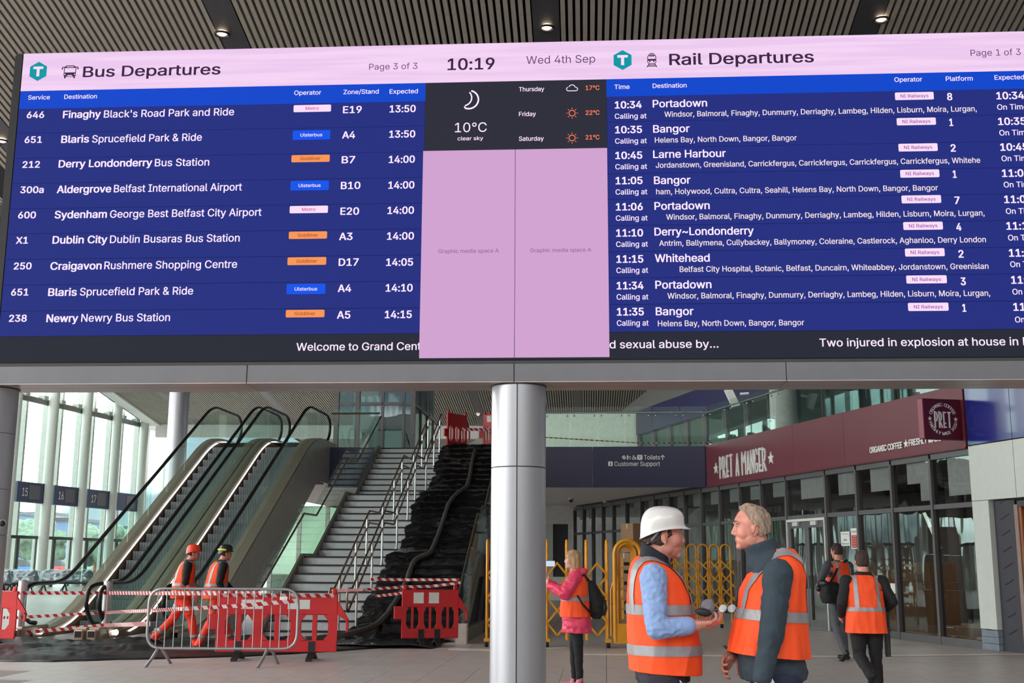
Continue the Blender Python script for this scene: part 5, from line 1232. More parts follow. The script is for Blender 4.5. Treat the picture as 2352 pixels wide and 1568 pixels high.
def plastic_barrier(lab, loc, rz, L_=2.0, H_=1.0, mat=None, plates=True, plate_mat=None, z=0.0):
    """blow moulded road barrier: solid top band, arched slots, solid bottom, hooked ends and two feet"""
    mat = mat or m_red; t = thing('plastic_barrier', lab, 'barrier', loc, rz)
    d = .055; b0 = .12
    q = B()
    zt_, zb_ = H_, b0; ts = H_ * .66; bs = b0 + H_ * .17
    xs = L_ / 2
    # plate with slots, built from cells
    box(q, (-xs, -d / 2, ts), (xs, d / 2, zt_ - .03), .01); box(q, (-xs + .0, -d / 2, zb_), (xs, d / 2, bs), .01)
    pat = [.12, .15, .06, .15, .14, .15, .06, .15, .14, .15, .06, .15, .12]; s_ = 2 * xs / (sum(pat) + .0); x = -xs
    cells = []
    for i, wdt in enumerate(pat):
        wv = wdt * s_
        if i % 2 == 0: box(q, (x, -d / 2 + (.0 if wdt > .1 else .006), bs - .01), (x + wv, d / 2 - (.0 if wdt > .1 else .006), ts + .01))
        else: cells.append((x, x + wv, i))
        x += wv
    for a, b, i in cells:   # cut corners at the slot heads and feet
        left_wide = i in (1, 5, 9); 
        ca, cb = (a, b) if left_wide else (b, a); k = (b - a) * .42 * (1 if left_wide else -1)
        prism(q, [(ca, -d / 2, ts + .001), (ca + k, -d / 2, ts + .001), (ca, -d / 2, ts - .09)], (0, d, 0)); prism(q, [(ca, -d / 2, bs - .001), (ca + k, -d / 2, bs - .001), (ca, -d / 2, bs + .09)], (0, d, 0))
    # end pieces
    prism(q, [(xs, -d / 2, zt_ - .14), (xs + .16, -d / 2, ts - .05), (xs + .16, -d / 2, ts - .10), (xs, -d / 2, ts)], (0, d, 0)); box(q, (xs + .13, -d / 2, .42), (xs + .17, d / 2, ts - .06), .008)
    box(q, (-xs - .14, -d / 2, .45), (-xs + .01, d / 2, .68), .012)
    for px_ in (-xs + .05, -xs + .22, xs - .06): box(q, (px_ - .035, -d / 2 - .005, zt_ - .04), (px_ + .035, d / 2 + .005, zt_ + .05), .015)
    obj('panel', q, mat, t)
    if plates:
        for px_ in ((-.42 * xs, .12 * xs)): q = B(); box(q, (px_ - .12 * xs - .03, -d / 2 - .004, zt_ - .27), (px_ + .12 * xs + .03, -d / 2, zt_ - .08)); obj('reflector_plate', q, plate_mat or m_white, t)
    for fxx in (-xs + .35, xs - .38):
        q = B(); box(q, (fxx - .05, -d / 2 - .012, b0 - .06), (fxx + .05, d / 2 + .012, b0 + .16)); prism(q, [(fxx - .045, -.30, .0), (fxx - .045, -.30, .035), (fxx - .045, -.05, .12), (fxx - .045, .05, .12), (fxx - .045, .30, .035), (fxx - .045, .30, .0), (fxx - .045, .03, .07), (fxx - .045, -.03, .07)], (.09, 0, 0)); obj('foot', q, m_black, t)
    return t
# behind the steel barrier
p = PY(645, 1400, 18.2); plastic_barrier('long red plastic barrier behind the steel crowd barrier, with red and white taped top', (p.x - .05, 18.2, 0), .015, 1.85, 1.02, plates=False)
tb = [c for c in C.objects if c.name.startswith('plastic_barrier')][0]
for px_ in (-.38, .33): q = B(); box(q, (px_ - .17, -.034, .76), (px_ + .17, -.0285, .9)); obj('reflector_plate', q, m_pale, tb)
# stripe band along the top
q = B(); uvl = None
bmr = ribbon([Vector((-.9, -.036, .965)), Vector((.86, -.036, .965))], .055, n=4); o = obj('tape_band', bmr, m_tape, tb)
p = PY(988, 1400, 21.2); plastic_barrier('red plastic barrier standing on the polythene at the foot of the stairs', (p.x, 21.2, .02), .20, 1.02, 1.0)
p = PY(-12, 1400, 20.8); plastic_barrier('bright red plastic barrier cut off by the left edge beside the bollard', (p.x - .36, 20.8, 0), 0, 1.5, .97, m_red2, False)
p = W(-4.35, 35.0); plastic_barrier('red plastic barrier at the head of the stairs, left of the pair', (p.x - .15, p.y, ZT), .95, .95, 1.2, plates=False); p = W(-3.2, 35.0); plastic_barrier('red plastic barrier at the head of the stairs, right of the pair', (p.x - .16, p.y, ZT), -.5, .75, 1.2, plates=True)
# bollards and tape
def bollard(px, lab):
    b = PZ(px, 1468, 0); t = thing('bollard', lab, 'bollard', b); q = B(); cyl(q, (0, 0, 0), .085, 1.08, 24); obj('post', q, m_post, t, 1); q = B(); cyl(q, (0, 0, 1.08), .087, .012, 24); cyl(q, (0, 0, 0), .1, .02, 24); obj('cap', q, m_steel2, t, 1); return b
b1 = bollard(43, 'brushed steel bollard nearest the left edge'); b2 = bollard(240, 'brushed steel bollard in front of the left escalator')
fr = Vector((0, -.09, 0))
tp = lambda p, z: Vector((p.x, p.y - .095, z))
def tape(lab, pts, w=.07, **k):
    o = obj('barrier_tape', ribbon(pts, w, **k), m_tape); recenter(o) if False else None; tag(o, lab, 'tape'); return o
Lp = lambda px, py, Y: PY(px, py, Y)
tape('upper strand of red and white tape from the left edge past both bollards', [Lp(-30, 1358, 21), tp(b1, Lp(43, 1361, b1.y).z), tp(b2, Lp(240, 1361, b2.y).z), Lp(420, 1362, 19.5), Lp(600, 1362, 18.1)], .065, sag=.0, seed=2)
tape('middle strand of red and white tape between the bollards and the steel barrier', [Lp(-30, 1418, 21), tp(b1, Lp(43, 1417, b1.y).z), tp(b2, Lp(240, 1406, b2.y).z), Lp(420, 1398, 17.3), Lp(560, 1390, 17.12), Lp(683, 1379, 17.12)], .06, sag=.0, twist=.5, seed=3)
tape('lowest strand of red and white tape between the bollards', [Lp(-30, 1458, 21), tp(b1, Lp(43, 1453, b1.y).z), tp(b2, Lp(240, 1435, b2.y).z), Lp(345, 1432, 17.3)], .07, sag=.0, twist=.3, seed=4)
tape('red and white tape across the stair foot between the two red barriers', [Lp(775, 1356, 18.2), Lp(835, 1354, 21.4), Lp(935, 1347, 21.1), Lp(990, 1346, 21.1), Lp(1058, 1338, 21.0)], .05, twist=.4, seed=5)
tape('upper red and white tape from the centre rails over the short red barrier', [Lp(852, 1330, 21.6), Lp(930, 1331, 21.5), Lp(1055, 1331, 21.2)], .05, twist=.4, seed=6)
tape('short red and white tape from the centre rail down to the short red barrier', [Lp(862, 1369, 21.6), Lp(928, 1361, 21.1)], .05, twist=.3, seed=7)
tape('thin tape across the upper floor glass above the navy fascia', [Lp(1252, 1004, 33.8), Lp(1466, 1017, 33.5), Lp(1640, 1017, 33.2), Lp(1700, 1016, 31.6)], .035, twist=.8, seed=8)
tape('tape from the stair head barrier across to the column at the upper floor', [Lp(1060, 986, 35), Lp(1108, 986, 35), Lp(1160, 992, 35)], .09, twist=.3, seed=9)

# ------------------------------------------------------------------ concertina barriers
def arch(q, x0, x1, y, z0, z1, r, cr=None):
    w = abs(x1 - x0) / 2; cx_ = (x0 + x1) / 2; pts = [(x0, y, z0), (x0, y, z1 - w)] + [(cx_ - w * math.cos(a), y, z1 - w + w * math.sin(a)) for a in [math.pi * i / 10 for i in range(1, 10)]] + [(x1, y, z1 - w), (x1, y, z0)]
    tube(q, pts, r, 8)
def castor(t, x, y):
    q = B(); cyl(q, (x - .03, y, .055), .055, .06, 14, axis=Vector((1, 0, 0))); obj('castor', q, m_black, t, 1); q = B(); box(q, (x - .05, y - .04, .09), (x + .05, y + .04, .15)); obj('castor_fork', q, m_yel, t)
Yg = 27.5; xs5 = [PY(x, 1300, Yg).x for x in (1524, 1550, 1576, 1602, 1628, 1654, 1680)]; t = thing('expanding_barrier', 'opened yellow concertina barrier between the two talking people', 'barrier', (xs5[3], Yg, 0))
zt_ = PY(1600, 1250, Yg).z
for a, b in zip(xs5[:-1], xs5[1:]):
    q = B(); arch(q, a - xs5[3] + .02, b - xs5[3] - .02, 0, .12, zt_, .021); obj('upright', q, m_yel, t, 1)
for k, (a, b) in enumerate(zip(xs5[:-1], xs5[1:])):
    a -= xs5[3]; b -= xs5[3]; a2, b2 = a + .0, b + .0
    for zc in (.42, .72, 1.02, 1.32):
        q = B(); bar(q, (a2 - .06, -.035, zc + .28), (b2 + .06, -.035, zc - .1), .008, .034); bar(q, (a2 - .06, .035, zc - .1), (b2 + .06, .035, zc + .28), .008, .034); obj('lattice_bar', q, m_yel, t)
castor(t, xs5[0] - xs5[3], 0); castor(t, xs5[-2] - xs5[3], 0)
Yg = 21.3; xp = [PY(x, 1360, Yg).x for x in (1119, 1164, 1210, 1256, 1302, 1347, 1394)]; t = thing('expanding_barrier', 'yellow concertina barrier stretched behind the person in pink', 'barrier', (xp[3], Yg, 0)); zt_ = PY(1300, 1241, Yg).z; o3 = xp[3]
for x in xp:
    q = B()
    for yy in (-.14, .14): pass
    tube(q, [(x - o3, -.13, .12), (x - o3, -.13, zt_ - .13)] + [(x - o3, -.13 * math.cos(a), zt_ - .13 + .13 * math.sin(a)) for a in [math.pi * i / 8 for i in range(1, 8)]] + [(x - o3, .13, zt_ - .13), (x - o3, .13, .12)], .024, 8); obj('upright', q, m_yel, t, 1)
    q = B(); bar(q, (x - o3, -.15, .3), (x - o3, -.15, 1.5), .05, .012); obj('channel', q, m_yel, t); 
for x in (xp[0], xp[3], xp[6]): castor(t, x - o3, -.13)
for a, b in zip(xp[:-1], xp[1:]):
    a -= o3; b -= o3; m_ = (a + b) / 2
    for zc in (.42, .85, 1.25):
        q = B(); bar(q, (a, -.165, zc), (m_, -.165, zc + .22), .01, .035); bar(q, (m_, -.165, zc + .22), (b, -.165, zc), .01, .035); bar(q, (a, -.15, zc), (m_, -.15, zc - .22), .01, .035); bar(q, (m_, -.15, zc - .22), (b, -.15, zc), .01, .035); cyl(q, (m_, -.18, zc + .22), .02, .03, 8, axis=Vector((0, 1, 0))); obj('lattice_bar', q, m_yel, t)
Yg = 21.0; pL, pR = PY(1412, 1360, Yg).x, PY(1472, 1360, Yg).x; cxx = (pL + pR) / 2; hw = (pR - pL) / 2; t = thing('expanding_barrier', 'collapsed yellow concertina barrier standing beside the helmeted person', 'barrier', (cxx, Yg, 0)); zt_ = PY(1440, 1241, Yg).z
q = B(); arch(q, -hw, hw, 0, .1, zt_, .036); obj('end_frame', q, m_yel, t, 1)
for k in range(5): q = B(); arch(q, -hw + .07 + k * .015, hw - .07 - k * .01, .12 + k * .10, .2, zt_ - .06 - k * .01, .018); obj('upright', q, m_yel, t, 1)
q = B(); box(q, (-hw, -.02, .1), (hw, .02, .42)); box(q, (-hw - .02, -.03, .08), (hw + .02, .03, .12)); obj('kick_plate', q, m_yel, t)
for zc in (.62, .78, 1.12, 1.32, 1.46): q = B(); box(q, (-.06, .02, zc - .03), (hw - .08, .07, zc + .03)); obj('black_collar', q, m_black, t)
for zc in (.5, .68, .86, 1.04, 1.22, 1.4): q = B(); bar(q, (-.10, -.05, zc), (-.10, -.05, zc + .16), .04, .03); bar(q, (.04, -.02, zc), (.06, -.02, zc + .12), .05, .03); obj('folded_link', q, m_yel, t)
q = B(); tube(q, [(-hw - .06, .1, .2), (-hw - .06, .1, 1.0), (-hw + .02, .1, 1.25), (-hw + .02, .1, zt_ - .1)], .018, 8); obj('guide_tube', q, m_yel, t, 1); castor(t, -hw - .12, 0); castor(t, hw, 0)
q = B(); box(q, (-.03, -.3, 0), (0, -.27, 0)) ; q.free()
# leaning boards right of the stairs
for k, (px, lab) in enumerate(((1092, 'grey board leaning beside the right stair balustrade'), (1106, 'brown board leaning beside the grey one, right of the stairs'))):
    p = PZ(px, 1455, 0); t = thing('leaning_board', lab, 'board', (p.x, p.y + .6, 0)); q = B(); bar(q, (0, 0, 0), (.25, 1.3, 2.1), .5, .03); obj('board', q, m_clad if k == 0 else m_card, t)
    q = B(); bar(q, (-.03, -.02, 0), (.22, 1.28, 2.1), .04, .05); obj('edge_strip', q, m_dkgrey, t)
# ------------------------------------------------------------------ wrapped bench seats in front of the facade
m_plast = glass('plastic_wrap', (214, 226, 230), .16, .3, 3.0, .35); m_seat = M('seat_black', (38, 42, 50), .5)
def bench(px, Y, n, lab):
    p = PY(px, 1330, Y); t = thing('bench_seat', lab, 'bench', (p.x, Y, 0), 0, group='plastic wrapped benches in the waiting area')
    w = .62
    for k in range(n):
        x = (k - (n - 1) / 2) * w; q = B(); box(q, (x - .27, -.25, .40), (x + .27, .25, .46), .02); obj('seat', q, m_seat, t); q = B(); prism(q, [(x - .27, .22, .46), (x + .27, .22, .46), (x + .27, .38, .95), (x - .27, .38, .95)], (0, .05, 0)); obj('backrest', q, m_seat, t)
    q = B(); box(q, (-n * w / 2, -.04, .34), (n * w / 2, .04, .40)); obj('beam', q, m_black, t)
    for x in (-n * w / 2 + .25, 0, n * w / 2 - .25):
        q = B(); bar(q, (x, 0, .36), (x, -.28, 0), .05, .04); bar(q, (x, 0, .36), (x, .28, 0), .05, .04); bar(q, (x, 0, .36), (x - .16, -.1, .0), .05, .04); bar(q, (x, 0, .36), (x + .16, -.1, 0), .05, .04); obj('leg', q, m_black, t)
    q = B(); loft(q, [(.44, 0, 0, n * w / 2 + .05, .3), (.62, 0, .05, n * w / 2 + .07, .32), (.85, 0, .2, n * w / 2 - .02, .25), (1.0, .0, .32, n * w / 2 - .15, .12)], 48, 5)
    me = remesh(q, .07, 2, .4, .06, (4, 4, 4), px); obj('plastic_cover', me, m_plast, t, 2)
bench(150, 55.5, 4, 'plastic wrapped black bench seen between the bollards at the left'); bench(52, 53, 2, 'pair of wrapped black seats behind the nearest bollard'); bench(24, 54.5, 2, 'wrapped black seats beside the pillar at the left edge'); bench(6, 51.5, 1, 'single wrapped black seat at the far left edge')
q = B(); p = PY(5, 1202, 11.86); ell(q, (0, 0, 0), (.03, .03, .03)); cam_t = thing('wall_camera', 'tiny round camera fixed on the left gantry column', 'camera', p); obj('lens', q, m_black, cam_t, 1); q = B(); tube(q, arc((0, .01, 0), .034, 0, 6.283, 16, (1, 0, 0), (0, 0, 1))[:-1], .008, 6, closed=True); obj('bezel', q, m_steel2, cam_t, 1)
# ------------------------------------------------------------------ people
m_skin = M('skin', (192, 130, 114), .5, 0, .16, 14, .12, 120); m_skin2 = M('skin_ruddy', (204, 136, 118), .48, 0, .18, 16, .08, 120); m_skin3 = M('skin_fair', (214, 164, 146), .55, 0, .06, 14)
m_hiv = M('hi_vis_orange', (250, 84, 36), .62, 0, .07, 6, .22, 22); m_hiv.node_tree.nodes['Principled BSDF'].inputs['Specular IOR Level'].default_value = .3
m_hiv2 = M('hi_vis_trousers', (248, 62, 34), .65, 0, .10, 5, .3, 16)
for m_, c_ in ((m_hiv, (1.0, .09, .015)), (m_hiv2, (1.0, .05, .012))):
    pass
m_tapeR = M('reflective_tape', (146, 144, 148), .42, .25, .10, 20, .1, 30)
m_blue_shirt = M('shirt_blue', (132, 160, 206), .75, 0, .06, 5, .3, 14); m_navyj = M('navy_fleece', (24, 26, 38), .85, 0, .12, 12, .15, 60)
m_teal = M('teal_sweatshirt', (44, 58, 68), .85, 0, .14, 10, .2, 50); m_trs = M('dark_trousers', (38, 36, 48), .8, 0, .12, 6, .2, 14); m_jean = M('navy_jeans', (26, 34, 58), .8, 0, .15, 12, .2, 20)
m_blackc = M('black_cloth', (18, 18, 21), .8, 0, .15, 8, .2, 14); m_greys = M('grey_suit', (78, 80, 86), .8, 0, .1, 8, .2, 14); m_pink = M('pink_raincoat', (222, 58, 96), .42, 0, .08, 4, .3, 12)
m_shoe = M('shoe_black', (22, 20, 20), .4); m_shoep = M('shoe_pink', (200, 110, 130), .6); m_hat_w = M('helmet_white', (208, 208, 206), .22, coat=.4); m_hat_o = M('helmet_orange', (238, 66, 40), .3); m_hat_b = M('helmet_black', (26, 27, 32), .3)
m_lime = M('lime_band', (214, 236, 60), .5); m_hair_g = M('hair_grey_blond', (152, 132, 114), .7, 0, .35, 30, .5, 60, stretch=(1, 1, .35)); m_hair_d = M('hair_dark_brown', (58, 42, 38), .7, 0, .3, 40, .5, 80); m_hair_b = M('hair_blond', (170, 138, 100), .6, 0, .35, 30, .5, 50, stretch=(1, 1, .15))
m_eye = M('eye_white', (176, 160, 152), .3); m_iris = M('iris_dark', (40, 34, 32), .2); m_lip = M('lips', (162, 96, 88), .55); m_earf = M('ear_inner', (176, 106, 92), .6); m_brow = M('brow', (110, 84, 70), .8); m_grip = M('black_gear', (26, 26, 28), .45)
V = Vector
def head_prims(q, c, yaw=0.0, tilt=0.0, s=1.0, sg=16):
    Rm = Matrix.Rotation(yaw, 3, 'Z') @ Matrix.Rotation(tilt, 3, 'Y'); c = V(c)
    def E(p, r): ell(q, c + Rm @ (V(p) * s), [x * s for x in r], sg, 10, Rm)
    def K(a, b, r1, r2): cap(q, c + Rm @ (V(a) * s), c + Rm @ (V(b) * s), r1 * s, r2 * s, 10)
    E((-.008, 0, .035), (.098, .075, .090)); E((.02, 0, -.005), (.072, .066, .09)); E((.030, 0, -.058), (.058, .052, .052)); E((.068, 0, -.092), (.022, .026, .020))
    E((.060, 0, .045), (.030, .055, .036)); K((.084, 0, .022), (.101, 0, -.014), .009, .0105); E((.100, 0, -.021), (.013, .012, .009)); E((.092, .010, -.026), (.011, .008, .008)); E((.092, -.010, -.026), (.011, .008, .008))
    for y in (-1, 1):
        E((.048, y * .036, -.016), (.036, .030, .040)); E((.079, y * .030, .036), (.015, .023, .008)); E((.079, y * .031, .006), (.009, .016, .005)); E((-.012, y * .074, -.004), (.019, .010, .031)); E((-.006, y * .078, -.030), (.009, .007, .012))
        E((.004, y * .046, -.055), (.040, .020, .036))
    E((.074, 0, -.055), (.018, .028, .020)); E((.083, 0, -.053), (.009, .019, .006)); E((.081, 0, -.065), (.009, .017, .006))
    K((-.022, 0, -.05), (-.045, 0, -.17), .060, .068)
    return lambda p: c + Rm @ (V(p) * s)
def face_parts(P, hp, s=1.0, glasses=False, brow=None):
    for y in (-1, 1):
        q = B(); ell(q, hp((.0785, y * .030, .019)), (.0095 * s, .012 * s, .0065 * s), 12, 8); e_ = obj('eye', q, m_eye, P, 2); q = B(); ell(q, hp((.0855, y * .031, .019)), (.0035 * s, .0055 * s, .0055 * s), 10, 6); obj('iris', q, m_iris, e_, 2)
        q = B(); tube(q, [hp((.0915, y * .016, .041)), hp((.0915, y * .032, .0455)), hp((.078, y * .050, .042))], [.0028, .0038, .002], 6); obj('eyebrow', q, brow or m_brow, P, 2)
    q = B(); ell(q, hp((.0885, 0, -.0555)), (.0045 * s, .017 * s, .0028 * s), 12, 6); ell(q, hp((.0865, 0, -.0635)), (.0045 * s, .015 * s, .0034 * s), 12, 6); obj('lips', q, m_lip, P, 2)
    for y in (-1, 1):
        q = B(); tube(q, [hp((.002, y * .083, -.028)), hp((-.004, y * .085, -.008)), hp((-.008, y * .085, .012)), hp((-.020, y * .084, .022)), hp((-.030, y * .082, .008))], .0024, 6); obj('ear_fold', q, m_earf, P, 2)
def hand(q, w, d, n, curl=.35, s=1.0, thumb=1, spread=1.0, r=.0088, tc=.3):
    """w wrist, d finger direction, n palm normal (palm faces n); thumb: side sign"""
    w = V(w); d = V(d).normalized(); n = V(n); n = (n - d * n.dot(d)).normalized(); b = d.cross(n) * thumb    # b: towards the thumb
    cap(q, w - d * .03, w + d * .025, .027 * s, .026 * s, 10)
    kn = []
    for i, o in enumerate((.030, .010, -.010, -.029)):
        k = w + d * ((.092, .096, .092, .082)[i] * s) + b * (o * s * spread); kn.append(k); cap(q, w + d * .02 + b * (o * .6 * s), k, .0155 * s, .0125 * s, 8)
    ell(q, w + d * .05 * s, (.03 * s, .03 * s, .018 * s), 10, 8)
    for i, k in enumerate(kn):
        L_ = ((.042, .026, .020), (.046, .029, .021), (.043, .027, .020), (.034, .021, .018))[i]; a = curl * (.7 + .12 * i); ang = a * .6; p = k
        for j in range(3):
            dd = d * math.cos(ang) + n * math.sin(ang); p2 = p + dd * L_[j] * s; cap(q, p, p2, r * s * (1 - .06 * j), r * s * (.94 - .08 * j), 8); p = p2; ang += a
    t0 = w + d * .025 * s + b * .028 * s; t1 = t0 + (d * .6 + b * .7 + n * tc).normalized() * .042 * s; t2 = t1 + (d * .95 + b * .15 + n * tc * 1.5).normalized() * .032 * s; t3 = t2 + (d + n * tc).normalized() * .024 * s
    cap(q, t0, t1, .016 * s, .0115 * s, 8); cap(q, t1, t2, .0115 * s, .010 * s, 8); cap(q, t2, t3, .010 * s, .0082 * s, 8)
    return t3
def foot_prims(q, an, dr, s=1.0, pitch=0.0, lift=0.0, r=.042):
    an = V(an); d = V((math.cos(dr), math.sin(dr), math.tan(pitch))).normalized()
    heel = an + V((0, 0, -.045)) - d * .05; toe = an + V((0, 0, -.05)) + d * .15
    cap(q, heel, toe, r, r * .82, 10); cap(q, an + V((0, 0, .03)), an + V((0, 0, -.03)) + d * .02, r, r * .95, 10)
def body_skin(P, J, voxel, hd, hands, s=1.0, mat=None, feet=True):
    """one continuous figure from the joint table J"""
    q = B(); hp = head_prims(q, J['head'], hd[0], hd[1], s)
    nk = V(J['neck']); pv = V(J['pelvis']); ch = V(J['chest'])
    cap(q, V(J['head']) + V((-.03, 0, -.1)) * s, nk, .060 * s, .070 * s, 12)
    cap(q, nk - V((0, 0, .04)), ch, .085 * s, .13 * s, 14); cap(q, ch, pv, .125 * s, .10 * s, 14)
    for sd in ('L', 'R'):
        S_, E_, W_ = V(J['sh' + sd]), V(J['el' + sd]), V(J['wr' + sd]); cap(q, nk - V((0, 0, .05)), S_, .07 * s, .052 * s, 10); cap(q, S_, E_, .050 * s, .036 * s, 10); cap(q, E_, W_, .037 * s, .025 * s, 10)
        cap(q, ch + (S_ - ch) * .35, S_ + V((0, 0, -.02)), .10 * s, .06 * s, 10)
        H_, K_, A_ = V(J['hip' + sd]), V(J['kn' + sd]), V(J['an' + sd]); cap(q, pv, H_, .095 * s, .088 * s, 10); cap(q, H_, K_, .085 * s, .052 * s, 10); cap(q, K_, A_, .054 * s, .034 * s, 10)
        cap(q, A_, A_ + V((math.cos(J['ft' + sd]) * .04, math.sin(J['ft' + sd]) * .04, -.03)), .034 * s, .030 * s, 8)
        if hands.get(sd): hand(q, W_, *hands[sd][:2], **hands[sd][2])
    me = remesh(q, voxel, 3 if voxel < .006 else 2, .5); o = obj('body', me, mat or m_skin, P, 2); return hp
def sleeve(q, J, sd, r1, r2, r3, cuff=.02, upto=1.0):
    S_, E_, W_ = V(J['sh' + sd]), V(J['el' + sd]), V(J['wr' + sd]); cap(q, V(J['chest']).lerp(S_, .6) + V((0, 0, .03)), S_, .07, r1, 12); cap(q, S_, E_, r1, r2, 14)
    if upto > 1e-3 and upto <= 1: e2 = E_.lerp(W_, upto); cap(q, E_, e2, r2, r3, 14)
def trousers(P, J, mat, voxel, s=1.0, flare=1.0, name='trousers', wr=.006, low=.0):
    q = B(); pv = V(J['pelvis'])
    for sd in ('L', 'R'):
        H_, K_, A_ = V(J['hip' + sd]), V(J['kn' + sd]), V(J['an' + sd]); cap(q, pv + V((0, 0, .06)), H_, .14 * s, .118 * s, 12); cap(q, H_, K_, .112 * s, .072 * s, 12); cap(q, K_, A_ + (A_ - K_).normalized() * .0, .071 * s, .056 * s * flare, 12)
    me = remesh(q, voxel, 2, .5, wr, (5, 5, 9), 3); return obj(name, me, mat, P, 2)
def shoes(P, J, mat, voxel=.008, pit=(0, 0)):
    for sd, p_ in (('L', pit[0]), ('R', pit[1])):
        q = B(); foot_prims(q, J['an' + sd], J['ft' + sd], 1, p_); me = remesh(q, voxel, 2, .4); cz = min(v.co.z for v in me.vertices); obj('shoe', me, mat, P, 2)
def vest(P, rings, voxel, neck, bands, braces, brace_top, hem_tilt=0.0, wr=.012, p=2.4, xf=None, cutsh=None, mat=None, front_open=None, wsc=(7, 7, 2.2), off=.004):
    """hi-vis waistcoat lofted round the torso; neck: cutting planes; bands: (z0, z1); braces: |y| range"""
    q = B(); loft(q, rings, 48, p); me = remesh(q, voxel, 5, .6, wr, wsc, 11)
    cut(me, neck, True)
    base = me.copy(); base.materials.clear(); 
    if xf: me.transform(xf)
    o = obj('waistcoat', me, mat or m_hiv, P, 2); T_ = []
    for z0, z1 in bands: T_.append(strip(base, [((0, 0, z1), (hem_tilt, 0, 1)), ((0, 0, z0), (-hem_tilt, 0, -1))], off))
    for sgn in (-1, 1):
        lo, hi = braces[0] * sgn, braces[1] * sgn
        if sgn < 0: lo, hi = hi, lo
        T_.append(strip(base, [((0, hi, 0), (0, 1, 0)), ((0, lo, 0), (0, -1, 0)), ((0, 0, bands[-1][0] + .02), (-hem_tilt, 0, -1))], off + .0015))
    for m2 in T_:
        if xf: m2.transform(xf)
        bm_ = bmesh.new(); bm_.from_mesh(m2); bm_.to_mesh(m2); bm_.free(); m2.materials.append(m_tapeR); m2.polygons.foreach_set('use_smooth', [True] * len(m2.polygons)); t_ = D.objects.new('reflective_tape', m2); C.objects.link(t_); t_.parent = o
    return o
def hairshell(P, hp, mat, sx=1.0, voxel=.005, planes=(), grow=.006, extra=None, wr=.004, s=1.0, hd=0.0, wsc=(30, 30, 12)):
    q = B(); ell(q, (-.010, 0, .038), (.104 + grow, .079 + grow, .096 + grow), 20, 14); ell(q, (-.035, 0, .0), (.075, .075, .085), 16, 12)
    if extra: extra(q)
    me = remesh(q, voxel, 2, .5, wr, wsc, 5); cut(me, planes, True)
    for v in me.vertices: v.co = hp(v.co)
    return obj('hair', me, mat, P, 2)
def safety_helmet(P, hp, mat, s=1.0, band=False, vents=True, brim=.034, voxel=.004):
    q = B(); N_ = 28; rows = []
    # dome with a curved rim, dipping at the back
    prof_ = [(1.0, 0), (1.0, .25), (.985, .45), (.93, .65), (.80, .82), (.58, .94), (.3, .99), (.02, 1.0)]
    for f, h in prof_:
        row = []
        for k in range(N_):
            a = 2 * math.pi * k / N_; c, s_ = math.cos(a), math.sin(a); x = -.010 + c * .117 * f; y = s_ * .098 * f
            zr = .035 + .022 * max(0, c) - .045 * max(0, -c) ** 1.3 + .004 * abs(s_); z = zr + (.155 - zr) * h
            if abs(y) < .03 and h > .3: z += .006 * (1 - abs(y) / .03)
            row.append(q.verts.new((x, y, z)))
        rows.append(row)
    for a, b in zip(rows[:-1], rows[1:]):
        for k in range(N_): q.faces.new((a[k], a[(k + 1) % N_], b[(k + 1) % N_], b[k]))
    q.faces.new(rows[-1])
    # rim and peak
    rim = rows[0]; out = []
    for k, v in enumerate(rim):
        a = 2 * math.pi * k / N_; c = math.cos(a); e_ = .006 + brim * max(0, c) ** 2.2; out.append(q.verts.new((v.co.x + math.cos(a) * e_, v.co.y + math.sin(a) * (.006 + .01 * max(0, c)), v.co.z - .004 - .010 * max(0, c) ** 2)))
    for k in range(N_): q.faces.new((rim[k], out[k], out[(k + 1) % N_], rim[(k + 1) % N_]))
    bmesh.ops.recalc_face_normals(q, faces=q.faces); bmesh.ops.solidify(q, geom=q.faces[:], thickness=.004)
    for v in q.verts: v.co = hp(v.co)
    o = obj('helmet', q, mat, P, 2); o.modifiers.new('sub', 'SUBSURF').levels = 1; o.modifiers['sub'].render_levels = 2
    if vents:
        for i in range(3):
            q = B(); ell(q, hp((-.02 + i * .022, -.045, .147 - i * .006)), (.008, .004, .003), 8, 6); obj('vent_hole', q, m_black, o, 2)
        q = B(); tube(q, [hp((.05, -.082, .07)), hp((.054, -.070, .10)), hp((.058, -.05, .128))], .005, 6); obj('side_rib', q, mat, o, 2)
        q = B(); ell(q, hp((.100, -.02, .09)), (.004, .012, .007), 8, 6); obj('badge', q, m_dkgrey, o, 2)
        q = B(); tube(q, [hp((-.04, -.082, .03)), hp((-.065, -.068, -.01)), hp((-.085, -.03, -.035)), hp((-.09, 0, -.04))], .008, 6); obj('nape_strap', q, m_clad, o, 2)
    if band:
        q = B(); 
        for k in range(14):
            pass
        pts = [hp((-.010 + math.cos(a) * .119, math.sin(a) * .101, .06)) for a in [math.pi * (.55 + .9 * i / 12) for i in range(13)]]; tube(q, pts, .017, 8); obj('lime_band', q, m_lime, o, 2)
    return o
def person(lab, loc, rz): return thing('person', lab, 'person', loc, rz)

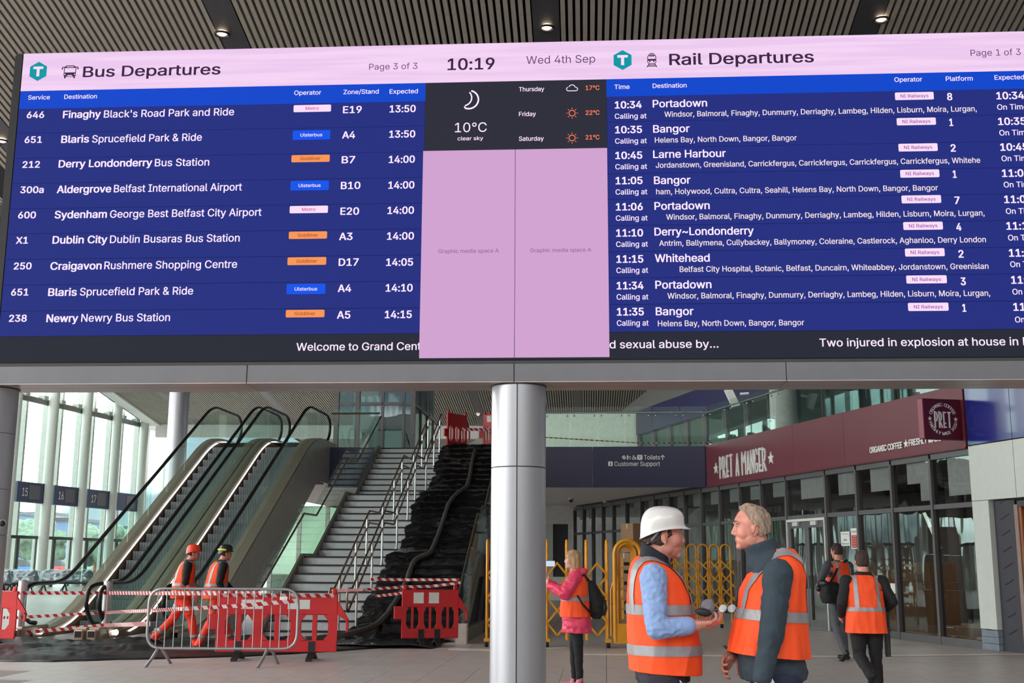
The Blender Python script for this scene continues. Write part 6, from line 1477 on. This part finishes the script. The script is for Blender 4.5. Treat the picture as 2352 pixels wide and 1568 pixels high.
# ---- man in the white helmet: faces right (+x), seen from his right side
d1 = 6.15; pA = PY(1517, 1287, d1); P1 = person('person in white safety helmet, orange vest and blue shirt, gesturing with one hand', (pA.x, d1, 0), .03)
J = dict(head=(.022, 0, 1.628), neck=(-.045, 0, 1.49), chest=(-.02, 0, 1.25), pelvis=(-.015, 0, .93), shR=(-.07, -.20, 1.425), elR=(-.07, -.265, 1.175), wrR=(.115, -.25, 1.19), shL=(-.03, .19, 1.42), elL=(-.02, .25, 1.16), wrL=(.12, .10, 1.17),
         hipR=(-.01, -.09, .92), hipL=(-.01, .09, .92), knR=(.02, -.11, .50), knL=(-.01, .12, .50), anR=(-.02, -.12, .09), anL=(-.04, .13, .09), ftR=-.2, ftL=.25)
hp1 = body_skin(P1, J, .0042, (0.0, .02), {'R': ((1, .05, .03), (0, .45, 1), dict(curl=.75, s=1.02, thumb=-1, tc=.55)), 'L': ((1, -.35, .1), (0, -.6, 1), dict(curl=.6, s=1.0, thumb=1, tc=.5))}, 1.0, m_skin)
face_parts(P1, hp1)
hairshell(P1, hp1, m_hair_d, planes=[((0, 0, .055), (0, 0, 1)), ((.03, 0, .02), (1, 0, .25)), ((0, 0, -.055), (-.25, 0, -1))], grow=-.003, wr=.002)
safety_helmet(P1, hp1, m_hat_w)
q = B(); sleeve(q, J, 'R', .068, .052, .043, upto=.80); sleeve(q, J, 'L', .07, .056, .044, upto=.80); me = remesh(q, .006, 3, .5, .007, (20, 20, 26), 4); obj('shirt_sleeves', me, m_blue_shirt, P1, 2)
q = B(); S_, W_ = V(J['elR']), V(J['wrR']); cap(q, S_.lerp(W_, .62), S_.lerp(W_, .86), .047, .046, 16); S_, W_ = V(J['elL']), V(J['wrL']); cap(q, S_.lerp(W_, .62), S_.lerp(W_, .86), .045, .045, 16); obj('shirt_cuff', remesh(q, .006, 1, .4), m_blue_shirt, P1, 2)
q = B(); W_ = V(J['wrR']); tube(q, [W_ + V((-.028, 0, -.002)), W_ + V((.0, 0, .0))], [.034, .032], 20); w_ = obj('watch_strap', q, m_black, P1, 1); q = B(); ell(q, W_ + V((-.014, -.004, -.036)), (.018, .016, .006), 14, 8); obj('watch_case', q, m_steel, w_, 2)
# fleece and collar
q = B(); loft(q, [(.90, -.0, 0, .135, .175), (1.1, -.0, 0, .14, .18), (1.3, -.01, 0, .13, .19), (1.42, -.03, 0, .115, .165), (1.49, -.035, 0, .085, .11), (1.535, -.03, 0, .072, .078, 0, -.55), (1.56, -.028, 0, .074, .078, 0, -.6)], 40)
obj('fleece', remesh(q, .007, 2, .5, .004), m_navyj, P1, 2)
vest(P1, [(.935, .015, 0, .178, .205), (1.05, .012, 0, .182, .21), (1.2, .0, 0, .172, .21), (1.32, -.015, 0, .155, .205), (1.40, -.03, 0, .138, .195), (1.455, -.045, 0, .115, .165), (1.50, -.055, 0, .088, .115), (1.525, -.06, 0, .06, .08)], .006,
     [((.0, 0, 1.535), (.55, 0, .62)), ((0, 0, 1.53), (0, 0, 1)), ((.0, 0, .945), (-.06, 0, -1))], [(1.035, 1.085), (1.235, 1.285)], (.07, .12), 1.5)
trousers(P1, J, m_trs, .009); shoes(P1, J, m_shoe)
q = B(); tube(q, [(.03, -.175, .95), (.07, -.185, .90), (.075, -.18, .84), (.04, -.18, .80)], .004, 6); obj('key_loop', q, m_pale, P1, 2)
# what he holds: a dark fabric pouch and a pair of clear safety glasses
WH = lambda p: Vector(P1.location) + Matrix.Rotation(.03, 3, 'Z') @ V(p)
po = PY(1622, 1397, d1 - .24); t = thing('fabric_pouch', 'dark grey soft pouch held above the open hand', 'pouch', po); q = B(); ell(q, (.010, 0, .012), (.036, .020, .034), 20, 12, Matrix.Rotation(-.5, 3, 'Y')); bar(q, (-.01, 0, .03), (.03, 0, .035), .03, .02); bar(q, (.0, 0, -.02), (.03, 0, -.02), .03, .02); obj('pouch_body', remesh(q, .004, 2, .5, .003, (30, 30, 30)), M('felt_grey', (112, 112, 120), .85), t, 2); q = B(); ell(q, (-.016, -.016, -.018), (.042, .016, .020), 20, 10, Matrix.Rotation(.15, 3, 'Y')); obj('dark_flap', q, m_black, t, 2)
po = PY(1660, 1398, d1 - .2); t = thing('safety_glasses', 'clear safety glasses held between the two talking people', 'glasses', po); mg = glass('lens_clear', (232, 236, 240), .2)
for sx in (0, .045):
    q = B(); P_ = arc((sx, 0, .003), .02, 0, 6.283, 18, (1, 0, .25), (0, .25, .95))[:-1]; tube(q, P_, .0013, 6, closed=True); obj('lens_rim', q, m_galv, t, 2); q = B(); q.faces.new([q.verts.new(p) for p in P_]); obj('lens', q, mg, t)
q = B(); tube(q, [(-.02, 0, 0), (-.05, .02, -.012)], .002, 6); tube(q, [(.065, 0, .006), (.10, .03, -.002), (.118, .03, -.016)], .002, 6); tube(q, [(.02, 0, .003), (.026, 0, .006)], .002, 6); obj('temple', q, m_galv, t, 2)

# ---- grey haired man: faces left, seen from his left side
d2 = 5.95; pA = PY(1768, 1287, d2); P2 = person('person with short grey hair, dark sweatshirt and long orange vest, holding papers', (pA.x, d2, 0), math.pi - .04)
J = dict(head=(.088, 0, 1.665), neck=(-.02, 0, 1.52), chest=(.0, 0, 1.27), pelvis=(.0, 0, .93), shL=(.0, .21, 1.445), elL=(.05, .26, 1.165), wrL=(.105, .255, .945), shR=(-.0, -.19, 1.43), elR=(.05, -.24, 1.17), wrR=(.165, -.16, 1.06),
         hipR=(-.01, -.09, .92), hipL=(-.01, .09, .92), knR=(.0, -.12, .50), knL=(.02, .12, .50), anR=(-.03, -.13, .09), anL=(-.02, .13, .09), ftR=-.2, ftL=.2)
hp2 = body_skin(P2, J, .0042, (0.0, .03), {'L': ((.25, -.1, -1), (.35, -1, .1), dict(curl=.55, s=1.04, thumb=1, tc=.4)), 'R': ((.55, .25, -.7), (-.5, .9, -.2), dict(curl=.8, s=1.0, thumb=-1, tc=.4))}, .92, m_skin2)
face_parts(P2, hp2, .92)
hairshell(P2, hp2, m_hair_g, planes=[((.062, 0, .035), (.75, 0, -.65)), ((-.01, 0, -.0), (.9, 0, -.5)), ((-.06, 0, -.035), (-.35, 0, -1))], grow=-.001, wr=.008, s=.92,
          extra=lambda q: (cap(q, (.01, 0, .10), (.095, 0, .085), .045, .020), ell(q, (.07, .02, .085), (.04, .04, .025)), ell(q, (.085, -.01, .08), (.028, .04, .022))), wsc=(34, 34, 16))
q = B(); sleeve(q, J, 'L', .072, .058, .044, upto=.93); sleeve(q, J, 'R', .07, .056, .044, upto=.88)
loft(q, [(.93, .005, 0, .158, .185), (.97, .005, 0, .166, .195), (1.03, .012, 0, .155, .195), (1.1, .012, 0, .15, .19), (1.3, -.0, 0, .14, .195), (1.42, -.015, 0, .112, .165), (1.47, .002, 0, .106, .13, 0, -.2), (1.515, .022, 0, .094, .10, 0, -.3), (1.555, .030, 0, .082, .082, 0, -.30), (1.598, .046, 0, .080, .080, 0, -.36)], 44)
obj('sweatshirt', remesh(q, .0065, 3, .5, .008, (9, 9, 12), 8), m_teal, P2, 2)
vest(P2, [(1.02, .026, 0, .196, .235), (1.1, .022, 0, .188, .228), (1.2, .012, 0, .174, .218), (1.26, .0, 0, .162, .21), (1.36, -.008, 0, .154, .205), (1.43, -.03, 0, .14, .19), (1.49, -.045, 0, .112, .15), (1.535, -.055, 0, .085, .11), (1.56, -.06, 0, .06, .08)], .006,
     [((.035, 0, 1.575), (.6, 0, .62)), ((0, 0, 1.57), (0, 0, 1)), ((.0, 0, 1.045), (.08, 0, -1))], [(1.215, 1.265)], (.085, .118), 1.5, hem_tilt=-.06, wr=.016)
trousers(P2, J, m_jean, .009); shoes(P2, J, m_shoe)
# papers in his near hand, phone in the far one
po = PY(1762, 1562, d2 - .24); t = thing('folded_papers', 'white papers with a dark folder in the grey haired person\'s near hand', 'paper', po)
q = B(); prism(q, [(-.055, 0, -.045), (.02, 0, .018), (.075, 0, -.09), (.0, 0, -.15)], (0, .003, 0)); obj('sheet', q, m_letter, t); q = B(); prism(q, [(-.06, .006, -.035), (.005, .006, .04), (.02, .006, .02), (-.05, .006, -.05)], (0, .004, 0)); obj('folder', q, m_teal, t); q = B(); prism(q, [(-.05, .012, -.05), (.008, .012, .045), (.07, .012, -.07), (.0, .012, -.15)], (0, .002, 0)); obj('back_sheet', q, m_pale, t)
po = PY(1688, 1505, d2 + .1); t = thing('smartphone', 'dark phone in the grey haired person\'s far hand under the vest hem', 'phone', po); q = B(); bar(q, (-.05, 0, .045), (.045, 0, -.03), .012, .075, up=V((0, 1, 0))); obj('phone_case', q, m_grip, t); q = B(); bar(q, (-.045, -.007, .041), (.04, -.007, -.026), .002, .066, up=V((0, 1, 0))); obj('phone_screen', q, m_black, t)

# ---- woman in pink: faces left and takes a picture
d3 = 14.4; pA = PY(1322, 1300, d3); P3 = person('person with blond hair in pink raincoat and orange vest, photographing with a phone', (pA.x, d3, 0), math.pi - .1)
J = dict(head=(.035, 0, 1.508), neck=(-.01, 0, 1.36), chest=(.0, 0, 1.17), pelvis=(.0, 0, .86), shL=(.0, .165, 1.30), elL=(.12, .22, 1.12), wrL=(.33, .12, 1.22), shR=(.0, -.16, 1.29), elR=(.16, -.18, 1.12), wrR=(.36, -.02, 1.25),
         hipR=(-.01, -.08, .85), hipL=(-.01, .08, .85), knR=(.03, -.09, .47), knL=(-.03, .09, .47), anR=(.02, -.09, .085), anL=(-.05, .09, .085), ftR=-.1, ftL=.1)
hp3 = body_skin(P3, J, .0065, (0.0, -.05), {'L': ((.35, -.2, 1), (-1, -.2, .2), dict(curl=.5, s=.9, thumb=-1)), 'R': ((.35, .2, 1), (-1, .2, .2), dict(curl=.5, s=.9, thumb=1))}, .94, m_skin3)
face_parts(P3, hp3, .94)
def longhair(q): cap(q, (-.02, 0, .0), (-.05, 0, -.15), .10, .085); cap(q, (.035, .06, .0), (.05, .06, -.17), .026, .022); cap(q, (.035, -.06, .0), (.05, -.06, -.17), .026, .022); cap(q, (.05, .065, -.15), (.07, .05, -.24), .02, .01)
hairshell(P3, hp3, m_hair_b, planes=[((.068, 0, .06), (1, 0, -.35))], grow=.008, wr=.006, extra=longhair, voxel=.007, wsc=(16, 16, 5))
q = B(); sleeve(q, J, 'L', .085, .075, .05, upto=.85); sleeve(q, J, 'R', .08, .07, .05, upto=.85)
loft(q, [(.655, -.01, 0, .175, .20), (.75, -.01, 0, .175, .20), (.9, .0, 0, .165, .19), (1.1, .0, 0, .15, .18), (1.25, -.01, 0, .135, .17), (1.34, -.015, 0, .10, .13), (1.40, -.03, 0, .08, .085)], 40); cap(q, (-.09, -.06, 1.37), (-.09, .06, 1.37), .05, .05); cap(q, (-.03, -.07, 1.38), (-.03, .07, 1.38), .045, .045)
obj('raincoat', remesh(q, .009, 2, .5, .014, (8, 8, 10), 3), m_pink, P3, 2)
vest(P3, [(.83, .0, 0, .19, .215), (.95, .005, 0, .182, .208), (1.1, .0, 0, .168, .2), (1.22, -.01, 0, .155, .19), (1.30, -.02, 0, .13, .16), (1.345, -.03, 0, .10, .12)], .010, [((.03, 0, 1.36), (.5, 0, .7)), ((0, 0, 1.36), (0, 0, 1)), ((0, 0, .84), (0, 0, -1))], [(1.03, 1.075)], (.07, .12), 1.3)
trousers(P3, J, m_blackc, .011, .82, .85, 'leggings'); shoes(P3, J, m_shoep, .009)
t = thing('backpack', 'black backpack worn by the person in pink', 'backpack', Vector(P3.location) + Matrix.Rotation(math.pi - .1, 3, 'Z') @ V((-.25, 0, .80)), math.pi - .1)
q = B(); loft(q, [(.02, .0, 0, .05, .08), (.1, -.005, 0, .095, .13), (.22, -.0, 0, .10, .145), (.36, .03, 0, .075, .13), (.47, .07, 0, .035, .09)], 32); obj('bag', remesh(q, .010, 2, .5, .01), m_blackc, t, 2); q = B(); loft(q, [(.06, -.085, 0, .03, .09), (.14, -.10, 0, .035, .10), (.24, -.09, 0, .03, .09)], 24); obj('front_pocket', q, m_grip, t, 2)
for sy in (-1, 1): q = B(); tube(q, [(.05, sy * .15, .08), (.16, sy * .215, .20), (.22, sy * .225, .30)], .012, 8); tube(q, [(.09, sy * .1, .47), (.14, sy * .12, .54), (.22, sy * .12, .5)], .014, 8); obj('strap', q, m_blackc, t, 2)
po = PY(1262, 1294, d3 - .05); t = thing('smartphone', 'phone with a lit white screen held up by the person in pink', 'phone', po, .35); q = B(); box(q, (-.075, 0, -.037), (.075, .009, .037), .004); obj('phone_case', q, m_grip, t); q = B(); box(q, (-.07, -.002, -.033), (.07, 0, .033)); obj('lit_screen', q, M('phone_screen_glow', (206, 222, 240), emit=1.0), t)

# ---- two workers walking right, seen from their right side / back
def worker(lab, px, Y, rz, helmet, s, legs, arms, band=False):
    pA = PY(px, 1300, Y); P = person(lab, (pA.x, Y, 0), rz)
    J = dict(head=(.13, 0, 1.60), neck=(.055, 0, 1.455), chest=(.03, 0, 1.22), pelvis=(.0, 0, .90), shR=(.03, -.20, 1.40), shL=(.05, .19, 1.40), ftR=.0, ftL=.0); J.update(arms); J.update(legs)
    hp = body_skin(P, J, .0085, (0, .08), {'R': (V(J['wrR']) - V(J['elR']), (.2, 1, 0), dict(curl=.5, thumb=-1)), 'L': (V(J['wrL']) - V(J['elL']), (.2, -1, 0), dict(curl=.5, thumb=1))}, 1.0, m_skin2)
    face_parts(P, hp); hairshell(P, hp, m_hair_d, planes=[((0, 0, .06), (0, 0, 1)), ((.02, 0, .02), (1, 0, .2)), ((0, 0, -.05), (-.2, 0, -1))], grow=-.002, voxel=.008, wr=0); safety_helmet(P, hp, helmet, vents=False, band=band, brim=.04)
    q = B(); sleeve(q, J, 'R', .078, .060, .05, upto=.12 if not band else .95); sleeve(q, J, 'L', .078, .06, .05, upto=.12 if not band else .95); loft(q, [(.9, .0, 0, .15, .175), (1.2, .02, 0, .145, .185), (1.38, .04, 0, .12, .165), (1.46, .055, 0, .085, .1), (1.50, .065, 0, .07, .075)], 36); obj('dark_top', remesh(q, .01, 2, .5, .006), m_blackc, P, 2)
    vest(P, [(.85, -.03, 0, .19, .20), (1.0, -.02, 0, .182, .205), (1.15, .0, 0, .172, .205), (1.3, .02, 0, .155, .20), (1.39, .035, 0, .135, .185), (1.445, .045, 0, .105, .14), (1.48, .055, 0, .07, .09)], .010, [((.09, 0, 1.50), (.6, 0, .6)), ((0, 0, 1.475), (0, 0, 1)), ((0, 0, .86), (.05, 0, -1))], [(1.06, 1.105)], (.08, .125), 1.4, wr=.012)
    tr = trousers(P, J, m_hiv2, .011, 1.0, 1.15, 'hi_vis_trousers', .010)
    for sd in ('L', 'R'):   # knee and shin bands
        H_, K_, A_ = V(J['hip' + sd]), V(J['kn' + sd]), V(J['an' + sd])
        for a, b, f, r_ in ((H_, K_, .55, .094), (K_, A_, .70, .073)):
            c0 = a.lerp(b, f); dd = (b - a).normalized() * .032; q = B(); tube(q, [c0 - dd, c0 + dd], [r_, r_ - .003], 20); obj('reflective_tape', q, m_tapeR, tr, 2)
    shoes(P, J, m_shoe, .01, J.get('pit', (0, 0)))
    q = B(); box(q, (-.155, -.07, 1.30), (-.15, .07, 1.335)); 
    q.free(); return P
worker('worker in orange helmet walking, black short sleeves, orange trousers', 425, 20.2, .35, m_hat_o, 1.0,
       dict(hipR=(-.01, -.09, .90), hipL=(.0, .09, .90), knR=(.14, -.10, .52), anR=(.24, -.10, .09), knL=(-.12, .10, .53), anL=(-.42, .11, .20), pit=(-.5, 0)), dict(elR=(.0, -.25, 1.13), wrR=(.14, -.24, .92), elL=(.16, .24, 1.14), wrL=(.30, .2, .95)))
worker('worker in black helmet with lime band walking ahead, long black sleeves', 500, 19.9, .55, m_hat_b, 1.0,
       dict(hipR=(-.01, -.09, .90), hipL=(.0, .09, .90), knL=(.16, .10, .53), anL=(.34, .10, .11), knR=(-.08, -.10, .53), anR=(-.30, -.11, .11), pit=(0, -.4)), dict(elR=(-.04, -.26, 1.13), wrR=(.05, -.27, .89), elL=(.18, .25, 1.16), wrL=(.34, .22, .98)), band=True)

# ---- man with grey suit and shoulder bag, walking away by the door
d5 = 18.6; pA = PY(1926, 1300, d5); P5 = person('person in grey suit and orange vest with a black shoulder bag, beside the glazed door', (pA.x, d5, 0), math.radians(112))
J = dict(head=(.03, 0, 1.67), neck=(-.02, 0, 1.52), chest=(.0, 0, 1.28), pelvis=(.0, 0, .95), shL=(.0, .21, 1.455), shR=(.0, -.2, 1.45), elL=(-.05, .38, 1.25), wrL=(.10, .30, 1.08), elR=(.05, -.27, 1.17), wrR=(.16, -.24, .95),
         hipR=(-.01, -.09, .94), hipL=(-.01, .09, .94), knL=(-.02, .12, .52), anL=(-.22, .12, .14), knR=(.10, -.10, .50), anR=(.06, -.10, .09), ftL=0, ftR=0)
hp5 = body_skin(P5, J, .0085, (.15, 0), {'L': ((.6, -.3, -.8), (.5, -1, 0), dict(curl=.6)), 'R': ((.3, 0, -1), (0, 1, 0), dict(curl=.5, thumb=-1))}, 1.0, m_skin2); face_parts(P5, hp5)
hairshell(P5, hp5, m_hair_d, planes=[((.05, 0, .05), (1, 0, -.5)), ((-.03, 0, -.045), (0, 0, -1))], grow=.0, voxel=.008, wr=.002)
q = B(); sleeve(q, J, 'L', .072, .056, .046, upto=.9); sleeve(q, J, 'R', .072, .056, .046, upto=.9); loft(q, [(.88, -.01, 0, .16, .19), (1.1, .0, 0, .15, .19), (1.3, .0, 0, .14, .2), (1.44, -.01, 0, .115, .17), (1.50, -.02, 0, .085, .11), (1.54, -.02, 0, .07, .075)], 36); obj('suit_jacket', remesh(q, .01, 2, .5, .008), m_greys, P5, 2)
vest(P5, [(1.0, -.02, 0, .175, .19), (1.15, -.01, 0, .168, .19), (1.3, .0, 0, .158, .19), (1.42, -.01, 0, .135, .17), (1.48, -.02, 0, .11, .13), (1.515, -.025, 0, .08, .09)], .010, [((0, 0, 1.51), (0, 0, 1)), ((0, 0, 1.01), (0, 0, -1))], [(1.13, 1.17)], (.09, .13), 1.4)
q = B(); ell(q, (-.03, 0, 1.525), (.068, .068, .018), 20, 8); obj('white_collar', q, m_letter, P5, 2)
trousers(P5, J, m_greys, .011, .95); shoes(P5, J, m_shoe, .01, (-.7, 0))
t = thing('shoulder_bag', 'black camera bag on a strap at the grey suited person\'s side', 'bag', Vector(P5.location) + Matrix.Rotation(math.radians(112), 3, 'Z') @ V((-.12, .27, .88)), math.radians(112))
q = B(); loft(q, [(0, 0, 0, .10, .12), (.1, 0, 0, .12, .15), (.26, 0, 0, .12, .15), (.32, 0, 0, .08, .11)], 28, 4); obj('bag', remesh(q, .012, 2, .5, .012), m_blackc, t, 2); q = B(); ell(q, (.02, .12, .3), (.12, .06, .06)); ell(q, (.1, .14, .22), (.05, .05, .05)); obj('camera_body', q, m_grip, t, 2); q = B(); tube(q, [(0, .0, .3), (.0, -.15, .52), (.02, -.36, .66)], .018, 8); tube(q, [(-.05, -.05, .02), (-.05, -.06, -.12)], .012, 6); obj('strap', q, m_blackc, t, 2)

# ---- man walking away with a tripod
d6 = 13.6; pA = PY(1982, 1300, d6); P6 = person('person in black walking away, orange vest on the back, carrying a tripod', (pA.x, d6, 0), math.radians(86))
J = dict(head=(.05, 0, 1.51), neck=(-.0, 0, 1.365), chest=(.0, 0, 1.15), pelvis=(.0, 0, .84), shL=(.0, .20, 1.29), shR=(.0, -.20, 1.29), elL=(-.04, .27, 1.04), wrL=(.12, .25, .90), elR=(-.06, -.30, 1.06), wrR=(.12, -.28, .98),
         hipR=(-.01, -.09, .83), hipL=(-.01, .09, .83), knR=(.03, -.10, .46), anR=(.0, -.10, .09), knL=(.0, .09, .46), anL=(-.36, .05, .27), ftL=0, ftR=0)
hp6 = body_skin(P6, J, .0075, (0, .05), {'L': ((1, 0, -.3), (0, -1, 0), dict(curl=.6)), 'R': ((1, 0, -.2), (0, 1, 0), dict(curl=1.0, thumb=-1))}, 1.0, m_skin2); face_parts(P6, hp6)
hairshell(P6, hp6, m_hair_d, planes=[((.05, 0, .05), (1, 0, -.5)), ((-.03, 0, -.06), (0, 0, -1))], grow=.002, voxel=.007, wr=.003)
q = B(); sleeve(q, J, 'L', .072, .055, .046, upto=.9); sleeve(q, J, 'R', .072, .055, .046, upto=.9); loft(q, [(.78, -.01, 0, .155, .185), (1.0, .0, 0, .15, .19), (1.2, .0, 0, .135, .195), (1.30, -.0, 0, .115, .165), (1.36, -.01, 0, .085, .11), (1.40, -.01, 0, .072, .078)], 36); obj('black_jumper', remesh(q, .009, 2, .5, .008), m_blackc, P6, 2)
vest(P6, [(.70, -.02, 0, .20, .235), (.85, -.02, 0, .19, .22), (1.0, -.01, 0, .175, .205), (1.15, .0, 0, .158, .2), (1.26, -.0, 0, .138, .185), (1.325, -.01, 0, .11, .14), (1.365, -.015, 0, .08, .095)], .009, [((0, 0, 1.36), (0, 0, 1)), ((0, 0, .715), (0, 0, -1))], [(.955, 1.0)], (.10, .14), 1.3, wr=.014)
trousers(P6, J, m_blackc, .010, 1.0, 1.1); shoes(P6, J, m_shoe, .009, (-1.1, 0))
po = PY(2036, 1440, 13.7); t = thing('tripod', 'black folded tripod carried upright in the walking person\'s right hand', 'tripod', (po.x, 13.7, .72))
q = B(); 
for k in range(3): a = k * 2.094; q = B(); tube(q, [(.03 * math.cos(a), .03 * math.sin(a), .42), (.022 * math.cos(a), .022 * math.sin(a), -.28)], [.016, .013], 8); box(q, (.03 * math.cos(a) - .015, .03 * math.sin(a) - .015, .0), (.03 * math.cos(a) + .015, .03 * math.sin(a) + .015, .04)); obj('leg', q, m_grip, t)
q = B(); tube(q, [(0, 0, .3), (0, 0, .62)], .014, 8); box(q, (-.05, -.04, .40), (.05, .04, .55), .01); obj('centre_column', q, m_grip, t); q = B(); box(q, (-.06, -.05, .50), (.06, .05, .53), .005); ell(q, (0, 0, .47), (.04, .04, .04)); obj('head', q, m_dkgrey, t)
